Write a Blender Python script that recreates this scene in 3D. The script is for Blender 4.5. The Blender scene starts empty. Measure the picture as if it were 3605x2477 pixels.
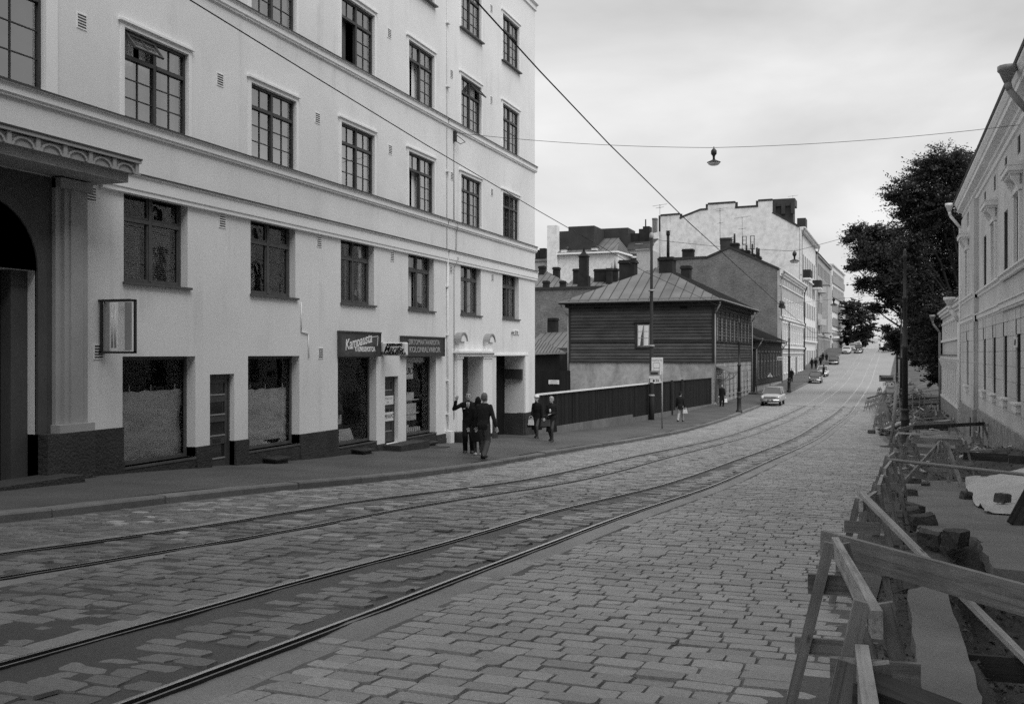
import bpy, bmesh, math, random
from mathutils import Vector, Matrix
rnd = random.Random(11)
scene = bpy.context.scene
COL = scene.collection
PI = math.pi

# ------------------------------------------------------------------ survey: camera model and street profile
F, CX, HV = 3505.0, 1802.5, 1245.0
PH = math.atan(1277.5 / F)
SN, CS = math.sin(PH), math.cos(PH)

def ray(u, v):
    r = (u - CX) / F
    return (-SN + CS * r, CS + SN * r, (HV - v) / F)

def onX(u, v, X):
    d = ray(u, v); t = X / d[0]
    return Vector((X, d[1] * t, d[2] * t))

def onY(u, v, Y):
    d = ray(u, v); t = Y / d[1]
    return Vector((d[0] * t, Y, d[2] * t))

def atT(u, v, t):
    d = ray(u, v)
    return Vector((d[0] * t, d[1] * t, d[2] * t))

def interp(P, y):
    n = len(P)
    if y <= P[0][0]: return P[0][1]
    if y >= P[-1][0]: return P[-1][1]
    for i in range(n - 1):
        if y <= P[i + 1][0]:
            (x0, a), (x1, b) = P[i], P[i + 1]
            h = x1 - x0
            m0 = (b - P[i - 1][1]) / (x1 - P[i - 1][0]) if i > 0 else (b - a) / h
            m1 = (P[i + 2][1] - a) / (P[i + 2][0] - x0) if i + 2 < n else (b - a) / h
            t = (y - x0) / h
            return ((2*t**3-3*t*t+1)*a + (t**3-2*t*t+t)*h*m0 + (-2*t**3+3*t*t)*b + (t**3-t*t)*h*m1)

PROF = [(-60, .6), (-20, -.6), (0, -1.5), (4, -1.75), (7, -1.97), (10.5, -2.2), (14, -2.36), (21, -2.78), (30, -3.12), (39, -3.52),
        (50, -3.95), (61, -4.2), (72, -4.3), (84, -4.28), (100, -4.2), (112, -4.08), (124, -3.9), (136, -3.65), (149, -3.2),
        (164, -2.6), (178, -1.9), (190, -1.15), (207, 0.0), (220, .82), (226, 1.03), (234, 1.1), (250, .8), (275, -.2), (420, -9), (3000, -30)]
def gz(y): return interp(PROF, y)
KERB = [(-60, -11.2), (0, -10.9), (10, -10.5), (15, -9.95), (25, -9.3), (36, -9.2), (60, -9.1), (72, -9.0), (85, -8.8), (99, -8.57), (111, -8.4), (130, -8.0), (150, -7.75), (178, -7.35), (205, -6.3), (224, -5.2), (275, -3)]
R1 = [(-60, -3.5), (4, -3.5), (10, -3.6), (14, -3.45), (20, -3.25), (30, -2.85), (42, -2.55), (60, -2.2), (77, -1.6), (90, -1.4), (109, -1.03), (142, -.4), (178, .21), (224, 1.47), (275, 3.2)]
R2 = [(-60, -4.65), (4, -4.65), (8, -4.75), (13, -4.58), (31, -3.75), (60, -3.3), (76, -2.75), (102, -2.22), (140, -1.54), (181, -.85), (224, .48), (275, 2.2)]
R3 = [(-60, -7.05), (6, -7.05), (10, -6.9), (17, -6.36), (25, -5.9), (52, -5.46), (60, -5.3), (78, -4.65), (94, -4.3), (128, -3.58), (168, -2.95), (224, -1.35), (275, .2)]
R4 = [(-60, -8.2), (7, -8.2), (12, -7.9), (20, -7.2), (37, -6.6), (58, -6.38), (90, -5.4), (143, -4.38), (192, -3.2), (224, -2.0), (275, -.6)]
REDGE = [(-60, -.6), (3, -.35), (10, -.1), (20, .35), (30, .65), (42, .6), (55, .25), (75, .05), (90, .3), (110, .7), (140, 1.7), (180, 2.8), (224, 4.4), (275, 6)]
def kerbx(y): return interp(KERB, y)
def redge(y): return interp(REDGE, y)

def ground(u, v, off=0.0):
    d = ray(u, v); t = 2.0
    while t < 300:
        if d[2] * t < gz(d[1] * t) + off:
            a, b = t - .5, t
            for _ in range(24):
                m = (a + b) / 2
                if d[2] * m < gz(d[1] * m) + off: b = m
                else: a = m
            return Vector((d[0] * b, d[1] * b, d[2] * b))
        t += .5
    return atT(u, v, 200)

# ------------------------------------------------------------------ materials
MATS = {}
def newmat(name):
    m = bpy.data.materials.new(name); m.use_nodes = True
    nt = m.node_tree; b = nt.nodes['Principled BSDF']
    MATS[name] = m
    return m, nt, b
def N(nt, t, **k):
    n = nt.nodes.new(t)
    for a, v in k.items():
        if a in n.inputs: n.inputs[a].default_value = v
        else: setattr(n, a, v)
    return n
def grey(v): return (v, v, v, 1)
def ramp(nt, fac, stops):
    r = nt.nodes.new('ShaderNodeValToRGB'); nt.links.new(fac, r.inputs[0])
    e = r.color_ramp.elements
    while len(e) < len(stops): e.new(.5)
    for i, (p, c) in enumerate(stops): e[i].position = p; e[i].color = grey(c)
    return r.outputs[0]
def math_(nt, op, a, b):
    n = nt.nodes.new('ShaderNodeMath'); n.operation = op
    for i, x in enumerate((a, b)):
        if isinstance(x, (int, float)): n.inputs[i].default_value = x
        else: nt.links.new(x, n.inputs[i])
    return n.outputs[0]
def mul(nt, a, b):
    n = nt.nodes.new('ShaderNodeMix'); n.data_type = 'RGBA'; n.blend_type = 'MULTIPLY'; n.inputs[0].default_value = 1
    nt.links.new(a, n.inputs[6]); nt.links.new(b, n.inputs[7]); return n.outputs[2]

def pbr(name, v, rough=.85, var=.25, scale=.6, fine=.12, fscale=25, bump=.15, bscale=60, spec=.3, metal=0, island=0, stretch=None, bdist=.01):
    m, nt, b = newmat(name)
    tc = N(nt, 'ShaderNodeTexCoord'); mp = N(nt, 'ShaderNodeMapping'); nt.links.new(tc.outputs['Object'], mp.inputs[0])
    if stretch: mp.inputs['Scale'].default_value = stretch
    n1 = N(nt, 'ShaderNodeTexNoise', Scale=scale, Detail=6.0, Roughness=.6)
    n2 = N(nt, 'ShaderNodeTexNoise', Scale=fscale, Detail=4.0, Roughness=.7)
    nt.links.new(mp.outputs[0], n1.inputs['Vector']); nt.links.new(mp.outputs[0], n2.inputs['Vector'])
    c1 = ramp(nt, n1.outputs[0], [(.28, v * (1 - var)), (.72, v * (1 + var * .6))])
    c2 = ramp(nt, n2.outputs[0], [(.3, 1 - fine), (.7, 1.0)])
    col = mul(nt, c1, c2)
    if island:
        g = N(nt, 'ShaderNodeNewGeometry')
        col = mul(nt, col, ramp(nt, g.outputs['Random Per Island'], [(0, 1 - island), (1, 1.0)]))
    nt.links.new(col, b.inputs['Base Color'])
    b.inputs['Roughness'].default_value = rough; b.inputs['Specular IOR Level'].default_value = spec; b.inputs['Metallic'].default_value = metal
    if bump:
        n3 = N(nt, 'ShaderNodeTexNoise', Scale=bscale, Detail=4.0)
        nt.links.new(mp.outputs[0], n3.inputs['Vector'])
        bp = N(nt, 'ShaderNodeBump', Strength=bump, Distance=bdist)
        nt.links.new(n3.outputs[0], bp.inputs['Height']); nt.links.new(bp.outputs[0], b.inputs['Normal'])
    return m

def brickmat(name, v, mortar, w=.26, h=.075, rot=True):
    m, nt, b = newmat(name)
    tc = N(nt, 'ShaderNodeTexCoord'); sep = N(nt, 'ShaderNodeSeparateXYZ'); nt.links.new(tc.outputs['Object'], sep.inputs[0])
    add = math_(nt, 'ADD', sep.outputs[0], sep.outputs[1])
    cmb = N(nt, 'ShaderNodeCombineXYZ'); nt.links.new(add, cmb.inputs[0]); nt.links.new(sep.outputs[2], cmb.inputs[1])
    bt = N(nt, 'ShaderNodeTexBrick', Scale=1.0)
    bt.inputs['Brick Width'].default_value = w; bt.inputs['Row Height'].default_value = h; bt.inputs['Mortar Size'].default_value = .012
    bt.inputs['Color1'].default_value = grey(v * .7); bt.inputs['Color2'].default_value = grey(v * 1.25); bt.inputs['Mortar'].default_value = grey(mortar)
    nt.links.new(cmb.outputs[0], bt.inputs['Vector'])
    n1 = N(nt, 'ShaderNodeTexNoise', Scale=.45, Detail=7.0, Roughness=.65); nt.links.new(tc.outputs['Object'], n1.inputs['Vector'])
    n2 = N(nt, 'ShaderNodeTexNoise', Scale=9.0, Detail=3.0); nt.links.new(tc.outputs['Object'], n2.inputs['Vector'])
    col = mul(nt, bt.outputs[0], ramp(nt, n1.outputs[0], [(.3, .6), (.62, 1.0), (.75, 1.5)]))
    col = mul(nt, col, ramp(nt, n2.outputs[0], [(.3, .6), (.7, 1.15)]))
    nt.links.new(col, b.inputs['Base Color']); b.inputs['Roughness'].default_value = .95; b.inputs['Specular IOR Level'].default_value = .15
    bp = N(nt, 'ShaderNodeBump', Strength=.4, Distance=.01); nt.links.new(bt.outputs['Fac'], bp.inputs['Height']); bp.invert = True
    nt.links.new(bp.outputs[0], b.inputs['Normal'])
    return m

def stained(name, v, dark, scale=.25, lo=.38, hi=.58, rough=.95):
    """old plaster: pale ground with vertical, ragged dark stains of its own"""
    m, nt, b = newmat(name)
    tc = N(nt, 'ShaderNodeTexCoord'); mp = N(nt, 'ShaderNodeMapping'); nt.links.new(tc.outputs['Object'], mp.inputs[0])
    mp.inputs['Scale'].default_value = (1, 1, .45)
    n1 = N(nt, 'ShaderNodeTexNoise', Scale=scale, Detail=9.0, Roughness=.7, Distortion=.6); nt.links.new(mp.outputs[0], n1.inputs['Vector'])
    n2 = N(nt, 'ShaderNodeTexNoise', Scale=scale * 7, Detail=8.0, Roughness=.72); nt.links.new(tc.outputs['Object'], n2.inputs['Vector'])
    col = mul(nt, ramp(nt, n1.outputs[0], [(lo, dark), (hi, v)]), ramp(nt, n2.outputs[0], [(.34, .72), (.56, 1.0)]))
    nt.links.new(col, b.inputs['Base Color']); b.inputs['Roughness'].default_value = rough; b.inputs['Specular IOR Level'].default_value = .15
    bp = N(nt, 'ShaderNodeBump', Strength=.25, Distance=.03); nt.links.new(n2.outputs[0], bp.inputs['Height']); nt.links.new(bp.outputs[0], b.inputs['Normal'])
    return m

def woodmat(name, v):
    """sawn timber: grain along each piece, knots and nail-dark spots of its own"""
    m, nt, b = newmat(name)
    a = N(nt, 'ShaderNodeAttribute', attribute_name='grain'); mp = N(nt, 'ShaderNodeMapping'); mp.inputs['Scale'].default_value = (1.6, 34, 34); nt.links.new(a.outputs['Vector'], mp.inputs[0])
    n1 = N(nt, 'ShaderNodeTexNoise', Scale=1.0, Detail=6.0, Roughness=.65, Distortion=.8); nt.links.new(mp.outputs[0], n1.inputs['Vector'])
    m2 = N(nt, 'ShaderNodeMapping'); m2.inputs['Scale'].default_value = (3.2, 9, 9); nt.links.new(a.outputs['Vector'], m2.inputs[0])
    vo = N(nt, 'ShaderNodeTexVoronoi', Scale=1.0); nt.links.new(m2.outputs[0], vo.inputs['Vector'])
    n2 = N(nt, 'ShaderNodeTexNoise', Scale=2.2, Detail=5.0, Roughness=.6); nt.links.new(a.outputs['Vector'], n2.inputs['Vector'])
    g = N(nt, 'ShaderNodeNewGeometry')
    col = mul(nt, ramp(nt, n1.outputs[0], [(.3, v * .5), (.5, v), (.72, v * 1.25)]), ramp(nt, vo.outputs['Distance'], [(.04, .3), (.13, 1.0)]))
    col = mul(nt, col, ramp(nt, n2.outputs[0], [(.32, .55), (.6, 1.05)])); col = mul(nt, col, ramp(nt, g.outputs['Random Per Island'], [(0, .6), (1, 1.1)]))
    nt.links.new(col, b.inputs['Base Color']); b.inputs['Roughness'].default_value = .85; b.inputs['Specular IOR Level'].default_value = .2
    bp = N(nt, 'ShaderNodeBump', Strength=.5, Distance=.006); nt.links.new(n1.outputs[0], bp.inputs['Height']); nt.links.new(bp.outputs[0], b.inputs['Normal'])
    return m
def weathered(name, v, streak=.78, patch=.86):
    """painted plaster: soft patches, rain streaks running down, fine grain"""
    m, nt, b = newmat(name)
    tc = N(nt, 'ShaderNodeTexCoord'); mp = N(nt, 'ShaderNodeMapping'); mp.inputs['Scale'].default_value = (1, 1, .07); nt.links.new(tc.outputs['Object'], mp.inputs[0])
    n1 = N(nt, 'ShaderNodeTexNoise', Scale=2.6, Detail=7.0, Roughness=.65); nt.links.new(mp.outputs[0], n1.inputs['Vector'])
    n2 = N(nt, 'ShaderNodeTexNoise', Scale=.35, Detail=7.0, Roughness=.6, Distortion=.4); nt.links.new(tc.outputs['Object'], n2.inputs['Vector'])
    n3 = N(nt, 'ShaderNodeTexNoise', Scale=55.0, Detail=5.0, Roughness=.75); nt.links.new(tc.outputs['Object'], n3.inputs['Vector'])
    n4 = N(nt, 'ShaderNodeTexNoise', Scale=.8, Detail=4.0); nt.links.new(tc.outputs['Object'], n4.inputs['Vector'])
    st = ramp(nt, n1.outputs[0], [(.30, streak), (.50, 1.0)]); msk = N(nt, 'ShaderNodeMix', data_type='RGBA'); nt.links.new(ramp(nt, n4.outputs[0], [(.42, 0), (.62, 1)]), msk.inputs[0]); msk.inputs[6].default_value = grey(1); nt.links.new(st, msk.inputs[7])
    col = mul(nt, ramp(nt, n2.outputs[0], [(.34, v * patch), (.58, v)]), msk.outputs[2]); col = mul(nt, col, ramp(nt, n3.outputs[0], [(.3, .92), (.65, 1.0)]))
    nt.links.new(col, b.inputs['Base Color']); b.inputs['Roughness'].default_value = .92; b.inputs['Specular IOR Level'].default_value = .2
    bp = N(nt, 'ShaderNodeBump', Strength=.3, Distance=.006); nt.links.new(n3.outputs[0], bp.inputs['Height']); nt.links.new(bp.outputs[0], b.inputs['Normal'])
    return m

def glassmat(name, tint=.75, refl=.03):
    """window glass: clear pane with Fresnel reflection"""
    m, nt, b = newmat(name); nt.nodes.remove(b)
    out = nt.nodes['Material Output']
    tr = N(nt, 'ShaderNodeBsdfTransparent', Color=grey(tint)); gl = N(nt, 'ShaderNodeBsdfGlossy', Roughness=.02)
    gl.inputs['Color'].default_value = grey(.9)
    tc = N(nt, 'ShaderNodeTexCoord'); n = N(nt, 'ShaderNodeTexNoise', Scale=1.7, Detail=2.0); nt.links.new(tc.outputs['Object'], n.inputs['Vector'])
    bp = N(nt, 'ShaderNodeBump', Strength=.12, Distance=.02); nt.links.new(n.outputs[0], bp.inputs['Height']); nt.links.new(bp.outputs[0], gl.inputs['Normal'])
    fr = N(nt, 'ShaderNodeFresnel', IOR=1.6 if refl else 1.28); mx = N(nt, 'ShaderNodeMixShader')
    f = math_(nt, 'ADD', fr.outputs[0], refl)
    nt.links.new(f, mx.inputs[0]); nt.links.new(tr.outputs[0], mx.inputs[1]); nt.links.new(gl.outputs[0], mx.inputs[2]); nt.links.new(mx.outputs[0], out.inputs[0])
    return m

M = {}
M['plaster'] = weathered('facade_plaster', .83, .82, .9)
M['portal'] = pbr('shade_toned_portal', .10, .85, .25, .8, .2, 30, .3, 60, .2)  # portal darkened: shade under the canopy put into its colour
M['portalpil'] = pbr('shade_toned_pilaster', .40, .85, .15, .8, .1, 30, .2, 60, .2)  # wall tone lowered on pilasters and canopy to carry their shade
M['trim'] = pbr('plaster_trim', .88, .85, .06, .5, .05, 30, .1, 60, .2)
M['granite_dark'] = pbr('dark_rough_granite', .055, .8, .4, 2.0, .5, 40, 1.0, 22, .4, bdist=.03)
M['frame_dark'] = pbr('dark_painted_wood', .06, .5, .3, 3, .1, 40, .05, 60, .4)
M['frame_mid'] = pbr('weathered_window_paint', .10, .6, .3, 3, .1, 40, .05, 60, .4)
M['glass'] = glassmat('window_glass', .97, .32)
M['glassplain'] = glassmat('plain_window_glass', .95, .07)
M['shopglass'] = glassmat('shop_glass', .99, .0)
M['darkglass'] = pbr('dark_window_pane', .03, .08, .4, .5, .1, 10, .03, 2, .6)
M['room'] = pbr('dim_room', .10, .95, .5, .4, .1, 20, 0)
M['curtain'] = pbr('net_curtain', .82, .95, .15, 2, .12, 14, .1, 14, .1, stretch=(3, 3, .15))
M['curtain_dark'] = pbr('dark_curtain', .12, .95, .3, 2, .35, 14, .3, 14, .1, stretch=(3, 3, .15))
M['blind'] = pbr('slatted_blind', .6, .8, .1, 1, .1, 20, 0)
M['paper'] = pbr('wrinkled_paper', .85, .9, .25, 2.2, .12, 9, .35, 5, .1, stretch=(1, .7, 1.8), bdist=.03)
M['door'] = pbr('door_wood', .075, .5, .3, 3, .2, 20, .1, 30, .4, stretch=(1, 1, .2))
M['sign_dark'] = pbr('dark_sign_enamel', .045, .4, .35, 2.5, .2, 15, .05, 20, .5)
M['sign_mid'] = pbr('worn_sign_enamel', .075, .45, .5, 2.5, .2, 15, .05, 20, .5)
M['white'] = pbr('white_paint', .78, .6, .08, 2, .05, 30, .05, 40, .3)
M['whitelet'] = pbr('white_lettering', .85, .6, .04, 3, .03, 30, 0)
M['fadelet'] = pbr('faded_wall_paint', .30, .9, .5, 2, .6, 12, 0)
M['greylet'] = pbr('grey_lettering', .40, .6, .1, 3, .05, 30, 0)
M['blacklet'] = pbr('black_lettering', .015, .6, .1, 3, .03, 30, 0)
M['greypaint'] = pbr('grey_paint', .30, .5, .12, 2, .08, 30, .05, 40, .4)
M['iron'] = pbr('dark_cast_iron', .03, .55, .4, 4, .2, 30, .15, 40, .45)
M['wire'] = pbr('wire_black', .015, .6, .1, 4, .05, 30, 0)
M['steel'] = pbr('polished_rail_steel', .93, .3, .08, 3, .1, 40, .05, 60, .5, metal=1)
M['steeldull'] = pbr('dull_rail_steel', .22, .5, .2, 3, .2, 40, .1, 60, .5)
M['zinc'] = pbr('zinc_sheet', .26, .5, .2, 2, .12, 20, .1, 10, .45)
M['asphalt'] = pbr('pavement_asphalt', .105, .6, .35, .45, .25, 90, .3, 180, .25)
M['kerbstone'] = pbr('kerb_granite', .22, .85, .25, 2.5, .3, 50, .5, 45, .25, island=.25)
M['sett'] = pbr('granite_setts', .44, .52, .25, .45, .4, 38, .5, 34, .8, island=.36, bdist=.012)
M['settdark'] = pbr('tar_and_shade_setts', .23, .46, .25, .5, .35, 34, .4, 26, .8, island=.45, bdist=.012)  # near-left foreground shade put into the stone colour, with some tar
M['farsett'] = pbr('far_granite_setts', .30, .52, .16, .3, .25, 5, .4, 8, .8, stretch=(1, .35, 1))
M['strip'] = pbr('rail_strip_concrete', .26, .55, .45, .5, .3, 30, .4, 40, .7)
M['bed'] = pbr('sand_bed', .19, .95, .35, .6, .35, 40, .5, 60, .15)
M['tar'] = pbr('tar_and_shade_fill', .085, .5, .35, .35, .25, 35, .35, 50, .3)  # track tar, deepened to carry the shade of the near-left foreground
M['soil'] = pbr('dug_soil', .14, .97, .45, .9, .4, 22, .9, 24, .1, bdist=.03)
M['oldasphalt'] = pbr('old_pavement_sheet', .27, .92, .25, .9, .2, 50, .35, 80, .2)
M['stone'] = pbr('split_stone', .16, .85, .35, 3, .35, 22, .7, 25, .25, island=.35, bdist=.02)
M['wood'] = woodmat('raw_timber', .34)
M['woodlight'] = woodmat('fresh_timber', .55)
M['wooddark'] = woodmat('wet_dark_timber', .08)
M['siding'] = pbr('weathered_siding', .12, .85, .4, .7, .4, 14, .4, 20, .2, island=.5, stretch=(1, 1, 3))
M['sidingdark'] = pbr('dark_siding', .055, .85, .4, .7, .35, 14, .4, 20, .2, island=.4)
M['fence'] = pbr('tarred_fence_boards', .022, .8, .4, 1.2, .4, 10, .3, 15, .25, island=.5, stretch=(1, 1, .3))
M['stucco'] = stained('stained_stucco', .46, .28, .4)
M['firewall'] = stained('stained_firewall_plaster', .82, .48, .14, .34, .46)
M['palewall'] = stained('pale_wall_plaster', .80, .66, .3, .3, .5)
M['ochre'] = stained('ochre_facade_plaster', .47, .36, .4, .3, .5)
M['rightwall'] = weathered('right_house_plaster', .66, .7, .8)
M['righttrim'] = pbr('right_house_trim', .80, .85, .08, .6, .06, 30, .05, 60, .2)
M['granite'] = pbr('base_granite', .40, .85, .45, 3, .4, 25, .8, 14, .25, bdist=.04)
M['roofmetal'] = pbr('seamed_roof_metal', .17, .5, .3, .5, .15, 12, .1, 6, .4, island=.18)
M['roofdark'] = pbr('dark_roof_metal', .045, .6, .4, .7, .2, 12, .1, 8, .35)
M['chimney'] = pbr('sooty_chimney', .035, .9, .45, 1.2, .4, 16, .4, 20, .2)
M['brick'] = brickmat('old_brick', .22, .30)
M['brickdark'] = brickmat('sooty_brick', .10, .13)
M['tarp'] = pbr('canvas_tarp', .62, .85, .15, 1.5, .15, 14, .4, 6, .2, bdist=.03)
M['bark'] = pbr('tree_bark', .035, .95, .4, 2, .4, 16, .6, 18, .1)
M['skin'] = pbr('skin', .40, .6, .08, 6, .05, 40, 0)
M['hairdark'] = pbr('dark_hair', .02, .6, .3, 20, .3, 80, .2, 90, .4)
M['hairlight'] = pbr('light_hair', .42, .6, .3, 20, .3, 80, .2, 90, .4)
M['hairmid'] = pbr('mid_hair', .14, .6, .3, 20, .3, 80, .2, 90, .4)
M['clothblack'] = pbr('black_cloth', .012, .9, .3, 5, .3, 40, .2, 50, .2)
M['clothdark'] = pbr('dark_cloth', .028, .95, .35, 5, .3, 40, .25, 50, .15)
M['clothgrey'] = pbr('grey_cloth', .10, .95, .25, 5, .25, 40, .2, 50, .15)
M['clothlight'] = pbr('light_cloth', .42, .95, .15, 5, .15, 40, .2, 50, .15)
M['leather'] = pbr('dark_leather', .02, .4, .3, 8, .2, 40, .05, 50, .5)
M['rubber'] = pbr('tyre_rubber', .02, .8, .2, 8, .2, 40, 0)
M['chrome'] = pbr('chrome', .75, .12, .05, 4, .03, 30, 0, metal=1)
M['lampglass'] = pbr('opal_lamp_glass', .7, .3, .05, 4, .03, 30, 0)

def leafmat(name, v):
    m, nt, b = newmat(name)
    g = N(nt, 'ShaderNodeNewGeometry')
    nt.links.new(ramp(nt, g.outputs['Random Per Island'], [(0, v * .5), (.7, v), (1, v * 1.9)]), b.inputs['Base Color'])
    b.inputs['Roughness'].default_value = .6; b.inputs['Specular IOR Level'].default_value = .3
    tl = N(nt, 'ShaderNodeBsdfTranslucent', Color=grey(v * 1.3)); mx = N(nt, 'ShaderNodeMixShader', Fac=.25)
    out = nt.nodes['Material Output']
    nt.links.new(b.outputs[0], mx.inputs[1]); nt.links.new(tl.outputs[0], mx.inputs[2]); nt.links.new(mx.outputs[0], out.inputs[0])
    return m
M['leaf'] = leafmat('linden_leaves', .045)
M['leafdark'] = leafmat('dark_leaves', .06)

# ------------------------------------------------------------------ mesh builder
class MB:
    def __init__(s): s.g = {}; s.v = []; s.f = []; s.mi = []; s.cur = 0; s.sm = []; s.smooth = False
    def vs(s, pts):
        b = len(s.v); s.v.extend([tuple(p) for p in pts]); return b
    def face(s, idx): s.f.append(tuple(idx)); s.mi.append(s.cur); s.sm.append(s.smooth)
    def quad(s, a, b, c, d):
        i = s.vs((a, b, c, d)); s.face((i, i+1, i+2, i+3))
    def poly(s, pts):
        i = s.vs(pts); s.face(range(i, i + len(pts)))
    def box(s, x0, x1, y0, y1, z0, z1):
        if x0 > x1: x0, x1 = x1, x0
        if y0 > y1: y0, y1 = y1, y0
        if z0 > z1: z0, z1 = z1, z0
        i = s.vs([(x0,y0,z0),(x1,y0,z0),(x1,y1,z0),(x0,y1,z0),(x0,y0,z1),(x1,y0,z1),(x1,y1,z1),(x0,y1,z1)])
        for q in ((3,2,1,0),(4,5,6,7),(0,1,5,4),(1,2,6,5),(2,3,7,6),(3,0,4,7)): s.face([i+k for k in q])
        return s
    def hexa(s, bot, top):
        i = s.vs(list(bot) + list(top))
        for q in ((3,2,1,0),(4,5,6,7),(0,1,5,4),(1,2,6,5),(2,3,7,6),(3,0,4,7)): s.face([i+k for k in q])
    def bar(s, p, q, w, h, up=(0, 0, 1)):
        p, q = Vector(p), Vector(q); d = (q - p).normalized(); up = Vector(up)
        if abs(d.dot(up)) > .98: up = Vector((1, 0, 0))
        sd = d.cross(up).normalized(); u2 = sd.cross(d)
        a, b = sd * (w / 2), u2 * (h / 2)
        i = len(s.v); s.hexa([p-a-b, p+a-b, q+a-b, q-a-b], [p-a+b, p+a+b, q+a+b, q-a+b]); L = (q - p).length; o = rnd.uniform(0, 50)
        for k, (u_, v_, w_) in enumerate(((0,-w,-h),(0,w,-h),(L,w,-h),(L,-w,-h),(0,-w,h),(0,w,h),(L,w,h),(L,-w,h))): s.g[i+k] = (u_ + o, v_ / 2, w_ / 2)
        return s
    def tube(s, p, q, r0, r1=None, n=8, cap=True):
        r1 = r0 if r1 is None else r1
        p, q = Vector(p), Vector(q); d = (q - p).normalized(); up = Vector((0, 0, 1)) if abs(d.z) < .95 else Vector((1, 0, 0))
        a = d.cross(up).normalized(); b = a.cross(d)
        i = s.vs([p + (a * math.cos(2*PI*k/n) + b * math.sin(2*PI*k/n)) * r0 for k in range(n)] +
                 [q + (a * math.cos(2*PI*k/n) + b * math.sin(2*PI*k/n)) * r1 for k in range(n)])
        o = s.smooth; s.smooth = True
        for k in range(n):
            k2 = (k + 1) % n; s.face((i+k2, i+k, i+n+k, i+n+k2))
        s.smooth = o
        if cap: s.face([i+k for k in range(n)]); s.face([i+n+k for k in reversed(range(n))])
        return s
    def path(s, pts, r, n=6):
        for a, b in zip(pts, pts[1:]): s.tube(a, b, r, r, n)
        return s
    def lathe(s, prof, c=(0, 0, 0), n=14, axis='z'):
        c = Vector(c)
        def P(r, z, k):
            a = 2 * PI * k / n; x, y = r * math.cos(a), r * math.sin(a)
            if axis == 'z': return c + Vector((x, y, z))
            if axis == 'x': return c + Vector((z, x, y))
            return c + Vector((y, z, x))
        i = s.vs([P(r, z, k) for r, z in prof for k in range(n)])
        o = s.smooth; s.smooth = True
        for j in range(len(prof) - 1):
            for k in range(n):
                k2 = (k + 1) % n; s.face((i+j*n+k, i+j*n+k2, i+(j+1)*n+k2, i+(j+1)*n+k))
        s.smooth = o
        if prof[0][0] > 1e-4: s.face([i+k for k in reversed(range(n))])
        if prof[-1][0] > 1e-4: s.face([i+(len(prof)-1)*n+k for k in range(n)])
        return s
    def loft(s, rings, n=12, cap=True, e=1.0):
        """rings: (center, rx, ry, xaxis, yaxis)"""
        i = len(s.v)
        for c, rx, ry, ax, ay in rings:
            s.vs([Vector(c) + Vector(ax) * (rx * math.copysign(abs(math.cos(2*PI*(k+.5)/n)) ** e, math.cos(2*PI*(k+.5)/n))) + Vector(ay) * (ry * math.copysign(abs(math.sin(2*PI*(k+.5)/n)) ** e, math.sin(2*PI*(k+.5)/n))) for k in range(n)])
        o = s.smooth; s.smooth = True
        for j in range(len(rings) - 1):
            for k in range(n):
                k2 = (k+1) % n; s.face((i+j*n+k, i+j*n+k2, i+(j+1)*n+k2, i+(j+1)*n+k))
        if cap: s.face([i+k for k in reversed(range(n))]); s.face([i+(len(rings)-1)*n+k for k in range(n)])
        s.smooth = o
        return s
    def ball(s, c, rx, ry=None, rz=None, n=10, m=6):
        ry = rx if ry is None else ry; rz = rx if rz is None else rz
        c = Vector(c)
        return s.loft([(c + Vector((0, 0, -rz * math.cos(PI*j/m))), max(rx*math.sin(PI*j/m), rx*.02), max(ry*math.sin(PI*j/m), ry*.02), (1,0,0), (0,1,0)) for j in range(m+1)], n)
    def prism(s, pts, d):
        """extrude a polygon (list of 3-D points) by vector d"""
        d = Vector(d); n = len(pts); P = [Vector(p) for p in pts]
        i = s.vs(P + [p + d for p in P])
        s.face([i+k for k in reversed(range(n))]); s.face([i+n+k for k in range(n)])
        for k in range(n):
            k2 = (k+1) % n; s.face((i+k, i+k2, i+n+k2, i+n+k))
        return s
    def mesh(s, name, mats):
        me = bpy.data.meshes.new(name); me.from_pydata(s.v, [], s.f)
        for m in (mats if isinstance(mats, (list, tuple)) else [mats]): me.materials.append(M[m] if isinstance(m, str) else m)
        me.polygons.foreach_set('material_index', s.mi); me.polygons.foreach_set('use_smooth', s.sm)
        if s.g:
            at = me.attributes.new('grain', 'FLOAT_VECTOR', 'POINT')
            at.data.foreach_set('vector', [c for k in range(len(s.v)) for c in s.g.get(k, s.v[k])])
        me.update(); return me
    def build(s, name, mats, parent=None, off=None, loc=None, rz=0):
        if off is not None:
            o3 = Vector(off); s.v = [tuple(Vector(p) - o3) for p in s.v]
        o = bpy.data.objects.new(name, s.mesh(name, mats)); COL.objects.link(o)
        if parent: o.parent = parent
        if loc is not None: o.location = loc
        if rz: o.rotation_euler.z = rz
        return o

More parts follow.
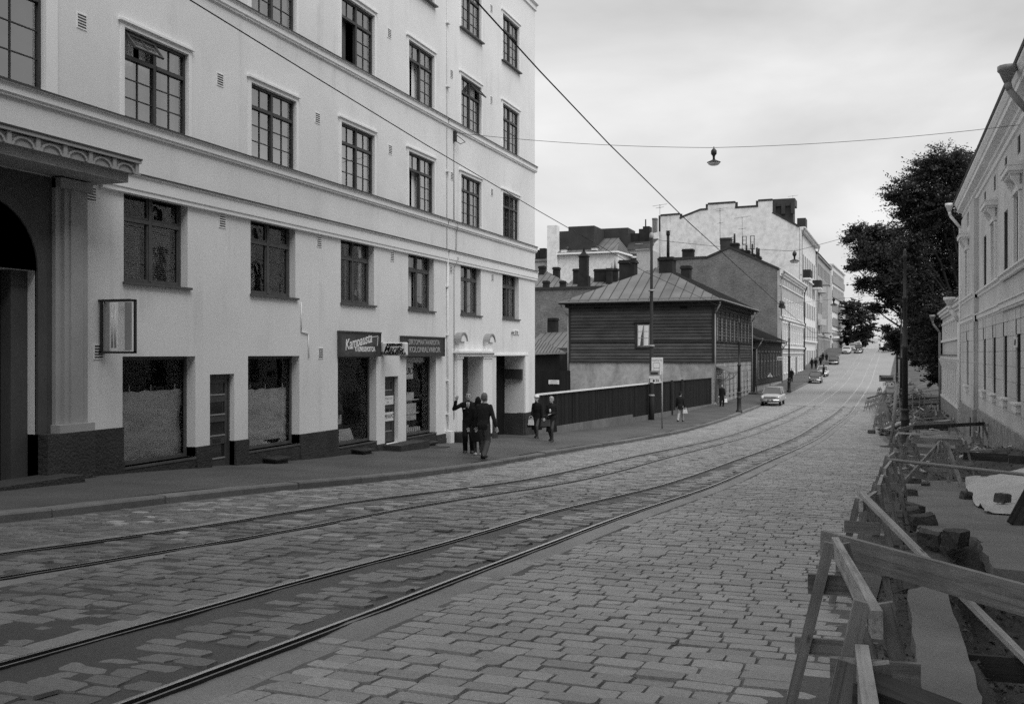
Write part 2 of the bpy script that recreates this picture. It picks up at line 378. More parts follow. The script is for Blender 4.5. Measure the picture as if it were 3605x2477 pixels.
def inst(name, mesh, parent=None, loc=(0, 0, 0), rz=0):
    o = bpy.data.objects.new(name, mesh); COL.objects.link(o); o.parent = parent; o.location = loc; o.rotation_euler.z = rz
    return o
def tag(o, label, cat, group=None):
    o['label'] = label; o['category'] = cat
    if group: o['group'] = group
    return o
def thing(name, label, cat, loc=(0, 0, 0), rz=0, group=None):
    o = bpy.data.objects.new(name, None); COL.objects.link(o); o.location = loc; o.rotation_euler.z = rz; o.empty_display_size = .2
    return tag(o, label, cat, group)
def struct(o): o['kind'] = 'structure'; return o
def kids(o): return [c for c in bpy.data.objects if c.parent == o]
def copytree(o, parent=None):
    c = o.copy(); COL.objects.link(c)
    if parent: c.parent = parent
    for k in kids(o): copytree(k, c)
    return c
def fixbm(o):
    bm = bmesh.new(); bm.from_mesh(o.data); bmesh.ops.recalc_face_normals(bm, faces=bm.faces); bm.to_mesh(o.data); bm.free(); return o
def text(name, body, size, loc, face, mat, parent=None, off=None, shear=0, ext=.004, sx=1, align='CENTER', bold=0, tilt=0):
    cu = bpy.data.curves.new(name, 'FONT'); cu.body = body; cu.size = size; cu.align_x = align; cu.align_y = 'CENTER'
    cu.extrude = ext; cu.shear = shear; cu.offset = bold; cu.resolution_u = 3
    cu.materials.append(M[mat])
    o = bpy.data.objects.new(name, cu); COL.objects.link(o)
    ax = {'+x': ((0,1,0),(0,0,1),(1,0,0)), '-y': ((1,0,0),(0,0,1),(0,-1,0)), '-x': ((0,-1,0),(0,0,1),(-1,0,0))}[face]
    m = Matrix(ax).transposed().to_4x4()
    dg = bpy.context.evaluated_depsgraph_get(); me = bpy.data.meshes.new_from_object(o.evaluated_get(dg)); bpy.data.objects.remove(o)
    o = bpy.data.objects.new(name, me); COL.objects.link(o)
    l = Vector(loc) - (Vector(off) if off is not None else Vector())
    o.matrix_local = Matrix.Translation(l) @ m @ Matrix.Rotation(tilt, 4, 'Z') @ Matrix.Diagonal((sx, 1, 1, 1))
    if parent: o.parent = parent
    return o

def wallgrid(mb, s0, s1, z0, z1, ops, P, depth=.2, zcut=()):
    """wall P(s,z,d) with rectangular openings (a,b,c,e[,depth]) and their reveals"""
    S = sorted({s0, s1} | {max(s0, min(s1, k)) for o in ops for k in o[:2]}); Z = sorted({z0, z1} | {max(z0, min(z1, k)) for o in ops for k in o[2:4]} | set(zcut))
    for a, b in zip(S, S[1:]):
        for c, e in zip(Z, Z[1:]):
            m, n = (a+b)/2, (c+e)/2
            if any(o[0] < m < o[1] and o[2] < n < o[3] for o in ops): continue
            mb.quad(P(a, c, 0), P(b, c, 0), P(b, e, 0), P(a, e, 0))
    for o in ops:
        a, b, c, e = o[:4]; d = -(o[4] if len(o) > 4 else depth)
        mb.quad(P(a, c, 0), P(a, e, 0), P(a, e, d), P(a, c, d)); mb.quad(P(b, e, 0), P(b, c, 0), P(b, c, d), P(b, e, d))
        mb.quad(P(a, e, 0), P(b, e, 0), P(b, e, d), P(a, e, d)); mb.quad(P(b, c, 0), P(a, c, 0), P(a, c, d), P(b, c, d))

# ------------------------------------------------------------------ camera, sky and sun
cam = bpy.data.cameras.new('camera'); co = bpy.data.objects.new('camera', cam); COL.objects.link(co)
cam.sensor_width = 36; cam.lens = 36 * F / 3605; cam.shift_y = (HV - 1238.5) / 3605; cam.clip_end = 6000; cam.clip_start = .05
co.rotation_euler = (PI / 2, 0, PH); scene.camera = co

w = bpy.data.worlds.new('World'); scene.world = w; w.use_nodes = True
nt = w.node_tree; bg = nt.nodes['Background']
sky = nt.nodes.new('ShaderNodeTexSky'); sky.sky_type = 'NISHITA'; sky.sun_disc = False
SUN_EL, SUN_AZ = math.radians(54), math.radians(122)      # azimuth measured from +Y towards +X
sky.sun_elevation = SUN_EL; sky.sun_rotation = SUN_AZ
bw = nt.nodes.new('ShaderNodeRGBToBW'); nt.links.new(sky.outputs[0], bw.inputs[0])
tc = nt.nodes.new('ShaderNodeTexCoord'); mp = nt.nodes.new('ShaderNodeMapping'); mp.inputs['Scale'].default_value = (1, 1, 2.6); mp.inputs['Location'].default_value = (.3, .1, .15)
nt.links.new(tc.outputs['Generated'], mp.inputs[0])
n1 = N(nt, 'ShaderNodeTexNoise', Scale=2.1, Detail=6.0, Roughness=.5, Distortion=.25); nt.links.new(mp.outputs[0], n1.inputs['Vector'])
CLOUD = ramp(nt, n1.outputs[0], [(.30, .52), (.50, .82), (.68, 1.06)])
cl = nt.nodes.new('ShaderNodeRGBToBW'); nt.links.new(CLOUD, cl.inputs[0])
sp = nt.nodes.new('ShaderNodeSeparateXYZ'); nt.links.new(tc.outputs['Generated'], sp.inputs[0])
# overcast layer: cloud cover slightly brighter towards the horizon, over the desaturated sky
hz_ = ramp(nt, sp.outputs[2], [(0.0, 1.0), (.14, .96), (.36, .74), (1.0, .88)])
hb = nt.nodes.new('ShaderNodeRGBToBW'); nt.links.new(hz_, hb.inputs[0])
lay = math_(nt, 'MULTIPLY', math_(nt, 'MULTIPLY', cl.outputs[0], hb.outputs[0]), 5.3)
tot = math_(nt, 'ADD', math_(nt, 'MULTIPLY', bw.outputs[0], .06), lay)
cmb = nt.nodes.new('ShaderNodeCombineColor')
for i in range(3): nt.links.new(tot, cmb.inputs[i])
nt.links.new(cmb.outputs[0], bg.inputs[0]); bg.inputs[1].default_value = .1
sl = bpy.data.lights.new('sun', 'SUN'); sl.energy = 1.5; sl.angle = math.radians(55); sl.color = (1, 1, 1)
so = bpy.data.objects.new('sun', sl); COL.objects.link(so)
sd = Vector((math.sin(SUN_AZ) * math.cos(SUN_EL), math.cos(SUN_AZ) * math.cos(SUN_EL), math.sin(SUN_EL)))
so.rotation_euler = sd.to_track_quat('Z', 'Y').to_euler(); so.location = (20, -20, 60)
scene.view_settings.view_transform = 'Standard'; scene.view_settings.look = 'None'; scene.view_settings.gamma = 1; scene.view_settings.exposure = .86
scene.cycles.use_denoising = False; scene.cycles.use_adaptive_sampling = False
# ------------------------------------------------------------------ ground, road, rails, pavement
from mathutils import noise
def nz(x, y, s=1.0, z=0.0): return noise.noise(Vector((x * s, y * s, z)))
def frange(a, b, st):
    n = max(1, int(round((b - a) / st))); return [a + (b - a) * i / n for i in range(n + 1)]
def grid(mb, xs_of_y, ys, zf):
    rows = []
    for y in ys:
        xs = xs_of_y(y); i = mb.vs([(x, y, zf(x, y)) for x in xs]); rows.append((i, len(xs)))
    for (a, n), (b, _) in zip(rows, rows[1:]):
        for k in range(n - 1): mb.face((a+k, a+k+1, b+k+1, b+k))
YS = frange(-40, 0, 4) + frange(0, 60, 1)[1:] + frange(60, 270, 3)[1:]

mb = MB(); mb.smooth = True
grid(mb, lambda y: [-1800, -600, -200, -80, -40, -22, -13.5, -10.0, 3, 8, 20, 60, 200, 600, 1800], [-400, -100, -40] + frange(-36, 280, 4) + [300, 350, 420, 700, 1500, 3000], lambda x, y: gz(y) - (.9 if -13.6 < x < 20 else .12))
struct(mb.build('ground', 'soil'))

# road bed: dips a little beside the setts, rises to bury them between the rails
def lanes(y):
    return [kerbx(y) - .05, kerbx(y) + .8, interp(R4, y) - .25, interp(R4, y), interp(R3, y), interp(R3, y) + .3, interp(R2, y) - .25, interp(R2, y), interp(R1, y), interp(R1, y) + .35, redge(y) + .15]
def bury(x, y):
    L = lanes(y)
    if L[2] <= x <= L[5] or L[6] <= x <= L[9]: f = 1 - .75 * min(1, max(0, (y - 7) / 7)); return .010 + f * (.016 * nz(x, y, 1.3) + .006 * nz(x, y, 6))
    if L[5] < x < L[6]: f = 1 - .7 * min(1, max(0, (y - 8) / 8)); return .008 + f * (.014 * nz(x, y, .9) + .006 * nz(x, y, 6))
    if x < L[2]: return -.007 + .006 * nz(x, y, .7)
    e = L[-1] - x; q = x - L[9 - 1]
    s_ = max(0, min(1, (q - .16 - .09 * nz(x, y, 1.1, 8)) / .22))
    if q < .62: return .014 - .036 * s_ * s_ + .006 * nz(x, y, 5)
    return -.008 + .010 * nz(x, y, .5, 3) - .008 + (.028 * max(0, 1 - e / .9))
mb = MB(); mb.smooth = True
def rowx(y):
    L = lanes(y); out = []
    for a, b in zip(L, L[1:]):
        n = max(1, int((b - a) / (.12 if y < 22 else .3)))
        out += [a + (b - a) * i / n for i in range(n)]
    return out + [L[-1]]
def bed(ys):
    rows = [rowx(y) for y in ys]; n = max(map(len, rows))
    return n
NB = 40
def rowfix(y):
    L = lanes(y); cnt = [3, 8, 2, 6, 3, 8, 2, 7, 3, 16]; out = []
    for (a, b), n in zip(zip(L, L[1:]), cnt): out += [a + (b - a) * i / n for i in range(n)]
    return out + [L[-1]]
grid(mb, rowfix, frange(-40, 0, 2) + frange(0, 26, .13)[1:] + frange(26, 60, .4)[1:] + frange(60, 262, 2)[1:], lambda x, y: gz(y) + bury(x, y) - .004)
# tar is darker than sand: split materials by lane
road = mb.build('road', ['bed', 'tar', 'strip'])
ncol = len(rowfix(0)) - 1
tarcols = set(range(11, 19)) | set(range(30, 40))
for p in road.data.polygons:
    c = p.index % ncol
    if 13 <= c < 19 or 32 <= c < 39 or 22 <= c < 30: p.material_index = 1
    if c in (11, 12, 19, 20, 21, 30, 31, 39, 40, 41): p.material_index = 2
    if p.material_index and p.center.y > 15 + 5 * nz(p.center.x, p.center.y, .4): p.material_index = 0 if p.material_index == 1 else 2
struct(road)

# setts: every stone a bevelled block with its own height and tilt
def stone(mb, cx, cy, lx, ly, z, slope, jit):
    hx, hy = lx / 2, ly / 2; bx = .007
    j = lambda: rnd.uniform(-jit, jit)
    tx, ty = rnd.gauss(0, .009), rnd.gauss(0, .010) + slope
    c1, c2, c3, c4 = [rnd.uniform(.04, .22) for _ in range(4)]; cc = lambda c: min(c * ly, hx * .5)
    a, b, c, d = cc(c1), cc(c2), cc(c3), cc(c4)
    out = [(-hx + a, -hy), (hx - b, -hy), (hx, -hy + b * .8), (hx, hy - c * .8), (hx - c, hy), (-hx + d, hy), (-hx, hy - d * .8), (-hx, -hy + a * .8)]
    lo, hi = [], []
    for x, y in out:
        x += j(); y += j() * .6; q = 1 - bx / max(abs(x), .02); r = 1 - bx / max(abs(y), .02)
        lo.append((cx + x, cy + y, z - .02 + ty * y)); hi.append((cx + x * max(q, .5), cy + y * max(r, .5), z + tx * x + ty * y))
    i = mb.vs(lo + hi + [(cx, cy, z + .003)])
    for k in range(8):
        k2 = (k+1) % 8; mb.face((i+k, i+k2, i+8+k2, i+8+k)); mb.face((i+8+k, i+8+k2, i+16))
mb = MB()
def lay(mb, xa, xb, y0, y1, ly, lx, jit, hv, mat, skip=None, drop=0.0, old=None):  # old: picks rows for the darker stone that carries foreground shade
    y = y0; row = 0
    while y < y1:
        d = ly * (rnd.uniform(.9, 1.1))
        a, b = xa(y), xb(y); x = a + rnd.uniform(-.5, 0) * lx
        sl = (gz(y + .2) - gz(y - .2)) / .4
        while x < b:
            w_ = lx * rnd.uniform(.7, 1.3)
            c = x + w_ / 2
            if a - .02 <= x and x + w_ <= b + .06 and not (skip and skip(c, y)):
                wav = .01 * math.sin(c * 2.1 + y * .3)
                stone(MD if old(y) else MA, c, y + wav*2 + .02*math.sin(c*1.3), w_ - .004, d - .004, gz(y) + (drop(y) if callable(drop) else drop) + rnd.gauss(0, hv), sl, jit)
            x += w_
        y += d
TD = lambda y: .009 + .008 * min(1, max(0, (y - 4) / 7))
R1x = lambda y: interp(R1, y); R2x = lambda y: interp(R2, y); R3x = lambda y: interp(R3, y); R4x = lambda y: interp(R4, y)
MA, MD = MB(), MB()
NEARDARK = lambda y: rnd.random() < (22 - y) / 13          # near stones darker: tar, plus foreground shade put into the colour
lay(None, lambda y: R1x(y) + .12, lambda y: redge(y) + .1, 2.2, 86, .182, .265, .006, .0035, 0, None, 0.0, lambda y: False)
lay(None, lambda y: kerbx(y) + .05, lambda y: R4x(y) - .06, 6, 86, .165, .23, .012, .004, 0, None, 0.0, NEARDARK)
lay(None, lambda y: R4x(y) + .14, lambda y: R3x(y) - .1, 4, 86, .18, .27, .022, .007, 0, None, TD, NEARDARK)
lay(None, lambda y: R3x(y) + .14, lambda y: R2x(y) - .12, 3, 86, .18, .27, .022, .007, 0, None, TD, NEARDARK)
lay(None, lambda y: R2x(y) + .14, lambda y: R1x(y) - .1, 2.5, 86, .18, .28, .022, .007, 0, None, TD, NEARDARK)
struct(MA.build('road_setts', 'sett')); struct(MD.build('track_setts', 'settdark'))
# beyond 60 m the setts are a paved sheet with the same stone grain
mb = MB(); mb.smooth = True
grid(mb, lambda y: [kerbx(y) + .02 + (redge(y) - kerbx(y)) * i / 12 for i in range(13)], frange(85.5, 262, 2), lambda x, y: gz(y) + .012)
struct(mb.build('road_paving', 'farsett'))

# grooved tram rails
rl = ['rightmost bright steel tram rail, nearest to the wooden barricades', 'second bright tram rail counted from the wooden barricades', 'second tram rail counted from the left pavement kerb', 'leftmost tram rail, nearest to the left pavement kerb']
for fx, lb in zip((R1x, R2x, R3x, R4x), rl):
    mb = MB(); mb.smooth = True
    ys = frange(-20, 0, 2) + frange(0, 262, .8)[1:]
    prof = [(-.024, -.03), (-.022, .014), (.0, .016), (.016, .016), (.018, -.028), (.048, -.028), (.051, .008), (.068, .008), (.07, -.03)]
    base = [mb.vs([(fx(y) + a, y, gz(y) + .012 + b) for a, b in prof]) for y in ys]
    for p, q in zip(base, base[1:]):
        for k in range(8):
            yy = mb.v[p][1] + rnd.uniform(-8, 8); mb.cur = 0 if k in (1, 2) or yy > 84 else (2 if k == 6 or yy > 40 else 1)
            mb.smooth = False
            mb.face((p+k, p+k+1, q+k+1, q+k))
    tag(mb.build('tram_rail', ['steel', 'iron', 'steeldull']), lb, 'tram rail', 'tram rails in the setts')

# left pavement and its kerb stones
def pz(x, y): return gz(y) + .115 + .018 * max(0, kerbx(y) - x)
mb = MB(); mb.smooth = True
grid(mb, lambda y: [-19, -14.5] + [-13.4 + (kerbx(y) - .26 + 13.4) * i / 8 for i in range(9)], frange(-40, 0, 4) + frange(0, 60, .8)[1:] + frange(60, 262, 3)[1:], lambda x, y: pz(x, y) + .008 * nz(x, y, .8) + .004 * nz(x, y, 3))
struct(mb.build('pavement', 'asphalt'))
mb = MB(); y = -12.0
while y < 262:
    L = rnd.uniform(1.3, 2.2) if y < 70 else 4
    sag = rnd.uniform(-.014, .012); a, b = y + .014, y + L - .014; e = rnd.uniform(-.012, .012)
    top = [(kerbx(a) - .27 + e, a, pz(kerbx(a), a) + sag), (kerbx(a) + e - .02, a, pz(kerbx(a), a) - .008 + sag), (kerbx(b) + e - .02, b, pz(kerbx(b), b) - .008 + sag), (kerbx(b) - .27 + e, b, pz(kerbx(b), b) + sag)]
    mid = [(x + (.02 if k in (1, 2) else 0), yy, z - .025) for k, (x, yy, z) in enumerate(top)]
    bot = [(x, yy, z - .25) for x, yy, z in mid]
    i = mb.vs(bot + mid + top)
    for l in (0, 4):
        for k in range(4):
            k2 = (k+1) % 4; mb.face((i+l+k, i+l+k2, i+l+4+k2, i+l+4+k))
    mb.face((i+8, i+9, i+10, i+11))
    y += L
struct(mb.build('kerb', 'kerbstone'))

# right side: dug-up pavement
def dig(x, y):
    b = gz(y) - .03
    h = b + .05 * nz(x, y, 2.2) + .035 * nz(x, y, 6, 2) + .02 * nz(x, y, 14, 5) + .05 * nz(x, y, .6, 5)
    def pit(x0, x1, y0, y1, d, s=.25):
        fx = min(1, max(0, min(x - x0, x1 - x) / s)); fy = min(1, max(0, min(y - y0, y1 - y) / s)); return -d * fx * fy
    h += pit(.62, 2.4, 2.0, 10.2, .42) + pit(.75, 4.0, 10.6, 13.5, .3) + pit(.9, 4.1, 66, 120, .9, .4) + pit(1.0, 4.1, 25, 29, .12)
    if y > 24:
        d = (x - 3.5) ** 2 / 1.2 + (y - 31) ** 2 / 12
        h += .55 * math.exp(-d)                                   # soil heap by the granite base
    return h
mb = MB(); mb.smooth = True
grid(mb, lambda y: [redge(y) + .02 + (4.9 - redge(y)) * i / 44 for i in range(45)] + [9, 30], frange(-20, 2, 2) + frange(2, 36, .13)[1:] + frange(36, 70, .4)[1:] + frange(70, 255, 2)[1:], dig)
struct(mb.build('excavated_ground', 'soil'))

def slab(name, pts, th, mat, zf, jag=.05, n=10):
    """ragged-edged sheet of paving"""
    P = []
    for (x0, y0), (x1, y1) in zip(pts, pts[1:] + pts[:1]):
        for k in range(n):
            t = k / n; P.append((x0 + (x1-x0)*t + rnd.uniform(-jag, jag), y0 + (y1-y0)*t + rnd.uniform(-jag, jag)))
    bm = bmesh.new(); top = [bm.verts.new((x, y, zf(x, y))) for x, y in P]
    f = bm.faces.new(top); r = bmesh.ops.triangulate(bm, faces=[f]); bmesh.ops.recalc_face_normals(bm, faces=bm.faces)
    if sum(q.normal.z for q in bm.faces) < 0: bmesh.ops.reverse_faces(bm, faces=bm.faces)
    ex = bmesh.ops.extrude_face_region(bm, geom=list(bm.faces)); vs = [e for e in ex['geom'] if isinstance(e, bmesh.types.BMVert)]
    for v_ in vs: v_.co.z -= th; v_.co.x += rnd.uniform(-.03, .03); v_.co.y += rnd.uniform(-.03, .03)
    bmesh.ops.recalc_face_normals(bm, faces=bm.faces)
    me = bpy.data.meshes.new(name); bm.to_mesh(me); bm.free(); me.materials.append(M[mat])
    o = bpy.data.objects.new(name, me); COL.objects.link(o); return o
s1 = slab('old_pavement', [(.52, 13.9), (.95, 14.3), (1.2, 13.7), (1.3, 13.0), (4.2, 12.6), (4.2, 25.4), (2.4, 24.4), (1.3, 24.6), (.62, 24.2)], .14, 'oldasphalt', lambda x, y: gz(y) + .045, .05, 9); struct(s1)
s2 = slab('old_pavement', [(.75, 42), (4.0, 40), (4.1, 57.5), (1.2, 58)], .12, 'oldasphalt', lambda x, y: gz(y) + .05, .07, 7); struct(s2)
g1 = slab('granite_slab', [(.24, 5.6), (.26, 9.25), (.60, 9.9), (.54, 6.6), (.5, 5.2)], .2, 'oldasphalt', lambda x, y: gz(y) + .085, .012, 8)
tag(g1, 'long flat stone slab left standing beside the near trench', 'stone slab')
g2 = slab('granite_slab', [(1.12, 11.2), (1.18, 13.1), (1.6, 13.2), (2.6, 12.9), (2.6, 10.9)], .2, 'oldasphalt', lambda x, y: gz(y) + .06, .03, 5)
tag(g2, 'broken pavement slab overhanging the dark hole below the tarpaulin', 'stone slab')

# loose stones one can tell apart, and small rubble that nobody could count
def rock(name, x, y, s, z=None, sq=(1, .8, .65), rz=0):
    bm = bmesh.new(); bmesh.ops.create_cube(bm, size=1); bmesh.ops.subdivide_edges(bm, edges=bm.edges, cuts=2, use_grid_fill=True)
    for v_ in bm.verts:
        l = max(abs(v_.co.x), abs(v_.co.y), abs(v_.co.z)); rr = v_.co.length
        v_.co *= .75 + .25 * (.5 / rr)
        v_.co += Vector([rnd.uniform(-.06, .06) for _ in range(3)])
        v_.co.x *= s * sq[0]; v_.co.y *= s * sq[1]; v_.co.z *= s * sq[2]
    me = bpy.data.meshes.new(name); bm.to_mesh(me); bm.free(); me.materials.append(M['stone'])
    o = bpy.data.objects.new(name, me); COL.objects.link(o)
    o.location = (x, y, (gz(y) if z is None else z) + s * sq[2] * .42); o.rotation_euler = (rnd.uniform(-.15, .15), rnd.uniform(-.15, .15), rz or rnd.uniform(0, 3))
    return o
G_ST = 'loose kerb and paving stones'
for x, y, s, lb in [(.92, 13.2, .34, 'pale angular block lying in the gap of the broken pavement edge'), (.6, 12.8, .36, 'dark block half sunk in soil left of the pale angular block'),
    (.62, 15.0, .34, 'largest grey kerb block, at the left edge of the old pavement'), (.5, 15.9, .36, 'flat grey block leaning behind the largest kerb block'), (.55, 16.9, .34, 'dark flat block behind the two grey kerb blocks'),
    (.65, 20.6, .3, 'square stone at the pavement edge below the diagonal plank'), (.8, 23.6, .3, 'dark stone beyond the diagonal plank foot'), (.34, 20.2, .28, 'stone between the barricade legs left of the square stone'),
    (.36, 9.1, .12, 'small dark stone lying alone on the flat slab'), (.82, 9.9, .26, 'rounded boulder under the long diagonal batten'), (.55, 10.7, .1, 'small dark stone at the near plank underside'),
    (1.02, 23.1, .22, 'stone beside the leaning trestle legs'), (-.15, 53.9, .35, 'boulder at the feet of the far road barricade'), (.1, 6.9, .09, 'small stone chip on the dirt beside the slab')]:
    tag(rock('paving_stone', x, y, s, sq=(1, .7, .6)), lb, 'stone', G_ST)
def rubble(name, n, fx, size, mat='stone'):
    mb = MB()
    for _ in range(n):
        x, y, z = fx(); s = rnd.uniform(.4, 1) * size
        i = mb.vs([(x + rnd.uniform(-1, 1)*s, y + rnd.uniform(-1, 1)*s, z + rnd.uniform(-.2, .8)*s) for _ in range(4)] + [(x + rnd.uniform(-.4, .4)*s, y + rnd.uniform(-.4, .4)*s, z + rnd.uniform(.6, 1.1)*s)])
        for q in ((0,1,4),(1,2,4),(2,3,4),(3,0,4),(0,2,1),(0,3,2)): mb.face([i+k for k in q])
    o = mb.build(name, mat); o['kind'] = 'stuff'; return fixbm(o)
def on(x0, x1, y0, y1, dz=0.0):
    def f():
        x, y = rnd.uniform(x0, x1), rnd.uniform(y0, y1); return x, y, dig(x, y) + dz
    return f
rubble('rubble', 900, on(.62, 2.2, 4.5, 10.4), .05)
rubble('rubble', 500, on(-.1, .25, 4.5, 14), .022)
rubble('rubble', 260, on(.8, 3.5, 10.2, 13.2), .07)
rubble('rubble', 260, on(-.05, .9, 5, 26), .03)
rubble('rubble', 200, on(2.6, 4.2, 36, 46), .14)
rubble('rubble', 300, on(.5, 4.2, 24.5, 34, .02), .06)
rubble('rubble', 160, on(.1, .6, 9, 24, .02), .07)
rubble('rubble', 420, on(1.0, 4.1, 58, 66, .05), .12)
rubble('rubble', 160, on(.2, 1.6, 52, 60), .2)
rubble('rubble', 150, on(1.2, 3.4, 25, 30), .07)
rubble('rubble', 700, on(1.0, 4.3, 66, 130, .4), .22)
# ------------------------------------------------------------------ left apartment building
FX = -13.3
AP = Vector((FX, 27.0, -3.0))
apt = thing('apartment_building', 'tall pale plastered apartment building with ground floor shops', 'building', AP)
def FP(s, z, d): return (FX + d, s, z)
CY = [16.05 + 4.06 * k for k in range(6)]
WCACHE = {}
def win_meshes(w, h, style, open_=''):
    key = (round(w, 2), round(h, 2), style, open_)
    if key in WCACHE: return WCACHE[key]
    zt = h * .70; fr, mul_ = .06, .085
    f = MB()
    f.box(-.07, 0, 0, fr, 0, h); f.box(-.07, 0, w - fr, w, 0, h); f.box(-.069, .001, fr, w - fr, 0, fr); f.box(-.069, .001, fr, w - fr, h - fr, h)
    f.box(-.075, .008, w/2 - mul_/2, w/2 + mul_/2, fr, h - fr)
    f.box(-.075, .014, fr, w/2 - mul_/2, zt - .037, zt + .037); f.box(-.075, .014, w/2 + mul_/2, w - fr, zt - .037, zt + .037)
    if style == 'grid':
        for a, b, side in ((fr, w/2 - mul_/2, 'l'), (w/2 + mul_/2, w - fr, 'r')):
            m = (a + b) / 2
            if 't' + side not in open_: f.box(-.045, -.02, m - .009, m + .009, zt + .037, h - fr)
            if 'b' + side not in open_:
                f.box(-.045, -.02, m - .009, m + .009, fr, zt - .037)
                for k in (1, 2):
                    z = fr + (zt - .045 - fr) * k / 3; f.box(-.044, -.021, a, m - .009, z - .009, z + .009); f.box(-.044, -.021, m + .009, b, z - .009, z + .009)
    else:
        for a, b in ((fr, w/2 - mul_/2), (w/2 + mul_/2, w - fr)):
            for c, e in ((fr, zt - .045), (zt + .045, h - fr)):
                f.box(-.055, -.008, a, a + .04, c, e); f.box(-.055, -.008, b - .04, b, c, e); f.box(-.054, -.009, a + .04, b - .04, c, c + .04)
    p = MB()
    for a, b, side in ((fr, w/2 - mul_/2, 'l'), (w/2 + mul_/2, w - fr, 'r')):
        if 'b' + side not in open_: p.quad((-.04, a, fr), (-.04, b, fr), (-.04, b, zt - .045), (-.04, a, zt - .045))
        if 't' + side not in open_: p.quad((-.04, a, zt + .045), (-.04, b, zt + .045), (-.04, b, h - fr), (-.04, a, h - fr))
    WCACHE[key] = (f.mesh('window', 'frame_dark' if style == 'grid' else 'frame_mid'), p.mesh('pane', 'glass' if style == 'grid' else 'glassplain'))
    return WCACHE[key]
def curtain_mesh(w, h, spans, folds=True, name='curtain', m='curtain', x=-.16, ztop=1.0, zbot=0.0):
    mb = MB(); mb.smooth = True
    for a, b in spans:
        n = max(2, int((b - a) * w / .035)); ys = [w * (a + (b - a) * i / n) for i in range(n + 1)]
        i = mb.vs([(x + (.018 * math.sin(k * 1.9) + .012 * math.sin(k * .8) if folds else 0), y, z) for z in (h * zbot, h * ztop) for k, y in enumerate(ys)])
        for k in range(n): mb.face((i+k, i+k+1, i+n+2+k, i+n+1+k))
    return mb.mesh(name, m)
def blind_mesh(w, h, z0=.0, z1=.72, spans=((.06, .46), (.54, .94)), x=-.13):
    mb = MB(); z = h * z0 + .08
    while z < h * z1:
        for a, b in spans: mb.quad((x + .02, w*a, z), (x + .02, w*b, z), (x, w*b, z + .03), (x, w*a, z + .03))
        z += .042
    return mb.mesh('blind', 'blind')
def sash(parent, w, h, loc, rot, bars=(1, 0)):
    mb = MB(); t = .045
    mb.box(-.02, .02, 0, t, -h, 0); mb.box(-.02, .02, w - t, w, -h, 0); mb.box(-.019, .019, t, w - t, -t, 0); mb.box(-.019, .019, t, w - t, -h, -h + t)
    for k in range(bars[0]): mb.box(-.012, .012, w/2 - .011, w/2 + .011, -h + t, -t)
    for k in range(bars[1]):
        z = -h + (k + 1) * h / (bars[1] + 1); mb.box(-.011, .011, t, w - t, z - .011, z + .011)
    o = mb.build('sash', 'frame_dark', parent); o.location = loc; o.rotation_euler = rot
    p = MB(); p.quad((0, t, -h + t), (0, w - t, -h + t), (0, w - t, -t), (0, t, -t)); g = p.build('pane', 'glass', o); return o
def place_window(parent, off, y, z, w, h, style, d, open_='', cur=None):
    f, p = win_meshes(w, h, style, open_)
    o = inst('window', f, parent, Vector((FX + d, y, z)) - Vector(off)); inst('pane', p, o)
    for nm, me in (cur or []): inst(nm, me, o)
    return o
ops = []; W2 = 1.86
F1B, F1T, F2B, F2T, F3B, F3T, F4B, F4T = 1.36, 3.10, 4.46, 6.15, 7.80, 9.53, 11.16, 12.94
for k, c in enumerate(CY):
    a, b = c - W2/2, c + W2/2
    ops += [(a, b, F1B, F1T, .19), (a, b, F2B, F2T, .08), (a, b, F3B, F3T, .08), (a, b, F4B, F4T, .08)]
ops += [(10.75, 13.2, F2B, F2T + .55, .08)]
SH = [(15.09, 17.23, -2.14), (19.08, 21.22, -2.2), (23.08, 25.24, -2.46), (27.16, 29.33, -2.52)]
for a, b, z in SH: ops.append((a, b, z, -.05, .30))
ops += [(17.71, 18.57, -2.72, -.44, .14), (25.77, 26.62, -2.62, -.66, .14)]
ops += [(31.3, 33.2, -3.3, -.08, .52), (34.77, 37.95, -4, -.08, .85)]
ops += [(10.77, 13.03, -3, 1.4, .45)]
mb = MB(); wallgrid(mb, -30, 39.27, -4.2, 17.3, ops, FP)
# the arch head of the portal is cut as a fan under the canopy
mb.quad((FX, 39.27, -4.2), (FX - 14, 39.27, -4.2), (FX - 14, 39.27, 17.3), (FX, 39.27, 17.3))
mb.quad((FX - 14, -30, -4.2), (FX, -30, -4.2), (FX, -30, 17.3), (FX - 14, -30, 17.3))
mb.quad((FX - 14, 39.27, -4.2), (FX - 14, -30, -4.2), (FX - 14, -30, 17.3), (FX - 14, 39.27, 17.3))
mb.build('wall', 'plaster', apt, AP)
mb = MB(); mb.quad((FX - 14, -30, 17.5), (FX + .3, -30, 17.5), (FX + .3, 39.5, 17.5), (FX - 14, 39.5, 17.5)); mb.hexa([(FX - 14.3, -30.3, 17.32), (FX + .4, -30.3, 17.32), (FX + .4, 39.6, 17.32), (FX - 14.3, 39.6, 17.32)], [(FX - 8, -24, 20), (FX - 6, -24, 20), (FX - 6, 33, 20), (FX - 8, 33, 20)])
mb.build('roof', 'roofdark', apt, AP)
mb = MB()
for z in (-.03, 3.3, 6.65, 10.1, 13.6): mb.box(FX - 6, FX - 1.0, -29, 39.1, z + .1, z + .2)
mb.quad((FX - 1.3, -29.5, -3.9), (FX - 1.3, 39.2, -3.9), (FX - 1.3, 39.2, 17.2), (FX - 1.3, -29.5, 17.2))
mb.build('room_backing', 'room', apt, AP)

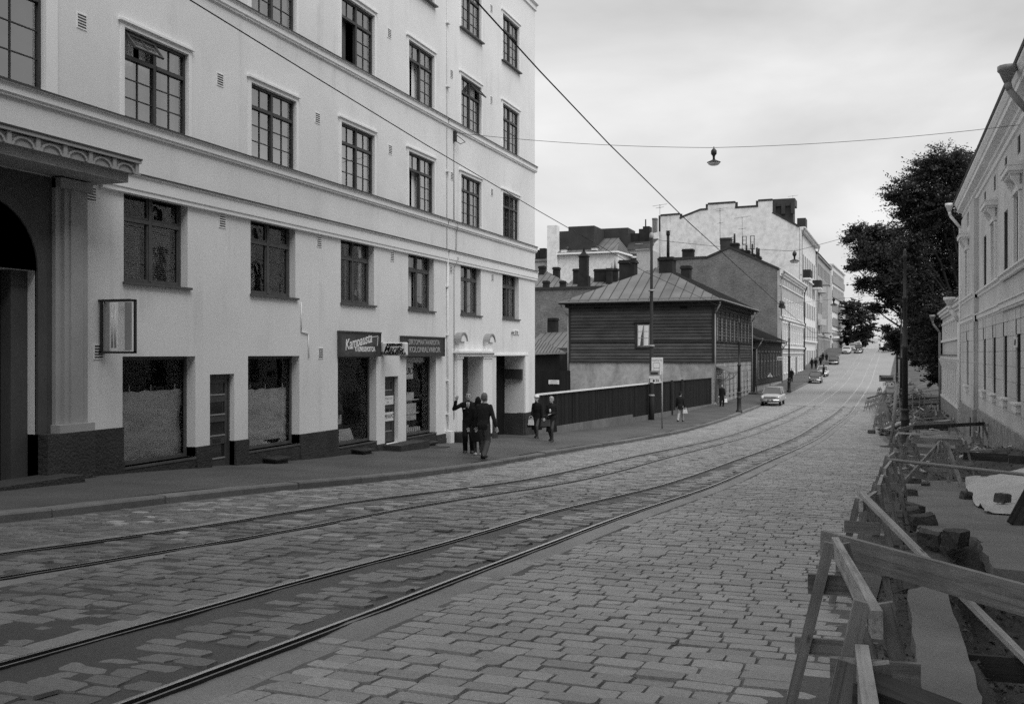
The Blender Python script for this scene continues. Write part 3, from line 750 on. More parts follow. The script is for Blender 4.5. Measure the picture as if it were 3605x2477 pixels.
# string courses: ledge over the ground floors, sill ledges, top cornice
def course(name, prof, y0, y1, mat='trim'):
    mb = MB()
    for (d0, z0), (d1, z1) in zip(prof, prof[1:]):
        mb.quad((FX + d0, y0, z0), (FX + d0, y1, z0), (FX + d1, y1, z1), (FX + d1, y0, z1))
    for yy, rev in ((y0, 0), (y1, 1)):
        p = [(FX + d, yy, z) for d, z in prof]; mb.poly(p if not rev else p[::-1])
    return fixbm(mb.build(name, mat, apt, AP))
LB = [(0, 3.02), (.07, 3.04), (.07, 3.10), (.09, 3.13), (.09, 3.36), (.12, 3.38), (.12, 3.43), (0, 3.45)]
LA = [(0, 4.20), (.05, 4.21), (.05, 4.24), (.08, 4.26), (.08, 4.40), (.12, 4.41), (.12, 4.44), (0, 4.46)]
LC = [(d, z + 3.33) for d, z in LA]
TC = [(0, 14.25), (.06, 14.27), (.06, 14.45), (.15, 14.5), (.15, 14.55), (0, 14.58)]
for a, b in ((14.5, 30.12), (30.2, 39.40)): course('cornice', LB, a, b)
for P_ in (LA, LC):
    for a, b in ((-29, 30.12), (30.2, 39.38)): course('cornice', P_, a, b)
course('cornice', LB, -29, 9.3); course('cornice', TC, -29, 39.36)
course('cornice', [(0, 17.0), (.3, 17.15), (.35, 17.3), (0, 17.31)], -29, 39.5)
for P_ in (LA, LC): # dark weathering sheet on top of each sill ledge
    course('ledge_flashing', [(0, P_[-1][1] + .004), (.135, P_[-2][1] + .004), (.135, P_[-2][1] - .02)], -29, 39.3, 'frame_dark')
course('ledge_flashing', [(0, 3.455), (.14, 3.436), (.14, 3.41)], 14.6, 39.3, 'frame_dark')

# windows of the upper floors
def trim(y0, y1, z0, z1, sill=False):
    mb = MB(); t = .10
    mb.box(FX, FX + .03, y0 - t, y0 - .003, z0, z1 + t); mb.box(FX, FX + .03, y1 + .003, y1 + t, z0, z1 + t); mb.box(FX, FX + .029, y0 - .003, y1 + .003, z1 + .003, z1 + t)
    mb.box(FX, FX + .075, y0 - t - .05, y1 + t + .05, z1 + t, z1 + t + .045)
    o = mb.build('window_surround', 'trim', apt, AP)
    return o
def sill(y0, y1, z, d0, d1, nm='window_sill'):
    mb = MB(); mb.box(FX + d0, FX + d1, y0, y1, z - .045, z); return mb.build(nm, 'frame_mid', apt, AP)
cA = ('curtain', curtain_mesh(1.86, 1.74, ((.05, .30), (.37, .46), (.54, .63), (.70, .95))))
cB = ('curtain', curtain_mesh(1.86, 1.74, ((.04, .96),), zbot=.0, ztop=.62))
cC = ('curtain', curtain_mesh(1.86, 1.74, ((.05, .28), (.36, .62), (.70, .95))))
cD = ('curtain', curtain_mesh(1.86, 1.74, ((.04, .96),)))
cE = ('curtain', curtain_mesh(1.86, 1.74, ((.05, .35), (.55, .95)), m='curtain_dark'))
bA = ('blind', blind_mesh(1.86, 1.74, 0, .70)); bB = ('blind', blind_mesh(1.86, 1.74, 0, .98))
setF2 = [[cC], [bB, cA], [cA], [cC], [cE], [cA]]
setF3 = [[cB], [cD], [cE], [cC], [cD], [cD]]
# curtains
openF2 = ['tl', '', '', 'bl', '', '']; openF3 = ['', '', 'bl', 'bl', 'tr', '']
lw, lh = W2/2 - .05 - .075, 1.74 * .7 - .12
for k, c in enumerate(CY):
    y0 = c - W2/2
    for zb, zt_, st, opn in ((F2B, F2T, setF2[k], openF2[k]), (F3B, F3T, setF3[k], openF3[k]), (F4B, F4T, [cD, cA, cC, cD, cD, cD][k:k+1], '')):
        h = zt_ - zb
        o = place_window(apt, AP, y0, zb, W2, h, 'grid', -.06, opn, st)
        trim(y0, y0 + W2, zb, zt_)
        if opn == 'tl': sash(o, lw, h * .3 - .12, (.03, .075, h - .08), (0, math.radians(-38), 0))
        if opn == 'tr': sash(o, lw, h * .3 - .12, (.03, W2/2 + .05, h - .08), (0, math.radians(-42), 0))
        if opn == 'bl': sash(o, lw, lh, (-.04, .075, .075 + lh), (0, 0, math.radians(62)), (1, 2))
    sill(y0 - .1, y0 + W2 + .1, F4B, -.06, .12)
    # first floor: deep plain reveals
    f1 = [[('blind', blind_mesh(1.86, 1.74, 0, .70, ((.06, .42), (.54, .90))))], [cE], [('curtain', curtain_mesh(1.86, 1.74, ((.06, .2), (.42, .5), (.84, .95)), m='curtain'))], [cE, cA], [cE, cA], [cE, cA]][k]
    o = place_window(apt, AP, y0, F1B, W2, F1T - F1B, 'plain', -.17, 'bl' if k == 3 else '', f1)
    sill(y0 - .03, y0 + W2 + .09, F1B, -.17, .06)
f, p = win_meshes(2.45, 2.2, 'grid', '')
o = inst('window', f, apt, Vector((FX - .06, 10.75, F2B)) - AP); inst('pane', p, o); inst('curtain', curtain_mesh(2.45, 2.2, ((.05, .2), (.86, .95)), m='curtain_dark'), o)
mb = MB(); mb.box(FX, FX + .05, 13.203, 13.46, F2B, F2T + .7); mb.build('window_surround', 'trim', apt, AP); mb = MB(); mb.box(FX, FX + .05, 10.49, 10.747, F2B, F2T + .7); mb.build('window_surround', 'trim', apt, AP)

# granite plinth, pier by pier, with the seam of its base course
PL = [(-30, 9.6, -1.36), (14.12, 15.09, -1.38), (17.23, 17.71, -1.94), (18.57, 19.08, -1.92), (21.22, 23.08, -1.98), (25.24, 25.77, -2.58), (26.62, 27.16, -2.62), (29.33, 30.86, -2.62), (34.12, 34.77, -2.42), (37.95, 39.32, -2.38)]
for a, b, z in PL:
    mb = MB(); mb.box(FX - .30, FX + .035, a, b, -4.3, z)
    if a > 0: mb.box(FX + .035, FX + .06, a, b, -4.3, gz((a+b)/2) + .36)
    mb.build('plinth', 'granite_dark', apt, AP)
for a, b, z in SH:
    mb = MB(); mb.box(FX - .34, FX + .02, a, b, -4.2, z - .05); mb.build('plinth', 'granite_dark', apt, AP)

# shop windows
def shopwin(a, b, z0, z1=-.05):
    mb = MB(); x = FX - .22; t = .07
    mb.box(x - .05, x, a, a + t, z0, z1); mb.box(x - .05, x, b - t, b, z0, z1); mb.box(x - .05, x, a + t, b - t, z1 - t, z1); mb.box(x - .05, x, a + t, b - t, z0, z0 + t)
    mb.box(x - .02, FX + .03, a + .003, b - .003, z0 - .045, z0)
    o = mb.build('shop_window', 'frame_mid', apt, AP)
    p = MB(); p.quad((x - .03, a + t, z0 + t), (x - .03, b - t, z0 + t), (x - .03, b - t, z1 - t), (x - .03, a + t, z1 - t)); p.build('pane', 'shopglass', o, AP)
    return o, x - .05
def crumple(a, b, z0, z1, x, torn=False):
    mb = MB(); mb.smooth = True; n, m = 46, 40
    def dx(y, z): return .05 * nz(y, z * 1.6, 1.6) + .03 * nz(y + z * .7, z * 2.2, 3.4, 4) + .015 * nz(y, z * 2, 9)
    i = mb.vs([(x - .05 + dx(a + (b-a)*k/n, z0 + (z1-z0)*j/m), a + (b-a)*k/n, z0 + (z1-z0)*j/m + (.03 * nz(k*.2, j*.2) if j == m else 0)) for j in range(m+1) for k in range(n+1)])
    for j in range(m):
        for k in range(n):
            if torn and j < 3 and 30 - j*3 < k < 38 + j: continue
            mb.face((i+j*(n+1)+k, i+j*(n+1)+k+1, i+(j+1)*(n+1)+k+1, i+(j+1)*(n+1)+k))
    for q in (.25, .55, .9): mb.box(x - .04, x - .03, a + (b-a)*q, a + (b-a)*q + .02, z1 - .02, z1 + .12)
    return mb
for i_, (a, b, z) in enumerate(SH):
    o, x = shopwin(a, b, z)
    if i_ < 2:
        crumple(a + .03, b - .04, z + .05, -.74 if i_ == 0 else -.83, x - .03, i_ == 1).build('paper_cover', 'paper', o, AP)
    else:
        mb = MB(); mb.box(x - .75, x - .08, a + .05, b - .05, z - .02, z + .05); mb.build('display_shelf', 'greypaint', o, AP)
        mb = MB(); mb.quad((x - .8, a, z), (x - .8, b, z), (x - .8, b, -.1), (x - .8, a, -.1)); mb.build('display_back', 'room', o, AP)
    if i_ == 2:
        inst('curtain', curtain_mesh(2.0, 1.7, ((.02, .55),), m='curtain_dark', x=0), o, Vector((x - .6, a + .05, z + .05)) - AP)
        mb = MB(); mb.box(x - .5, x - .48, a + .75, a + 1.5, z + .5, z + .78); mb.hexa([(x - .3, a + .15, z + .06), (x - .28, a + .15, z + .05), (x - .28, b - .3, z + .05), (x - .3, b - .3, z + .06)], [(x - .42, a + .15, z + .36), (x - .40, a + .15, z + .36), (x - .40, b - .3, z + .36), (x - .42, b - .3, z + .36)])
        mb.build('show_card', 'paper', o, AP)
        mb = MB(); mb.ball((x - .45, a + 1.25, z + 1.25), .1, .09, .13); mb.loft([((x - .45, a + 1.25, z + .78), .16, .2, (1,0,0), (0,1,0)), ((x - .45, a + 1.25, z + 1.0), .1, .17, (1,0,0), (0,1,0)), ((x - .45, a + 1.25, z + 1.15), .05, .05, (1,0,0), (0,1,0))]); mb.build('display_bust', 'curtain_dark', o, AP)
    if i_ == 3:
        mb = MB(); mb.box(x - .06, x - .055, a + .08, a + 1.15, -.78, -.28); mb.build('poster', 'paper', o, AP)
        text('poster_lettering', 'AR LBO', .30, (x - .045, a + .62, -.54), '+x', 'sign_mid', o, AP, shear=.25, sx=1.0)
        mb = MB(); mb.loft([((x - .06, a + .5, -1.45), .004, .03, (1,0,0), (0,1,0)), ((x - .06, a + .5, -1.3), .004, .12, (1,0,0), (0,1,0)), ((x - .06, a + .5, -1.1), .004, .15, (1,0,0), (0,1,0)), ((x - .06, a + .5, -.98), .004, .07, (1,0,0), (0,1,0))]); mb.build('poster', 'white', o, AP)
        mb = MB()
        for zz in (z + .62, z + 1.05): mb.box(x - .5, x - .2, a + .8, b - .3, zz, zz + .025)
        mb.box(x - .4, x - .38, a + 1.05, a + 1.75, z + .7, z + 1.02); mb.box(x - .45, x - .25, a + 1.1, a + 1.6, z + 1.08, z + 1.3)
        mb.box(x - .25, x - .24, a + .9, a + 1.75, z + .42, z + .95)
        mb.build('show_card', 'paper', o, AP)
        mb = MB()
        for k in range(13): mb.box(x - .3, x - .16, a + .1 + k*.14, a + .2 + k*.14, z + .06, z + .2)
        for k in range(7): mb.box(x - .55, x - .38, a + .15 + k*.2, a + .3 + k*.2, z + .06, z + .26 + .07 * (k % 3))
        mb.build('goods', 'white', o, AP)
        mb = MB()
        for k in range(5): mb.lathe([(.05, 0), (.05, .16), (.02, .22), (.02, .27)], (x - .5, a + .3 + k*.22, z + .30), 8)
        mb.build('bottles', 'greypaint', o, AP)
        mb = MB(); n = 40; i0 = mb.vs([(x - .12 + .01*math.sin(k), a + .1 + (b-a-.2)*k/n, zz) for zz in (-.12, None) for k in range(n+1) for zz in ([-.12] if zz == -.12 else [-.26 - .03*abs(math.sin(k*.5))])])
        for k in range(n): mb.face((i0+k, i0+k+1, i0+n+2+k, i0+n+1+k))
        mb.build('valance', 'curtain', o, AP)

# doors with glazed panels
def shopdoor(a, b, z0, z1, dd, slot=False, plates=()):
    x = FX - .12; mb = MB(); w_ = b - a
    mb.box(x - .05, x, a + .003, a + .06, z0, z1); mb.box(x - .05, x, b - .06, b - .003, z0, z1); mb.box(x - .05, x, a + .06, b - .06, z1 - .1, z1)
    H = z1 - .1 - z0; y0, y1 = a + .06, b - .06; st = .1
    mb.box(x - .06, x - .015, y0, y0 + st, z0, z1 - .1); mb.box(x - .06, x - .015, y1 - st, y1, z0, z1 - .1)
    zs = [.0, .17, .31, .385, .53, .61, .755, .83, .965, 1.0] if not slot else [.0, .16, .31, .40, .545, .62, .755, .83, .955, 1.0]
    zz = [z0 + H * q for q in zs]
    rails = [(zz[0], zz[1]), (zz[2], zz[3]), (zz[4], zz[5]), (zz[6], zz[7]), (zz[8], zz[9])]
    for c, e in rails: mb.box(x - .058, x - .017, y0 + st, y1 - st, c, e)
    o = mb.build('door', 'door', apt, AP)
    for c, e in ((zz[1], zz[2]), (zz[3], zz[4]), (zz[5], zz[6]), (zz[7], zz[8])):
        p = MB(); p.box(x - .05, x - .035, y0 + st, y1 - st, c, e); p.build('door_pane', 'darkglass', o, AP)
        p = MB(); p.box(x - .03, x - .005, y0 + st, y1 - st, c - .012, c + .018); p.build('glazing_bead', 'greypaint', o, AP)
    h = MB(); h.tube((x - .01, y0 + .04, z0 + 1.0), (x + .05, y0 + .04, z0 + 1.0), .015); h.tube((x + .05, y0 + .04, z0 + .92), (x + .05, y0 + .04, z0 + 1.1), .014); h.build('handle', 'iron', o, AP)
    if slot: s_ = MB(); s_.box(x - .016, x - .008, (a+b)/2 - .15, (a+b)/2 + .12, zz[2] + .05, zz[2] + .12); s_.build('letter_slot', 'iron', o, AP)
    for zc, txt, sz in plates:
        s_ = MB(); s_.box(x - .01, x + .004, y0 - .0, y1 - .02, zc - .13, zc + .13); q = s_.build('door_plate', 'white', o, AP)
        for r_, (t_, s2) in enumerate(zip(txt, sz)): text('lettering', t_, s2, (x + .005, (a+b)/2 - .01, zc + (.05 - .11 * r_ if len(txt) > 1 else 0)), '+x', 'blacklet' if len(txt) == 1 else 'greylet', o, AP, ext=.002, sx=.75)
    return o
shopdoor(17.71, 18.57, -2.60, -.44, .14, True)
shopdoor(25.77, 26.62, -2.58, -.66, .14, False, ((-1.36, ('SIIRTOMAATAVARA', 'LIIKE'), (.085, .085)), (-1.84, ('KAMPAAMO',), (.18,))))
def steps(label, boxes, mat='granite_dark'):
    mb = MB()
    for bx in boxes: mb.box(*bx)
    return tag(mb.build('doorstep', mat), label, 'steps')
steps('two dark granite steps in front of the hairdresser door', [(FX + .035, FX + .62, 25.55, 27.5, -2.86, -2.62), (FX + .035, FX + .98, 25.35, 28.2, -3.2, -2.85)])
steps('low pale doorstep slab before the door between the papered shop windows', [(FX + .035, FX + .55, 17.5, 18.85, -2.9, -2.55 + gz(18) * 0)], 'kerbstone')
steps('wide dark step at the arched portal', [(FX + .04, FX + .75, 10.3, 13.35, -2.6, -2.04)])
# small hinged hatch boxes at the foot of the wall
for y, lb in ((19.95, 'iron cellar hatch box below the second papered shop window'), (24.1, 'iron cellar hatch box below the curtained hairdresser window'), (28.35, 'iron cellar hatch box beside the granite steps')):
    mb = MB(); g = pz(FX, y); mb.box(FX + .03, FX + .32, y - .26, y + .26, g - .1, g + .09); mb.hexa([(FX + .03, y - .34, g + .12), (FX + .40, y - .34, g + .085), (FX + .40, y + .34, g + .085), (FX + .03, y + .34, g + .12)], [(FX + .03, y - .34, g + .15), (FX + .40, y - .34, g + .115), (FX + .40, y + .34, g + .115), (FX + .03, y + .34, g + .15)])
    tag(mb.build('cellar_hatch', 'iron'), lb, 'hatch', 'cellar hatch boxes')

# side portal with scrolls, and the gateway
mb = MB()
for a, b in ((30.86, 31.3), (33.2, 34.1)):
    mb.box(FX, FX + .10, a, b - .002, -2.9, -.09); mb.box(FX, FX + .13, a - .03, b + .03, -.17, -.09)
mb.box(FX, FX + .16, 30.8, 34.16, -.09, .03); mb.box(FX, FX + .24, 30.7, 34.26, .03, .10)
mb.build('portal_surround', 'trim', apt, AP)
for y in (31.1, 33.75):
    mb = MB(); mb.box(FX, FX + .16, y - .22, y + .22, .10, .42)
    pr_ = [(FX + .0, y + .3 * math.cos(a) * .9, .42 + .28 * math.sin(a)) for a in [PI * k / 10 for k in range(11)]]
    mb.prism(pr_, (.22, 0, 0)); mb.build('portal_scroll', 'trim', apt, AP); 
    m2 = MB(); m2.prism([(FX - .01 + .26, y + .33 * math.cos(a), .42 + .31 * math.sin(a)) for a in [PI * k / 10 for k in range(11)]] + [(FX + .25, y + .27 * math.cos(a), .42 + .25 * math.sin(a)) for a in [PI * k / 10 for k in range(10, -1, -1)]], (-.25, 0, 0)); m2.build('scroll_flashing', 'greypaint', apt, AP)
mb = MB(); x = FX - .5; mb.box(x - .05, x, 31.3, 33.2, -3.1, -.1); o = mb.build('door', 'door', apt, AP)
p = MB()
for a, b in ((31.45, 32.1), (32.35, 33.0)):
    for c, e in ((-.9, -.25), (-1.6, -1.1), (-2.3, -1.8)): p.box(x, x + .01, a, b, c, e)
p.build('door_pane', 'darkglass', o, AP)
mb = MB(); mb.box(x, x + .03, 31.3, 33.2, -1.02, -.96); mb.box(x, x + .06, 32.18, 32.27, -3, -.1); mb.build('door_rail', 'frame_mid', o, AP)
steps('low grey doorstep of the side portal behind the talking people', [(FX - .5, FX + .4, 31.1, 33.3, -3.35, -2.98)], 'kerbstone')
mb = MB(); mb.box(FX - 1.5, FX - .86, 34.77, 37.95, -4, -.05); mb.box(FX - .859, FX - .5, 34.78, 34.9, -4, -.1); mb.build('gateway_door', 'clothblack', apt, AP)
mb = MB(); mb.box(FX - .84, FX - .06, 37.80, 37.945, -1.02, -.62); mb.build('gateway_beam', 'frame_dark', apt, AP)
mb = MB(); mb.box(FX - .85, FX + .0, 37.82, 37.949, -4.2, -2.40); mb.build('plinth', 'granite_dark', apt, AP)
mb = MB(); mb.box(FX, FX + .04, 37.96, 38.35, -2.38, -.02); mb.box(FX, FX + .05, 33.9, 38.4, -.07, -.0); mb.build('gateway_surround', 'trim', apt, AP)

# main portal: arch rings, pilasters and the canopy with its arcade frieze
yc, zc = 11.9, 1.4
def ring(r0, r1, d0, d1, mat, nm):
    mb = MB(); n = 20; A = [PI * k / n for k in range(n + 1)]
    for a, b in zip(A, A[1:]):
        c = lambda r, t, d: (FX + d, yc + r * math.cos(t), zc + r * math.sin(t))
        mb.quad(c(r0, a, d0), c(r1, a, d0), c(r1, b, d0), c(r0, b, d0)); mb.quad(c(r0, a, d1), c(r0, a, d0), c(r0, b, d0), c(r0, b, d1)); mb.quad(c(r1, a, d0), c(r1, a, d1), c(r1, b, d1), c(r1, b, d0))
    for s_ in (-1, 1): mb.box(FX + d1, FX + d0, yc + s_ * r0, yc + s_ * r1, -3, zc)
    return fixbm(mb.build(nm, mat, apt, AP))
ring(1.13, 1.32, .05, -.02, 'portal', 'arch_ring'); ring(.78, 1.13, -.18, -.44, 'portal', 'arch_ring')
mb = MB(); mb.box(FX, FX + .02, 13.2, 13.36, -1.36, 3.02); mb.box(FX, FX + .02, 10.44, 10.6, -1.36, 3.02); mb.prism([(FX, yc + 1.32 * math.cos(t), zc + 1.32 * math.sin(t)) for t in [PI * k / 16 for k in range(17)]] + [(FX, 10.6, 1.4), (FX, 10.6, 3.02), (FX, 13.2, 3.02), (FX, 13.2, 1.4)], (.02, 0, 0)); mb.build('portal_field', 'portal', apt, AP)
mb = MB(); mb.prism([(FX + .003, yc + 1.131 * math.cos(t), zc + 1.131 * math.sin(t)) for t in [PI * k / 16 for k in range(17)]], (-.012, 0, 0)); mb.build('arch_head', 'clothblack', apt, AP)  # arch head and door in black: recess shade put into the colour
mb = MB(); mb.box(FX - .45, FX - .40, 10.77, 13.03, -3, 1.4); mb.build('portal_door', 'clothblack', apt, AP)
for s_ in (-1, 1):
    m_ = lambda y: yc + s_ * (y - yc)
    mb = MB(); mb.box(FX, FX + .10, m_(13.36), m_(14.1), -1.3, 3.02); mb.box(FX + .1, FX + .16, m_(13.5), m_(14.02), -1.3, 2.95); mb.box(FX + .16, FX + .19, m_(13.62), m_(13.9), -1.25, 2.9)
    mb.box(FX, FX + .23, m_(13.33), m_(14.14), -1.36, -1.22); mb.box(FX, FX + .22, m_(13.36), m_(14.1), 2.85, 3.02); mb.build('portal_pilaster', 'portalpil', apt, AP)
    mb = MB(); mb.box(FX - .2, FX + .26, m_(13.03), m_(14.12), -4, -1.36); mb.build('plinth', 'granite_dark', apt, AP)
mb = MB(); x0, x1, ya, yb = FX, -12.42, 9.35, 14.45
mb.box(x0, x1, ya, yb, 3.21, 3.38); mb.box(x0, x1 + .06, ya - .05, yb + .06, 3.40, 3.46); mb.box(x0, x1 - .1, ya + .1, yb - .1, 3.05, 3.21)
can = mb.build('canopy', 'portalpil', apt, AP)
mb = MB()
for k in range(9):
    y = yb - .3 - k * .56
    pts = [(x1 + .012, y + .2 * math.cos(a), 3.22 + .13 * math.sin(a)) for a in [PI * q / 8 for q in range(9)]]
    for a, b in zip(pts, pts[1:]): mb.bar(a, b, .035, .03, (1, 0, 0))
    mb.box(x1, x1 + .035, y + .24, y + .32, 3.21, 3.39); mb.box(x1, x1 + .04, y + .2, y + .36, 3.20, 3.235)
mb.build('arcade_frieze', 'portalpil', can, AP)
mb = MB(); mb.box(x0, x1 + .075, ya - .06, yb + .075, 3.462, 3.485); mb.build('canopy_flashing', 'frame_dark', can, AP)

# ventilation grilles, seam pipe and cables
for u, v in ((287, 76), (774, 281), (1117, 416), (1373, 527), (321, 684), (782, 780), (1123, 851), (1380, 903), (1587, 948), (346, 1238), (1128, 1243), (1589, 261), (1590, 620), (1729, 352), (1731, 677), (1729, 30), (1370, 118), (1733, 976)):
    p_ = onX(u, v, FX); mb = MB(); mb.box(FX, FX + .012, p_.y - .12, p_.y + .12, p_.z - .14, p_.z + .14); q = mb.build('vent_grille', 'trim', apt, AP)
    mb = MB()
    for k in range(5): mb.box(FX + .012, FX + .016, p_.y - .1, p_.y + .1, p_.z - .11 + k*.05, p_.z - .085 + k*.05)
    mb.build('vent_slots', 'frame_dark', q, AP)
mb = MB(); mb.tube((FX + .05, 30.16, 3.4), (FX + .05, 30.16, -2.6), .026, .026, 8); mb.tube((FX + .02, 30.16, 17), (FX + .02, 30.16, 3.4), .012, .012, 6)
for z in (-2, -.9, .6, 2.2, 4.4, 6, 8.8, 10.9): mb.box(FX, FX + .09, 30.1, 30.3, z, z + .03)
mb.build('downpipe', 'plaster', apt, AP)
mb = MB(); mb.box(FX + .0, FX + .2, 30.05, 30.35, -3.0, -2.55); mb.build('downpipe_shoe', 'white', apt, AP)
mb = MB(); mb.path([(FX + .02, 30.75, 7.1), (FX + .02, 30.75, 4.5), (FX + .15, 30.8, 4.35), (FX + .03, 30.95, 4.1), (FX + .02, 30.9, 3.3), (FX + .15, 30.85, 3.2), (FX + .03, 30.75, 2.9), (FX + .02, 30.75, -2.2)], .013, 6)
mb.build('cable_conduit', 'greypaint', apt, AP)
mb = MB(); mb.path([(FX + .02, 21.27, F1B - .1), (FX + .02, 21.27, .55), (FX + .02, 21.6, .5), (FX + .02, 21.62, -.1)], .014, 6); mb.build('cable_conduit', 'plaster', apt, AP)
mb = MB(); mb.box(FX + .035, FX + .4, 30.55, 31.1, -3.1, -2.62); mb.tube((FX + .2, 30.7, -3.2), (FX + .2, 30.7, -2.7), .05); mb.tube((FX + .3, 30.95, -3.2), (FX + .3, 30.95, -2.7), .05)
tag(mb.build('standpipe', 'iron'), 'dark iron standpipes against the plinth left of the side portal', 'pipe')

# signs on the facade
def facesign(name, label, a, b, z0, z1, th, mat, frame='frame_dark'):
    r = thing(name, label, 'sign', (FX, (a+b)/2, z0)); o = (FX, (a+b)/2, z0)
    mb = MB(); mb.box(FX + .003, FX + th, a, b, z0, z1); mb.build('board', mat, r, o)
    mb = MB(); mb.box(FX + .002, FX + th + .03, a - .04, b + .04, z1, z1 + .04); mb.box(FX + .002, FX + th + .02, a - .03, a, z0, z1); mb.box(FX + .002, FX + th + .02, b, b + .03, z0, z1); mb.box(FX + .002, FX + th + .02, a - .03, b + .03, z0 - .04, z0); mb.build('sign_frame', frame, r, o)
    return r, o, FX + th
r, o, x = facesign('shop_sign', 'dark sign with sloping white script over the hairdresser window', 23.08, 25.28, -.04, .57, .10, 'sign_mid')
t = text('script_lettering', 'Kampausta', .40, (x + .002, 24.02, .33), '+x', 'whitelet', r, o, shear=.35, sx=.86, bold=.004, tilt=math.radians(9))
text('lettering', 'KAUNEUSHOITOA', .19, (x + .002, 24.4, .12), '+x', 'whitelet', r, o, sx=.72, bold=.004)
mb = MB()
for a, b in (((24.75, .46), (25.15, .50)), ((25.15, .50), (25.1, .22)), ((23.58, .14), (23.72, .14))): mb.bar((x + .004, a[0], a[1]), (x + .004, b[0], b[1]), .014, .008, (1, 0, 0))
mb.build('flourish', 'whitelet', r, o)
r, o, x = facesign('shop_sign', 'black grocery sign with two lines of grey capitals', 26.75, 29.75, -.04, .50, .10, 'sign_dark')
text('lettering', 'SIIRTOMAATAVAROITA', .23, (x + .002, 28.25, .35), '+x', 'greylet', r, o, sx=.93, bold=.003)
text('lettering', 'KOLONIALVAROR', .24, (x + .002, 28.3, .12), '+x', 'greylet', r, o, sx=1.14, bold=.003)
YB = 25.62
pa, pb = onY(1349, 1205, YB), onY(1433, 1252, YB)
r = thing('projecting_sign', 'white box sign for a beauty salon sticking out from the facade', 'sign', (pa.x, YB, pb.z)); o = (pa.x, YB, pb.z)
mb = MB(); mb.box(pa.x, pb.x, YB - .09, YB + .09, pb.z, pa.z); bx = mb.build('sign_box', 'white', r, o)
bv = bx.modifiers.new('bevel', 'BEVEL'); bv.width = .04; bv.segments = 3
mb = MB(); mb.tube((FX, YB, pa.z - .06), (pa.x, YB, pa.z - .06), .016); mb.tube((FX, YB, pb.z + .08), (pa.x, YB, pb.z + .08), .016); mb.box(FX + .003, FX + .03, YB - .06, YB + .06, pb.z, pa.z); mb.build('bracket', 'greypaint', r, o)
xm = (pa.x + pb.x) / 2
for s_ in (1,):
    text('lettering', 'KAMPAAMO', .10, (xm + .03, YB - .095, pa.z - .07), '-y', 'blacklet', r, o, sx=.9, bold=.008)
    text('lettering', 'KAUNEUSHOITOLA', .10, (xm, YB - .095, pb.z + .07), '-y', 'blacklet', r, o, sx=.88, bold=.008)
    text('script_lettering', 'Mara', .23, (xm - .08, YB - .095, (pa.z + pb.z) / 2), '-y', 'blacklet', r, o, shear=.35, bold=.003)
    mb = MB(); cx_, cz_ = xm + .24, (pa.z + pb.z) / 2
    P_ = [(cx_ + .07 * math.cos(a) , YB - .094, cz_ + .05 * math.sin(a)) for a in [PI * (.9 + k * .13) for k in range(10)]]
    for a, b in zip(P_, P_[1:]): mb.bar(a, b, .045, .006, (0, 1, 0))
    mb.bar((cx_ - .06, YB - .094, cz_ + .06), (cx_ + .03, YB - .094, cz_ - .0), .02, .006, (0, 1, 0)); mb.ball((cx_ - .05, YB - .094, cz_ + .03), .025, .004, .03); mb.build('emblem', 'blacklet', r, o)
YB = 14.55
pa, pb = onY(398, 1058, YB), onY(500, 1240, YB)
r = thing('empty_sign_frame', 'empty light box frame with exposed tubes jutting from the facade', 'sign', (FX, YB, pb.z)); o = (FX, YB, pb.z)
xa, xb = FX + .04, FX + .72; z0, z1 = pb.z, pa.z
mb = MB()
for z in (z0, z1): mb.box(xa - .04, xb, YB - .09, YB - .05, z - .02, z + .02); mb.box(xa - .04, xb, YB + .05, YB + .09, z - .02, z + .02); mb.box(xa, xa + .04, YB - .05, YB + .05, z - .02, z + .02); 
mb.box(xa, xa + .04, YB - .09, YB - .05, z0, z1); mb.box(xb - .04, xb, YB + .05, YB + .09, z0, z1); mb.box(xa, xa + .04, YB + .05, YB + .09, z0, z1)
mb.build('sign_frame', 'iron', r, o)
mb = MB(); mb.box(xa + .06, xa + .10, YB - .05, YB + .05, z0 + .02, z1 - .02); mb.build('side_panel', 'greypaint', r, o); mb = MB(); mb.box(xb - .12, xb + .02, YB - .085, YB - .06, z0 + .04, z1 - .04); mb.build('side_panel', 'greypaint', r, o)
mb = MB(); mb.box(xa + .28, xb - .13, YB + .055, YB + .07, z0 + .03, z1 - .03); mb.build('back_panel', 'white', r, o)
mb = MB(); mb.tube((xa + .2, YB, z0 + .08), (xa + .2, YB, z1 - .08), .02); mb.tube((xa + .27, YB, z0 + .08), (xa + .27, YB, z1 - .08), .02); mb.build('light_tube', 'lampglass', r, o)
pa = onX(1804, 1163, FX); pb = onX(1827, 1178, FX)
r = thing('house_number_plate', 'small white plate numbered 25 B above the gateway', 'number plate', (FX, pa.y, pb.z)); o = (FX, pa.y, pb.z)
mb = MB(); mb.box(FX + .003, FX + .03, pa.y, pb.y, pb.z, pa.z); mb.build('plate', 'white', r, o); text('lettering', '25 B', .17, (FX + .032, (pa.y+pb.y)/2, (pa.z+pb.z)/2), '+x', 'blacklet', r, o, ext=.002, bold=.004)
mb = MB(); mb.ball((FX + .06, pa.y - .1, (pa.z+pb.z)/2), .06); mb.build('lamp', 'greypaint', r, o)
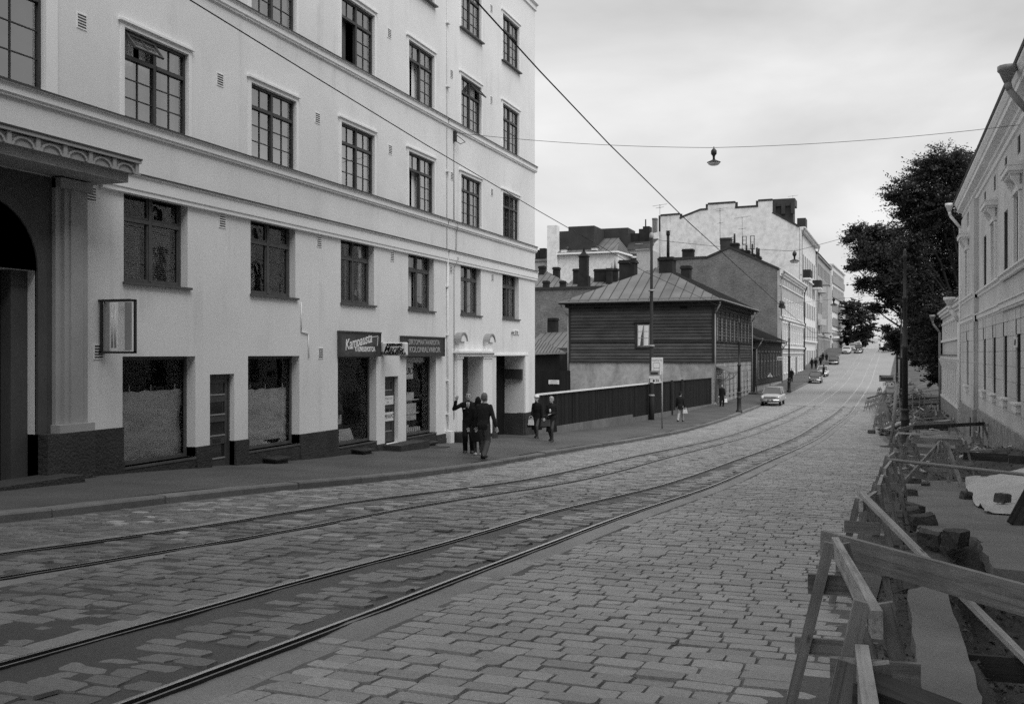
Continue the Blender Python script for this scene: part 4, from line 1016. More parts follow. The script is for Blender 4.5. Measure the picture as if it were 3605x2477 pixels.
# ------------------------------------------------------------------ houses along the left side of the street
def rroot(name, label, cat, x, y, slope, group=None, z=None):
    return thing(name, label, cat, (x, y, gz(y) if z is None else z), -math.atan(slope), group)
def L2(root, p):  # world -> local of an (unscaled, z-rotated) root
    return Matrix.Rotation(-root.rotation_euler.z, 4, 'Z') @ (Vector(p) - root.location)
def WP(s, z, d): return (d, s, z)
def chimney(parent, x0, x1, y0, y1, z0, z1, cap=.08, name='chimney', mat='chimney', pots=0):
    mb = MB(); mb.box(x0, x1, y0, y1, z0, z1 - .28); mb.box(x0 - cap, x1 + cap, y0 - cap, y1 + cap, z1 - .28, z1 - .14); mb.box(x0 - cap*.4, x1 + cap*.4, y0 - cap*.4, y1 + cap*.4, z1 - .14, z1)
    for k in range(pots): mb.tube(((x0 + (x1-x0)*(k+.5)/pots), (y0+y1)/2, z1), ((x0 + (x1-x0)*(k+.5)/pots), (y0+y1)/2, z1 + 1.0), .1, .07, 8)
    return mb.build(name, mat, parent)
def seamroof(parent, faces, mat='roofmetal', step=.6, name='roof', th=.03):
    """roof planes with raised standing seams; each face (a,b,c,d): eave a-b, ridge d-c (c may equal d)"""
    mb = MB()
    for f_ in faces:
        a, b, c, d = [Vector(p) for p in f_]
        n = max(2, int((b - a).length / step)); tri = (c - d).length < .05
        nrm = (b - a).cross(d - a).normalized()
        e = (b - a).normalized(); L = (b - a).length
        up = ((d - a) - e * (d - a).dot(e)); H = up.length; up.normalize(); da, ca = (d - a).dot(e), (c - a).dot(e)
        def top(s):   # height along slope at eave coordinate s
            if s < da: return H * s / max(da, 1e-6)
            if s > ca: return H * (L - s) / max(L - ca, 1e-6)
            return H
        cuts = sorted({0, L} | {L * k / n for k in range(n + 1)} | {min(max(da, 0), L), min(max(ca, 0), L)})
        for s0, s1 in zip(cuts, cuts[1:]):
            h0, h1 = top(s0), top(s1); mb.cur = 0
            mb.quad(a + e*s0, a + e*s1, a + e*s1 + up*h1, a + e*s0 + up*h0)
        for k in range(1, n):
            s = L * k / n; h = top(s)
            if h > .3: mb.cur = 1; mb.bar(a + e*s + nrm*.02, a + e*s + up*h + nrm*.02, .035, .055, nrm)
    return mb.build(name, [mat, 'roofdark'], parent)

# --- two-storey wooden house
H = rroot('wooden_house', 'two storey weathered board house with stucco base and hipped metal roof', 'house', -12.3, 81.6, .022)
hz0 = H.location.z; WD, LN = 12.3, 21.5
def zl(z): return z - hz0
zs, ze = zl(-.66), zl(4.35)
mb = MB(); mb.box(-WD, 0, 0, LN, -.5, zs); mb.build('stucco_base', 'stucco', H)
def siding(parent, x0, x1, y0, y1, z0, z1, h=.27, mat='siding', name='wall', faces='sf'):
    mb = MB(); z = z0
    while z < z1 - .02:
        t = min(z + h * rnd.uniform(.93, 1.07), z1); lo, hi = .075, .008
        if 'f' in faces:
            i = mb.vs([(x0, y0 - lo, z), (x1 + lo, y0 - lo, z), (x1 + hi, y0 - hi, t), (x0, y0 - hi, t), (x0, y0, z), (x1 + lo, y0, z)]); mb.face((i, i+1, i+2, i+3)); mb.face((i+4, i+5, i+1, i))
        if 's' in faces:
            i = mb.vs([(x1 + lo, y0 - lo, z), (x1 + lo, y1, z), (x1 + hi, y1, t), (x1 + hi, y0 - hi, t), (x1, y1, z), (x1, y0, z)]); mb.face((i, i+1, i+2, i+3)); mb.face((i+4, i+1, i, i+5))
        z = t
    mb.box(x0, x1, y0, y1, z0, z1)
    return mb.build(name, mat, parent)
siding(H, -WD, 0, 0, LN, zs, ze)
mb = MB()
for z, t in ((zs + 1.62, .09), (zs - .06, .12)): mb.box(-WD - .05, .11, -.115, -.07, z, z + t); mb.box(.07, .115, -.07, LN, z, z + t)
mb.box(-.1, .11, -.12, -.07, zs, ze); mb.box(-WD - .04, -WD + .12, -.12, -.07, zs, ze)
mb.build('moulding', 'sidingdark', H)
ov, er = .75, ze + .0
A_, B_, C_, D_ = (-WD - ov, -ov, er), (ov, -ov, er), (ov, LN + ov, er), (-WD - ov, LN + ov, er)
P1, P2 = (-WD/2 + .3, 6.0, zl(7.75)), (-WD/2 + .3, LN - 6, zl(7.75))
seamroof(H, [(A_, B_, P1, P1), (B_, C_, P2, P1), (C_, D_, P2, P2), (D_, A_, P1, P2)], 'roofmetal', .85)
mb = MB(); mb.box(-WD - ov, ov, -ov, LN + ov, er - .13, er - .012); mb.box(-WD - .3, .3, -.3, LN + .3, er - .42, er - .13)
k = -WD
while k < 0: mb.box(k, k + .12, -.55, -.3, er - .25, er - .13); k += .62
mb.build('eaves', 'sidingdark', H)
mb = MB(); mb.bar((-WD - ov, -ov - .03, er + .02), (ov, -ov - .03, er + .02), .08, .1); mb.bar((ov + .03, -ov, er + .02), (ov + .03, LN + ov, er + .02), .08, .1); mb.bar((-WD - .3, -ov + .35, er + .22), (ov - .4, -ov + .35, er + .22), .05, .09); mb.build('gutter', 'zinc', H)
for x, y in ((.14, -.12), (-WD - .1, -.12), (.16, LN - .1)):
    sg = 1 if x > 0 else -1
    mb = MB(); mb.path([(x + sg*.5, y - (.5 if y < 1 else 0), er - .1), (x + sg*.45, y - (.4 if y < 1 else 0), er - .35), (x, y, er - 1.1), (x, y, .35), (x + .1, y - .15, .15)], .06, 8); mb.lathe([(.06, 0), (.13, .15), (.13, .25)], (x + sg*.5, y - (.5 if y < 1 else 0), er - .15), 8); mb.build('downpipe', 'zinc' if x != .16 else 'greypaint', H)
def hwin(parent, x0, x1, z0, z1, y, frame='sidingdark', curtain=True, white=True):
    mb = MB(); t = .1
    mb.box(x0 - .22, x1 + .22, y - .11, y - .06, z0 - .15, z1 + .15); mb.box(x0 - .28, x1 + .28, y - .2, y - .06, z1 + .15, z1 + .25)
    o = mb.build('window', frame, parent)
    mb = MB(); c = (x0 + x1) / 2
    for a, b in ((x0, x0 + .06), (x1 - .06, x1), (c - .04, c + .04)): mb.box(a, b, y - .14, y - .112, z0, z1)
    for z in (z0, z1 - .06, z0 + (z1-z0)*.38, z0 + (z1-z0)*.68): mb.box(x0 + .06, c - .04, y - .138, y - .113, z, z + .04); mb.box(c + .04, x1 - .06, y - .138, y - .113, z, z + .04)
    mb.build('frame', 'greypaint', o)
    mb = MB(); mb.box(x0, x1, y - .125, y - .1105, z0, z1); mb.build('pane', 'darkglass', o)
    mb = MB(); mb.poly([(x0 + .06, y - .1275, z0 + .1), (x0 + .22, y - .1275, z0 + .1), (x0 + .3, y - .1275, z0 + .8), (x0 + .5, y - .1275, z1 - .06), (x0 + .06, y - .1275, z1 - .06)]); mb.quad((c + .05, y - .1275, z0 + .1), (x1 - .1, y - .1275, z0 + .1), (x1 - .06, y - .1275, z1 - .06), (c + .05, y - .1275, z1 - .06)); mb.build('curtain', 'curtain', o)
a, b = L2(H, onY(2244, 1220, 81.6)), L2(H, onY(2287, 1142, 81.6))
hwin(H, a.x, b.x, a.z, b.z, 0)
for u0, u1 in ((2089, 2112), (2395, 2418)):
    a, b = L2(H, onY(u0, 1086, 81.6)), L2(H, onY(u1, 1076, 81.6)); mb = MB(); mb.box(a.x, b.x, -.1, -.03, a.z, b.z)
    mb.build('attic_vent', 'clothblack', H)
# street side: tall upstairs windows with carved pilasters between, stone ground floor
for k in range(9):
    y = 1.3 + k * 2.25; z0, z1 = zs + 1.75, zs + 3.65
    mb = MB(); mb.box(.03, .10, y - .58, y - .42, z0 - .1, z1 + .5); mb.box(.03, .10, y + .42, y + .58, z0 - .1, z1 + .5); mb.box(.03, .16, y - .68, y + .68, z1 + .42, z1 + .55); mb.box(.03, .09, y - .42, y + .42, z1, z1 + .42); mb.box(.03, .14, y - .6, y + .6, z0 - .14, z0 - .02)
    w_ = mb.build('window', 'sidingdark', H); mb = MB(); mb.box(.03, .065, y - .42, y + .42, z0, z1); mb.build('pane', 'greypaint', w_)
    mb = MB(); mb.box(.066, .09, y - .03, y + .03, z0, z1); mb.box(.066, .085, y - .42, y - .03, z0 + 1.25, z0 + 1.31); mb.box(.066, .085, y + .03, y + .42, z0 + 1.25, z0 + 1.31); mb.build('frame', 'frame_mid', w_)
mb = MB()
z = .0
while z < zs - .3:
    for y in frange(4.6, LN - .05, 1.1)[:-1]: mb.box(.0, .045, y + .02, y + 1.07, z + .02, z + .5)
    z += .53
mb.build('stone_blocks', 'stucco', H)
for k in range(7):
    y = 5.6 + k * 2.2; mb = MB(); mb.box(.0, .06, y - .42, y + .42, .75, 2.85); w_ = mb.build('window', 'greypaint', H)
    mb = MB(); mb.box(.06, .07, y - .32, y + .32, .85, 2.75); mb.build('pane', 'darkglass', w_); mb = MB(); mb.box(.03, .2, y - .5, y + .5, .65, .75); mb.build('window_sill', 'zinc', w_)
for y0, y1 in ((.7, 1.7), (2.3, 3.6)):
    mb = MB(); mb.box(.0, .05, y0, y1, 0, 2.6); mb.build('door', 'frame_dark', H)
mb = MB(); mb.prism([(.05, .3, 3.25), (1.3, .3, 2.75), (1.3, 4.4, 2.75), (.05, 4.4, 3.25)], (0, 0, .05)); mb.box(1.28, 1.32, .3, 4.4, 2.62, 2.8); mb.build('awning', 'roofmetal', H)
mb = MB()
for y in (.4, 4.3):
    pts = [(.06 + 1.1 * math.sin(a), y, 2.0 + .75 * (1 - math.cos(a))) for a in [PI/2 * k / 6 for k in range(7)]]; mb.path(pts, .025, 6)
mb.build('awning_bracket', 'iron', H)
mb = MB(); mb.box(.03, 1.2, LN - 2.2, LN - .2, -.4, .28); mb.box(.03, .8, LN - 2.0, LN - .3, .28, .42); mb.build('doorstep', 'granite_dark', H)
for (u0, u1, v0, v1, y0, dy) in ((2319, 2366, 904, 990, 4.6, 1.5), (2177, 2231, 915, 992, 5.5, 1.2), (2396, 2427, 935, 985, 11.5, 1.0)):
    a, b = L2(H, onY(u0, v0, 81.6 + y0)), L2(H, onY(u1, v1, 81.6 + y0)); chimney(H, a.x, b.x, y0, y0 + dy, b.z - .9, a.z, .1)
a, b = L2(H, onY(2352, 815, 87)), L2(H, onY(2358, 906, 87)); mb = MB(); mb.tube((a.x, 5.3, b.z - .2), (a.x, 5.3, a.z), .14, .12, 8); mb.tube((a.x, 5.3, a.z - .35), (a.x, 5.3, a.z - .05), .17, .17, 8); mb.tube((a.x, 5.3, a.z), (a.x, 5.3, a.z + .06), .2, .2, 8); mb.build('stovepipe', 'chimney', H)
# radio shop sign by the corner
pa, pb = onY(2521, 1304, 82.6), onY(2544, 1332, 82.6)
r = thing('shop_sign', 'white hanging radio shop sign at the wooden house corner', 'sign', (pa.x, 82.6, pb.z)); o = (pa.x, 82.6, pb.z)
mb = MB(); mb.box(pa.x, pb.x, 82.57, 82.63, pb.z, pa.z); mb.build('board', 'white', r, o)
text('lettering', 'TV-RADIO', .13, ((pa.x+pb.x)/2, 82.565, pb.z + .09), '-y', 'blacklet', r, o, sx=.8, bold=.004)
mb = MB(); mb.bar((pa.x + .1, 82.565, pb.z + .4), (pa.x + .2, 82.565, pb.z + .28), .06, .006, (0, 1, 0)); mb.bar((pa.x + .2, 82.565, pb.z + .28), (pb.x - .08, 82.565, pb.z + .46), .06, .006, (0, 1, 0)); mb.build('swoosh', 'blacklet', r, o)
mb = MB(); mb.box(pa.x, pb.x, 82.566, 82.57, pa.z - .17, pa.z - .05); mb.tube((pa.x, 82.6, pa.z + .03), (pb.x + .1, 82.6, pa.z + .03), .015); mb.build('bracket', 'greylet', r, o)

# --- low wooden house with its gate
H2 = rroot('wooden_house', 'low dark one storey board house between the gate and the brick gable', 'house', -11.75, 106.2, .028)
z0 = H2.location.z; e2 = 5.65
mb = MB(); mb.box(-9, .05, 0, 23.5, -.6, .75); mb.build('base', 'granite', H2)
siding(H2, -9, 0, 0, 23.5, .75, e2, .24, 'sidingdark')
seamroof(H2, [((.7, -.5, e2), (.7, 24, e2), (-4.5, 24, e2 + 2.3), (-4.5, -.5, e2 + 2.3)), ((-9.7, 24, e2), (-9.7, -.5, e2), (-4.5, -.5, e2 + 2.3), (-4.5, 24, e2 + 2.3))], 'roofdark', 1.0)
mb = MB(); mb.poly([(-9.3, .02, e2 - .1), (.3, .02, e2 - .1), (-4.5, .02, e2 + 2.2)]); mb.box(-9.3, .5, -.3, 23.8, e2 - .2, e2 - .03); mb.build('eaves', 'sidingdark', H2)
for k in range(8):
    y = 2.2 + k * 2.6; mb = MB(); mb.box(.02, .10, y - .75, y - .5, 1.6, 4.3); mb.box(.02, .10, y + .5, y + .75, 1.6, 4.3); mb.box(.02, .16, y - .85, y + .85, 4.3, 4.5); mb.box(.02, .12, y - .8, y + .8, 1.45, 1.6); w_ = mb.build('window', 'siding', H2)
    mb = MB(); mb.box(.03, .06, y - .5, y + .5, 1.6, 4.3); mb.build('pane', 'darkglass', w_); mb = MB(); mb.box(.06, .08, y - .04, y + .04, 1.6, 4.3); mb.box(.06, .078, y - .5, y - .04, 3.3, 3.38); mb.box(.06, .078, y + .04, y + .5, 3.3, 3.38); mb.build('frame', 'greypaint', w_)
for y in (.25, 23.3):
    mb = MB(); mb.path([(.7, y, e2 - .05), (.62, y, e2 - .3), (.14, y, e2 - 1.0), (.14, y, .1)], .06, 8); mb.lathe([(.06, 0), (.14, .14), (.14, .2)], (.7, y, e2 - .1), 8); mb.build('downpipe', 'zinc', H2)
G_ = rroot('yard_gate', 'dark tall board gate between the two wooden houses', 'gate', -12.0, 103.3, .06)
mb = MB()
for k in range(18): mb.box(-.04, .0 + .02 * (k % 2), .1 + k*.15, .24 + k*.15, .15, 4.5 - .0)
mb.build('boards', 'fence', G_); mb = MB(); mb.box(-.12, .1, 0, .12, 0, 4.7); mb.box(-.12, .1, 2.75, 2.87, 0, 4.7); mb.box(-.15, .2, -.1, 3.0, 4.7, 4.85); mb.build('gate_post', 'sidingdark', G_)

# --- brick gable house
YG = 131.0
BR = rroot('brick_house', 'soot stained brick gable house with ornate pale street front', 'house', -11.5, YG, .026)
gp = [L2(BR, onY(u, v, YG)) for u, v in ((2312, 918), (2312, 916), (2488, 909), (2569, 873), (2741, 950))]
zb = -1.0; ez = gp[4].z
out = [(gp[0].x, 0, zb), (0, 0, zb), (0, 0, ez), (gp[3].x, 0, gp[3].z), (gp[2].x, 0, gp[2].z), (gp[1].x, 0, gp[1].z)]
mb = MB(); mb.prism(out, (0, 32, 0)); fixbm(mb.build('wall', 'brick', BR))
mb = MB()
for a, b in zip(out[2:], out[3:]): mb.hexa([(a[0], -.12, a[2] + .02), (b[0], -.12, b[2] + .02), (b[0], 32.1, b[2] + .02), (a[0], 32.1, a[2] + .02)], [(a[0], -.12, a[2] + .3), (b[0], -.12, b[2] + .3), (b[0], 32.1, b[2] + .3), (a[0], 32.1, a[2] + .3)])
fixbm(mb.build('roof', 'roofdark', BR))
mb = MB(); mb.box(-.2, .10, -.03, 32, -1, ez - .1); mb.build('street_front', 'ochre', BR)
def band(parent, y0, y1, items, mat='palewall', name='cornice'):
    mb = MB()
    for z, h, d in items: mb.box(.1, .1 + d, y0, y1, z, z + h)
    return mb.build(name, mat, parent)
gl = -.6
band(BR, -.1, 32, ((ez - .75, .3, .18), (ez - .45, .3, .42), (ez - .15, .2, .62), (ez - 1.95, .14, .14), (4.5, .25, .22), (3.8, .12, .12), (8.3, .22, .16)))
def fwin(parent, y, z0, w, h, mats=('trim', 'darkglass'), hood=0, x=.1):
    key = ('fw', w, h, mats, hood)
    if key not in WCACHE:
        mb = MB(); mb.cur = 1; mb.box(0, .012, -w/2, w/2, 0, h); mb.cur = 0
        t = .12
        mb.box(0, .07, -w/2 - t, -w/2, -.05, h + t); mb.box(0, .07, w/2, w/2 + t, -.05, h + t); mb.box(0, .069, -w/2, w/2, h, h + t); mb.box(0, .13, -w/2 - t, w/2 + t, -.18, -.05)
        mb.box(.012, .03, -.03, .03, 0, h); mb.box(.012, .028, -w/2, -.03, h*.66, h*.7); mb.box(.012, .028, .03, w/2, h*.66, h*.7)
        if hood: mb.box(0, .28, -w/2 - .25, w/2 + .25, h + .3, h + .45); mb.box(0, .16, -w/2 - .15, w/2 + .15, h + t, h + .3)
        WCACHE[key] = mb.mesh('window', list(mats))
    return inst('window', WCACHE[key], parent, (x, y, z0))
for k in range(10):
    y = 2.0 + k * 3.1
    fwin(BR, y, 8.9, .95, 2.1); fwin(BR, y, 5.3, .95, 2.2, hood=1); fwin(BR, y, 1.3, .95, 1.9) if k not in (3, 6) else None
    mb = MB(); mb.box(.1, .13, y - .35, y + .35, ez - 1.5, ez - 1.0); mb.build('attic_vent', 'darkglass', BR)
for k in (3, 6): mb = MB(); mb.box(.08, .13, 2 + k*3.1 - .6, 2 + k*3.1 + .6, .2, 3.3); mb.build('door', 'frame_dark', BR)
for y in (.3, 31.7):
    mb = MB(); mb.path([(.7, y, ez - .1), (.6, y, ez - .5), (.28, y, ez - 1.2), (.28, y, 8.6), (.5, y, 8.4), (.28, y, 8.0), (.28, y, 4.9), (.5, y, 4.6), (.28, y, 4.2), (.28, y, .0)], .09, 8); mb.build('downpipe', 'zinc' if y < 1 else 'iron', BR)
for u0, u1, v0, v1, mt in ((2535, 2571, 837, 880, 'roofdark'), (2573, 2598, 855, 890, 'chimney'), (2400, 2437, 876, 915, 'chimney'), (2600, 2614, 876, 895, 'chimney'), (2619, 2637, 880, 905, 'chimney'), (2640, 2655, 893, 912, 'chimney'), (2662, 2676, 902, 925, 'chimney')):
    a, b = L2(BR, onY(u0, v0, YG + 1.5)), L2(BR, onY(u1, v1, YG + 1.5)); chimney(BR, a.x, b.x, 1.4, 2.8, b.z - .9, a.z, .08, mat=mt)
for u, v in ((2627, 862), (2648, 858), (2664, 871), (2671, 874), (2585, 822)):
    a = L2(BR, onY(u, v, YG + 2)); mb = MB(); mb.tube((a.x, 2.1, a.z - 2.2), (a.x, 2.1, a.z), .14, .12, 8); mb.build('stovepipe', 'chimney', BR)
# faint remains of painted letters on the gable
pt = L2(BR, onY(2672, 952, YG))
text('painted_lettering', 'RAVINTOLA', 1.0, (pt.x, -.004, pt.z), '-y', 'fadelet', BR, None, ext=.001, sx=.75)

# --- tall white firewall house
YW = 164.0
WH = rroot('apartment_house', 'tall house with a stained white windowless firewall and stepped top', 'building', -11.26, YW, .026)
def wz(u, v, y=YW): return L2(WH, onY(u, v, y))
fp = [wz(*q) for q in ((2322.6, 757), (2390, 752), (2391, 768), (2400, 762), (2464, 737), (2490.5, 735), (2490.5, 717), (2587, 711), (2587, 730), (2668.5, 725), (2668.5, 706), (2719, 703), (2719, 747), (2813, 798))]
P_ = [(0, 0, -1)] + [(0, 0, fp[-1].z)] + [(p.x, 0, p.z) for p in reversed(fp[:-1])] + [(fp[0].x, 0, -1)]
mb = MB(); mb.prism(P_, (0, .6, 0)); fixbm(mb.build('firewall', 'firewall', WH))
mb = MB()
for a, b in zip(P_[1:-1], P_[2:]):
    mb.bar((a[0], .3, a[2] + .03), (b[0], .3, b[2] + .03), .75, .3, (0, 1, 0) if abs(a[0]-b[0]) < .3 else (0, 0, 1))
mb.build('coping', 'roofdark', WH)
top = fp[-1].z
mb = MB(); mb.box(fp[0].x, 0, .61, 31, -1, top); mb.build('wall', 'palewall', WH)
seamroof(WH, [((.6, .6, top), (.6, 31.4, top), (-8, 31.4, top + 3.2), (-8, .6, top + 3.2)), ((fp[0].x, 31.4, top - 2), (fp[0].x, .6, top - 2), (-8, .6, top + 3.2), (-8, 31.4, top + 3.2))], 'roofmetal', 1.2)
a = wz(2280, 823); b = wz(2323, 813)
mb = MB(); mb.prism([(a.x, 0, -1), (b.x, 0, -1), (b.x, 0, b.z), (a.x, 0, a.z)], (0, 10, 0)); fixbm(mb.build('annex', 'firewall', WH))
a, b = wz(2725, 704, YW + 4), wz(2792, 760, YW + 4)
mb = MB(); mb.box(a.x, b.x, 4, 7, b.z - 3, a.z); mb.box(a.x - .3, b.x + .3, 3.7, 7.3, a.z - 1.1, a.z + .1); 
for k in range(3): mb.box(a.x + (b.x-a.x)*k/2 - .3, a.x + (b.x-a.x)*k/2 + .3, 3.5, 4, a.z - 2.4, a.z - .6)
mb.build('roof_stack', 'roofdark', WH)
a, b = wz(2806, 768, YW + 12), wz(2836, 800, YW + 12); mb = MB(); mb.box(a.x, b.x, 12, 15, b.z - 3, a.z); mb.build('roof_stack', 'roofdark', WH)
a, b = wz(2293, 766, YW + 2), wz(2308, 815, YW + 2); chimney(WH, a.x, b.x, 2, 3, b.z - 2, a.z, .05, mat='brick')
for u0, u1, v0, v1 in ((2574, 2584, 834, 852), (2613, 2628, 831, 860), (2641, 2656, 829, 876)):
    a, b = wz(u0, v0), wz(u1, v1); mb = MB(); mb.box(a.x, b.x, -.05, .0, b.z, a.z); w_ = mb.build('window', 'frame_mid', WH)
    mb = MB(); mb.box(a.x + .12, b.x - .12, -.065, -.051, b.z + .1, (a.z+b.z)/2 - .04); mb.box(a.x + .12, b.x - .12, -.065, -.051, (a.z+b.z)/2 + .04, a.z - .1); mb.build('pane', 'white', w_)
for f_ in range(5):
    for k in range(8): fwin(WH, 2.5 + k*3.6, 1.2 + f_*3.85 if f_ else .9, 1.0, 2.2, ('greypaint', 'darkglass'), x=0)
band(WH, 0, 31, ((top - .5, .3, .5), (top - .2, .2, .8), (15.0, .2, .2), (4.6, .3, .3)))
mb = MB(); mb.box(.05, .3, .0, .8, -1, top - .5); mb.build('pilaster', 'palewall', WH)
for y in (.9, 30.5): mb = MB(); mb.path([(.75, y, top - .3), (.35, y, top - 1.5), (.35, y, 0)], .1, 8); mb.build('downpipe', 'zinc', WH)
for v0, v1, y in ((949, 984, 2.2), (987, 1018, 24)):
    a = wz(2822, v0, YW + y); b = wz(2822, v1, YW + y); mb = MB(); mb.box(0, 1.5, y, y + 3.4, b.z, b.z + .3); mb.build('balcony', 'palewall', WH)
    mb = MB(); mb.box(1.42, 1.5, y, y + 3.4, b.z + .3, a.z); mb.box(0, 1.42, y, y + .08, b.z + .3, a.z); mb.build('balcony_rail', 'sidingdark', WH)
mb = MB(); mb.box(.0, .2, .5, 31, -1, .9); mb.build('base', 'granite', WH)
mb = MB(); mb.box(-.1, .5, 1.0, 4.0, 0, 4.2); mb.build('door', 'frame_dark', WH)

# --- houses further up the hill
def farhouse(label, x, y, sl_, ln, h, depth, mat, floors, nw, roofh, extra=None):
    o = rroot('apartment_house', label, 'building', x, y, sl_)
    mb = MB(); mb.box(-depth, 0, 0, ln, -3, h); mb.build('wall', mat, o)
    if roofh: seamroof(o, [((.5, -.2, h), (.5, ln, h), (-4, ln, h + roofh), (-4, -.2, h + roofh)), ((-depth, ln, h), (-depth, -.2, h), (-4, -.2, h + roofh), (-4, ln, h + roofh))], 'zinc', 1.2)
    for f_ in range(floors):
        for k in range(nw): fwin(o, 3 + k * (ln - 4) / nw, 1.6 + f_ * (h - 1.5) / floors, 1.3, 1.9, ('greypaint', 'darkglass'), x=0)
    band(o, 0, ln, ((h - .3, .3, .25), (4.2, .25, .15)), mat)
    mb = MB(); mb.box(.1, .25, 0, ln, -3, 1.3); mb.build('base', 'granite', o)
    return o
FC = farhouse('pale house with rounded corner balcony beyond the white firewall house', -10.25, 196, .03, 35, 19.5, 14, 'ochre', 5, 9, 4.2)
for z in (6.2, 12.4):
    mb = MB(); mb.prism([(.1 + 1.3 * math.sin(a), 4 - 2.5 * math.cos(a), z) for a in [PI * k / 8 for k in range(9)]], (0, 0, .25)); mb.prism([(1.3 * math.sin(a) + .1, 4 - 2.5 * math.cos(a), z + .25) for a in [PI * k / 8 for k in range(9)]], (0, 0, .9)); mb.build('balcony', 'ochre', FC)
mb = MB(); mb.box(0, 1.1, 12, 17, 5.0, 14.5); mb.prism([(0, 11.8, 14.5), (1.3, 11.8, 14.5), (0, 11.8, 15.6)], (0, 5.4, 0)); mb.build('bay', 'ochre', FC)
mb = MB(); mb.box(-9, .0, -.06, -.01, 1.5, 17); mb.build('end_wall', 'palewall', FC)
FD = farhouse('flat roofed modern block at the crest left of the dark tree', -9.0, 233, .05, 34, 19.0, 14, 'palewall', 5, 10, 0)
mb = MB()
for f_ in range(5): mb.box(.05, .2, .5, 33, 2.0 + f_*3.2, 3.6 + f_*3.2)
mb.build('window_band', 'greypaint', FD)
FE = farhouse('grey old stone house behind the dark tree at the crest', -7.5, 275, .05, 20, 13, 12, 'granite', 3, 5, 0)
FG = farhouse('low pale house beyond the crest in line with the tram rails', 1.0, 330, .05, 18, 9, 14, 'palewall', 2, 4, 0)
# --- courtyard side: houses seen over the fence
def boxat(mb, u0, u1, v0, v1, y, dep, drop=0):
    a, b = onY(u0, v0, y), onY(u1, v1, y); mb.box(a.x, b.x, y, y + dep, b.z - drop, a.z); return a, b
YC = 146.0
a = onY(1957, 897, YC); b = onY(2176, 1120, YC)
CH = thing('courtyard_building', 'white rendered courtyard house with huge dark chimney stacks', 'building', ((a.x+b.x)/2, YC, -4)); o = CH.location
mb = MB(); mb.box(a.x, b.x, YC, YC + 14, -6, a.z); c = onY(2214, 905, YC + 6); mb.prism([(b.x, YC, -6), (c.x, YC + 6, -6), (c.x, YC + 14, -6), (b.x, YC + 14, -6)], (0, 0, a.z + 5.999)); fixbm(mb.build('wall', 'palewall', CH, o))
e = .5; zr = onY(2100, 838, YC + 6).z
mb = MB(); mb.bar((a.x - e, YC - e, a.z + .05), (b.x, YC - e, a.z + .1), .3, .25); mb.bar((b.x, YC - e, a.z + .1), (c.x + e, YC + 6, a.z + .05), .3, .25); mb.build('cornice', 'trim', CH, o)
lo = lambda p: Vector(p) - o
seamroof(CH, [(lo((a.x - e, YC - e, a.z + .2)), lo((b.x, YC - e, a.z + .2)), lo((b.x - 1.5, YC + 7, zr)), lo((a.x + 3, YC + 7, zr))), (lo((b.x, YC - e, a.z + .2)), lo((c.x + e, YC + 6, a.z + .2)), lo((b.x - 1.0, YC + 9, zr)), lo((b.x - 1.5, YC + 7, zr)))], 'roofmetal', .9)
for u0, u1, v0, v1, yy, dep, mt in ((2001, 2092, 798, 900, YC + .8, 6, 'roofdark'), (2098, 2211, 806, 905, YC + 7, 5, 'roofdark'), (1926, 1959, 794, 1000, YC - .8, 1.5, 'firewall'), (1961, 2002, 815, 870, YC + 9, 4, 'roofdark'), (1899, 1919, 874, 930, YC + 3, 2, 'chimney'), (1884, 1897, 880, 930, YC + 3, 2, 'chimney')):
    mb = MB(); boxat(mb, u0, u1, v0, v1, yy, dep, 1.0); mb.build('roof_stack', mt, CH, o)
mb = MB(); boxat(mb, 1860, 1930, 922, 1110, YC + 2, 8, 4); mb.build('wall', 'ochre', CH, o)
mb = MB(); pa = onY(1880, 922, YC + 2); pb = onY(1932, 922, YC + 2); mb.prism([(pa.x - 3, YC + 1.8, pa.z), (pb.x + .2, YC + 1.8, pa.z), (pb.x - 1.3, YC + 5, pa.z + 1)], (0, 0, .15)); mb.build('roof', 'roofmetal', CH, o)
for u0, u1, v0, v1 in ((1975, 1993, 878, 888), (2082, 2100, 872, 880)):
    mb = MB(); boxat(mb, u0, u1, v0, v1, YC - .2, 1.2); q = mb.build('dormer', 'trim', CH, o)
    p1, p2 = onY(u0 - 2, v0, YC - .3), onY(u1 + 2, v0, YC - .3); mb = MB(); mb.prism([(p1.x, YC - .35, p1.z), (p2.x, YC - .35, p1.z), ((p1.x+p2.x)/2 + .3, YC - .35, p1.z + .35)], (0, 1.6, 0)); mb.build('dormer_roof', 'roofdark', q, o)
YC2 = 152.0
a, b = onY(2212, 880, YC2), onY(2290, 1100, YC2)
CW = thing('courtyard_building', 'pale courtyard wing with one dark window left of the firewall', 'building', ((a.x+b.x)/2, YC2, -4)); o = CW.location
mb = MB(); mb.box(a.x, b.x, YC2, YC2 + 8, -6, a.z); mb.build('wall', 'ochre', CW, o)
p1, p2 = onY(2220, 893, YC2), onY(2241, 928, YC2); mb = MB(); mb.box(p1.x, p2.x, YC2 - .05, YC2, p2.z, p1.z); w_ = mb.build('window', 'darkglass', CW, o)
mb = MB(); mb.box(p1.x, p2.x, YC2 - .08, YC2 - .051, p1.z - .65, p1.z - .4); mb.build('frame', 'trim', w_, o); mb = MB(); mb.box(p1.x - .2, p2.x + .2, YC2 - .2, YC2 - .051, p2.z - .15, p2.z); mb.build('window_sill', 'trim', w_, o)
r1, r2 = onY(2210, 856, YC2), onY(2290, 838, YC2 + 4); lo = lambda p: Vector(p) - o
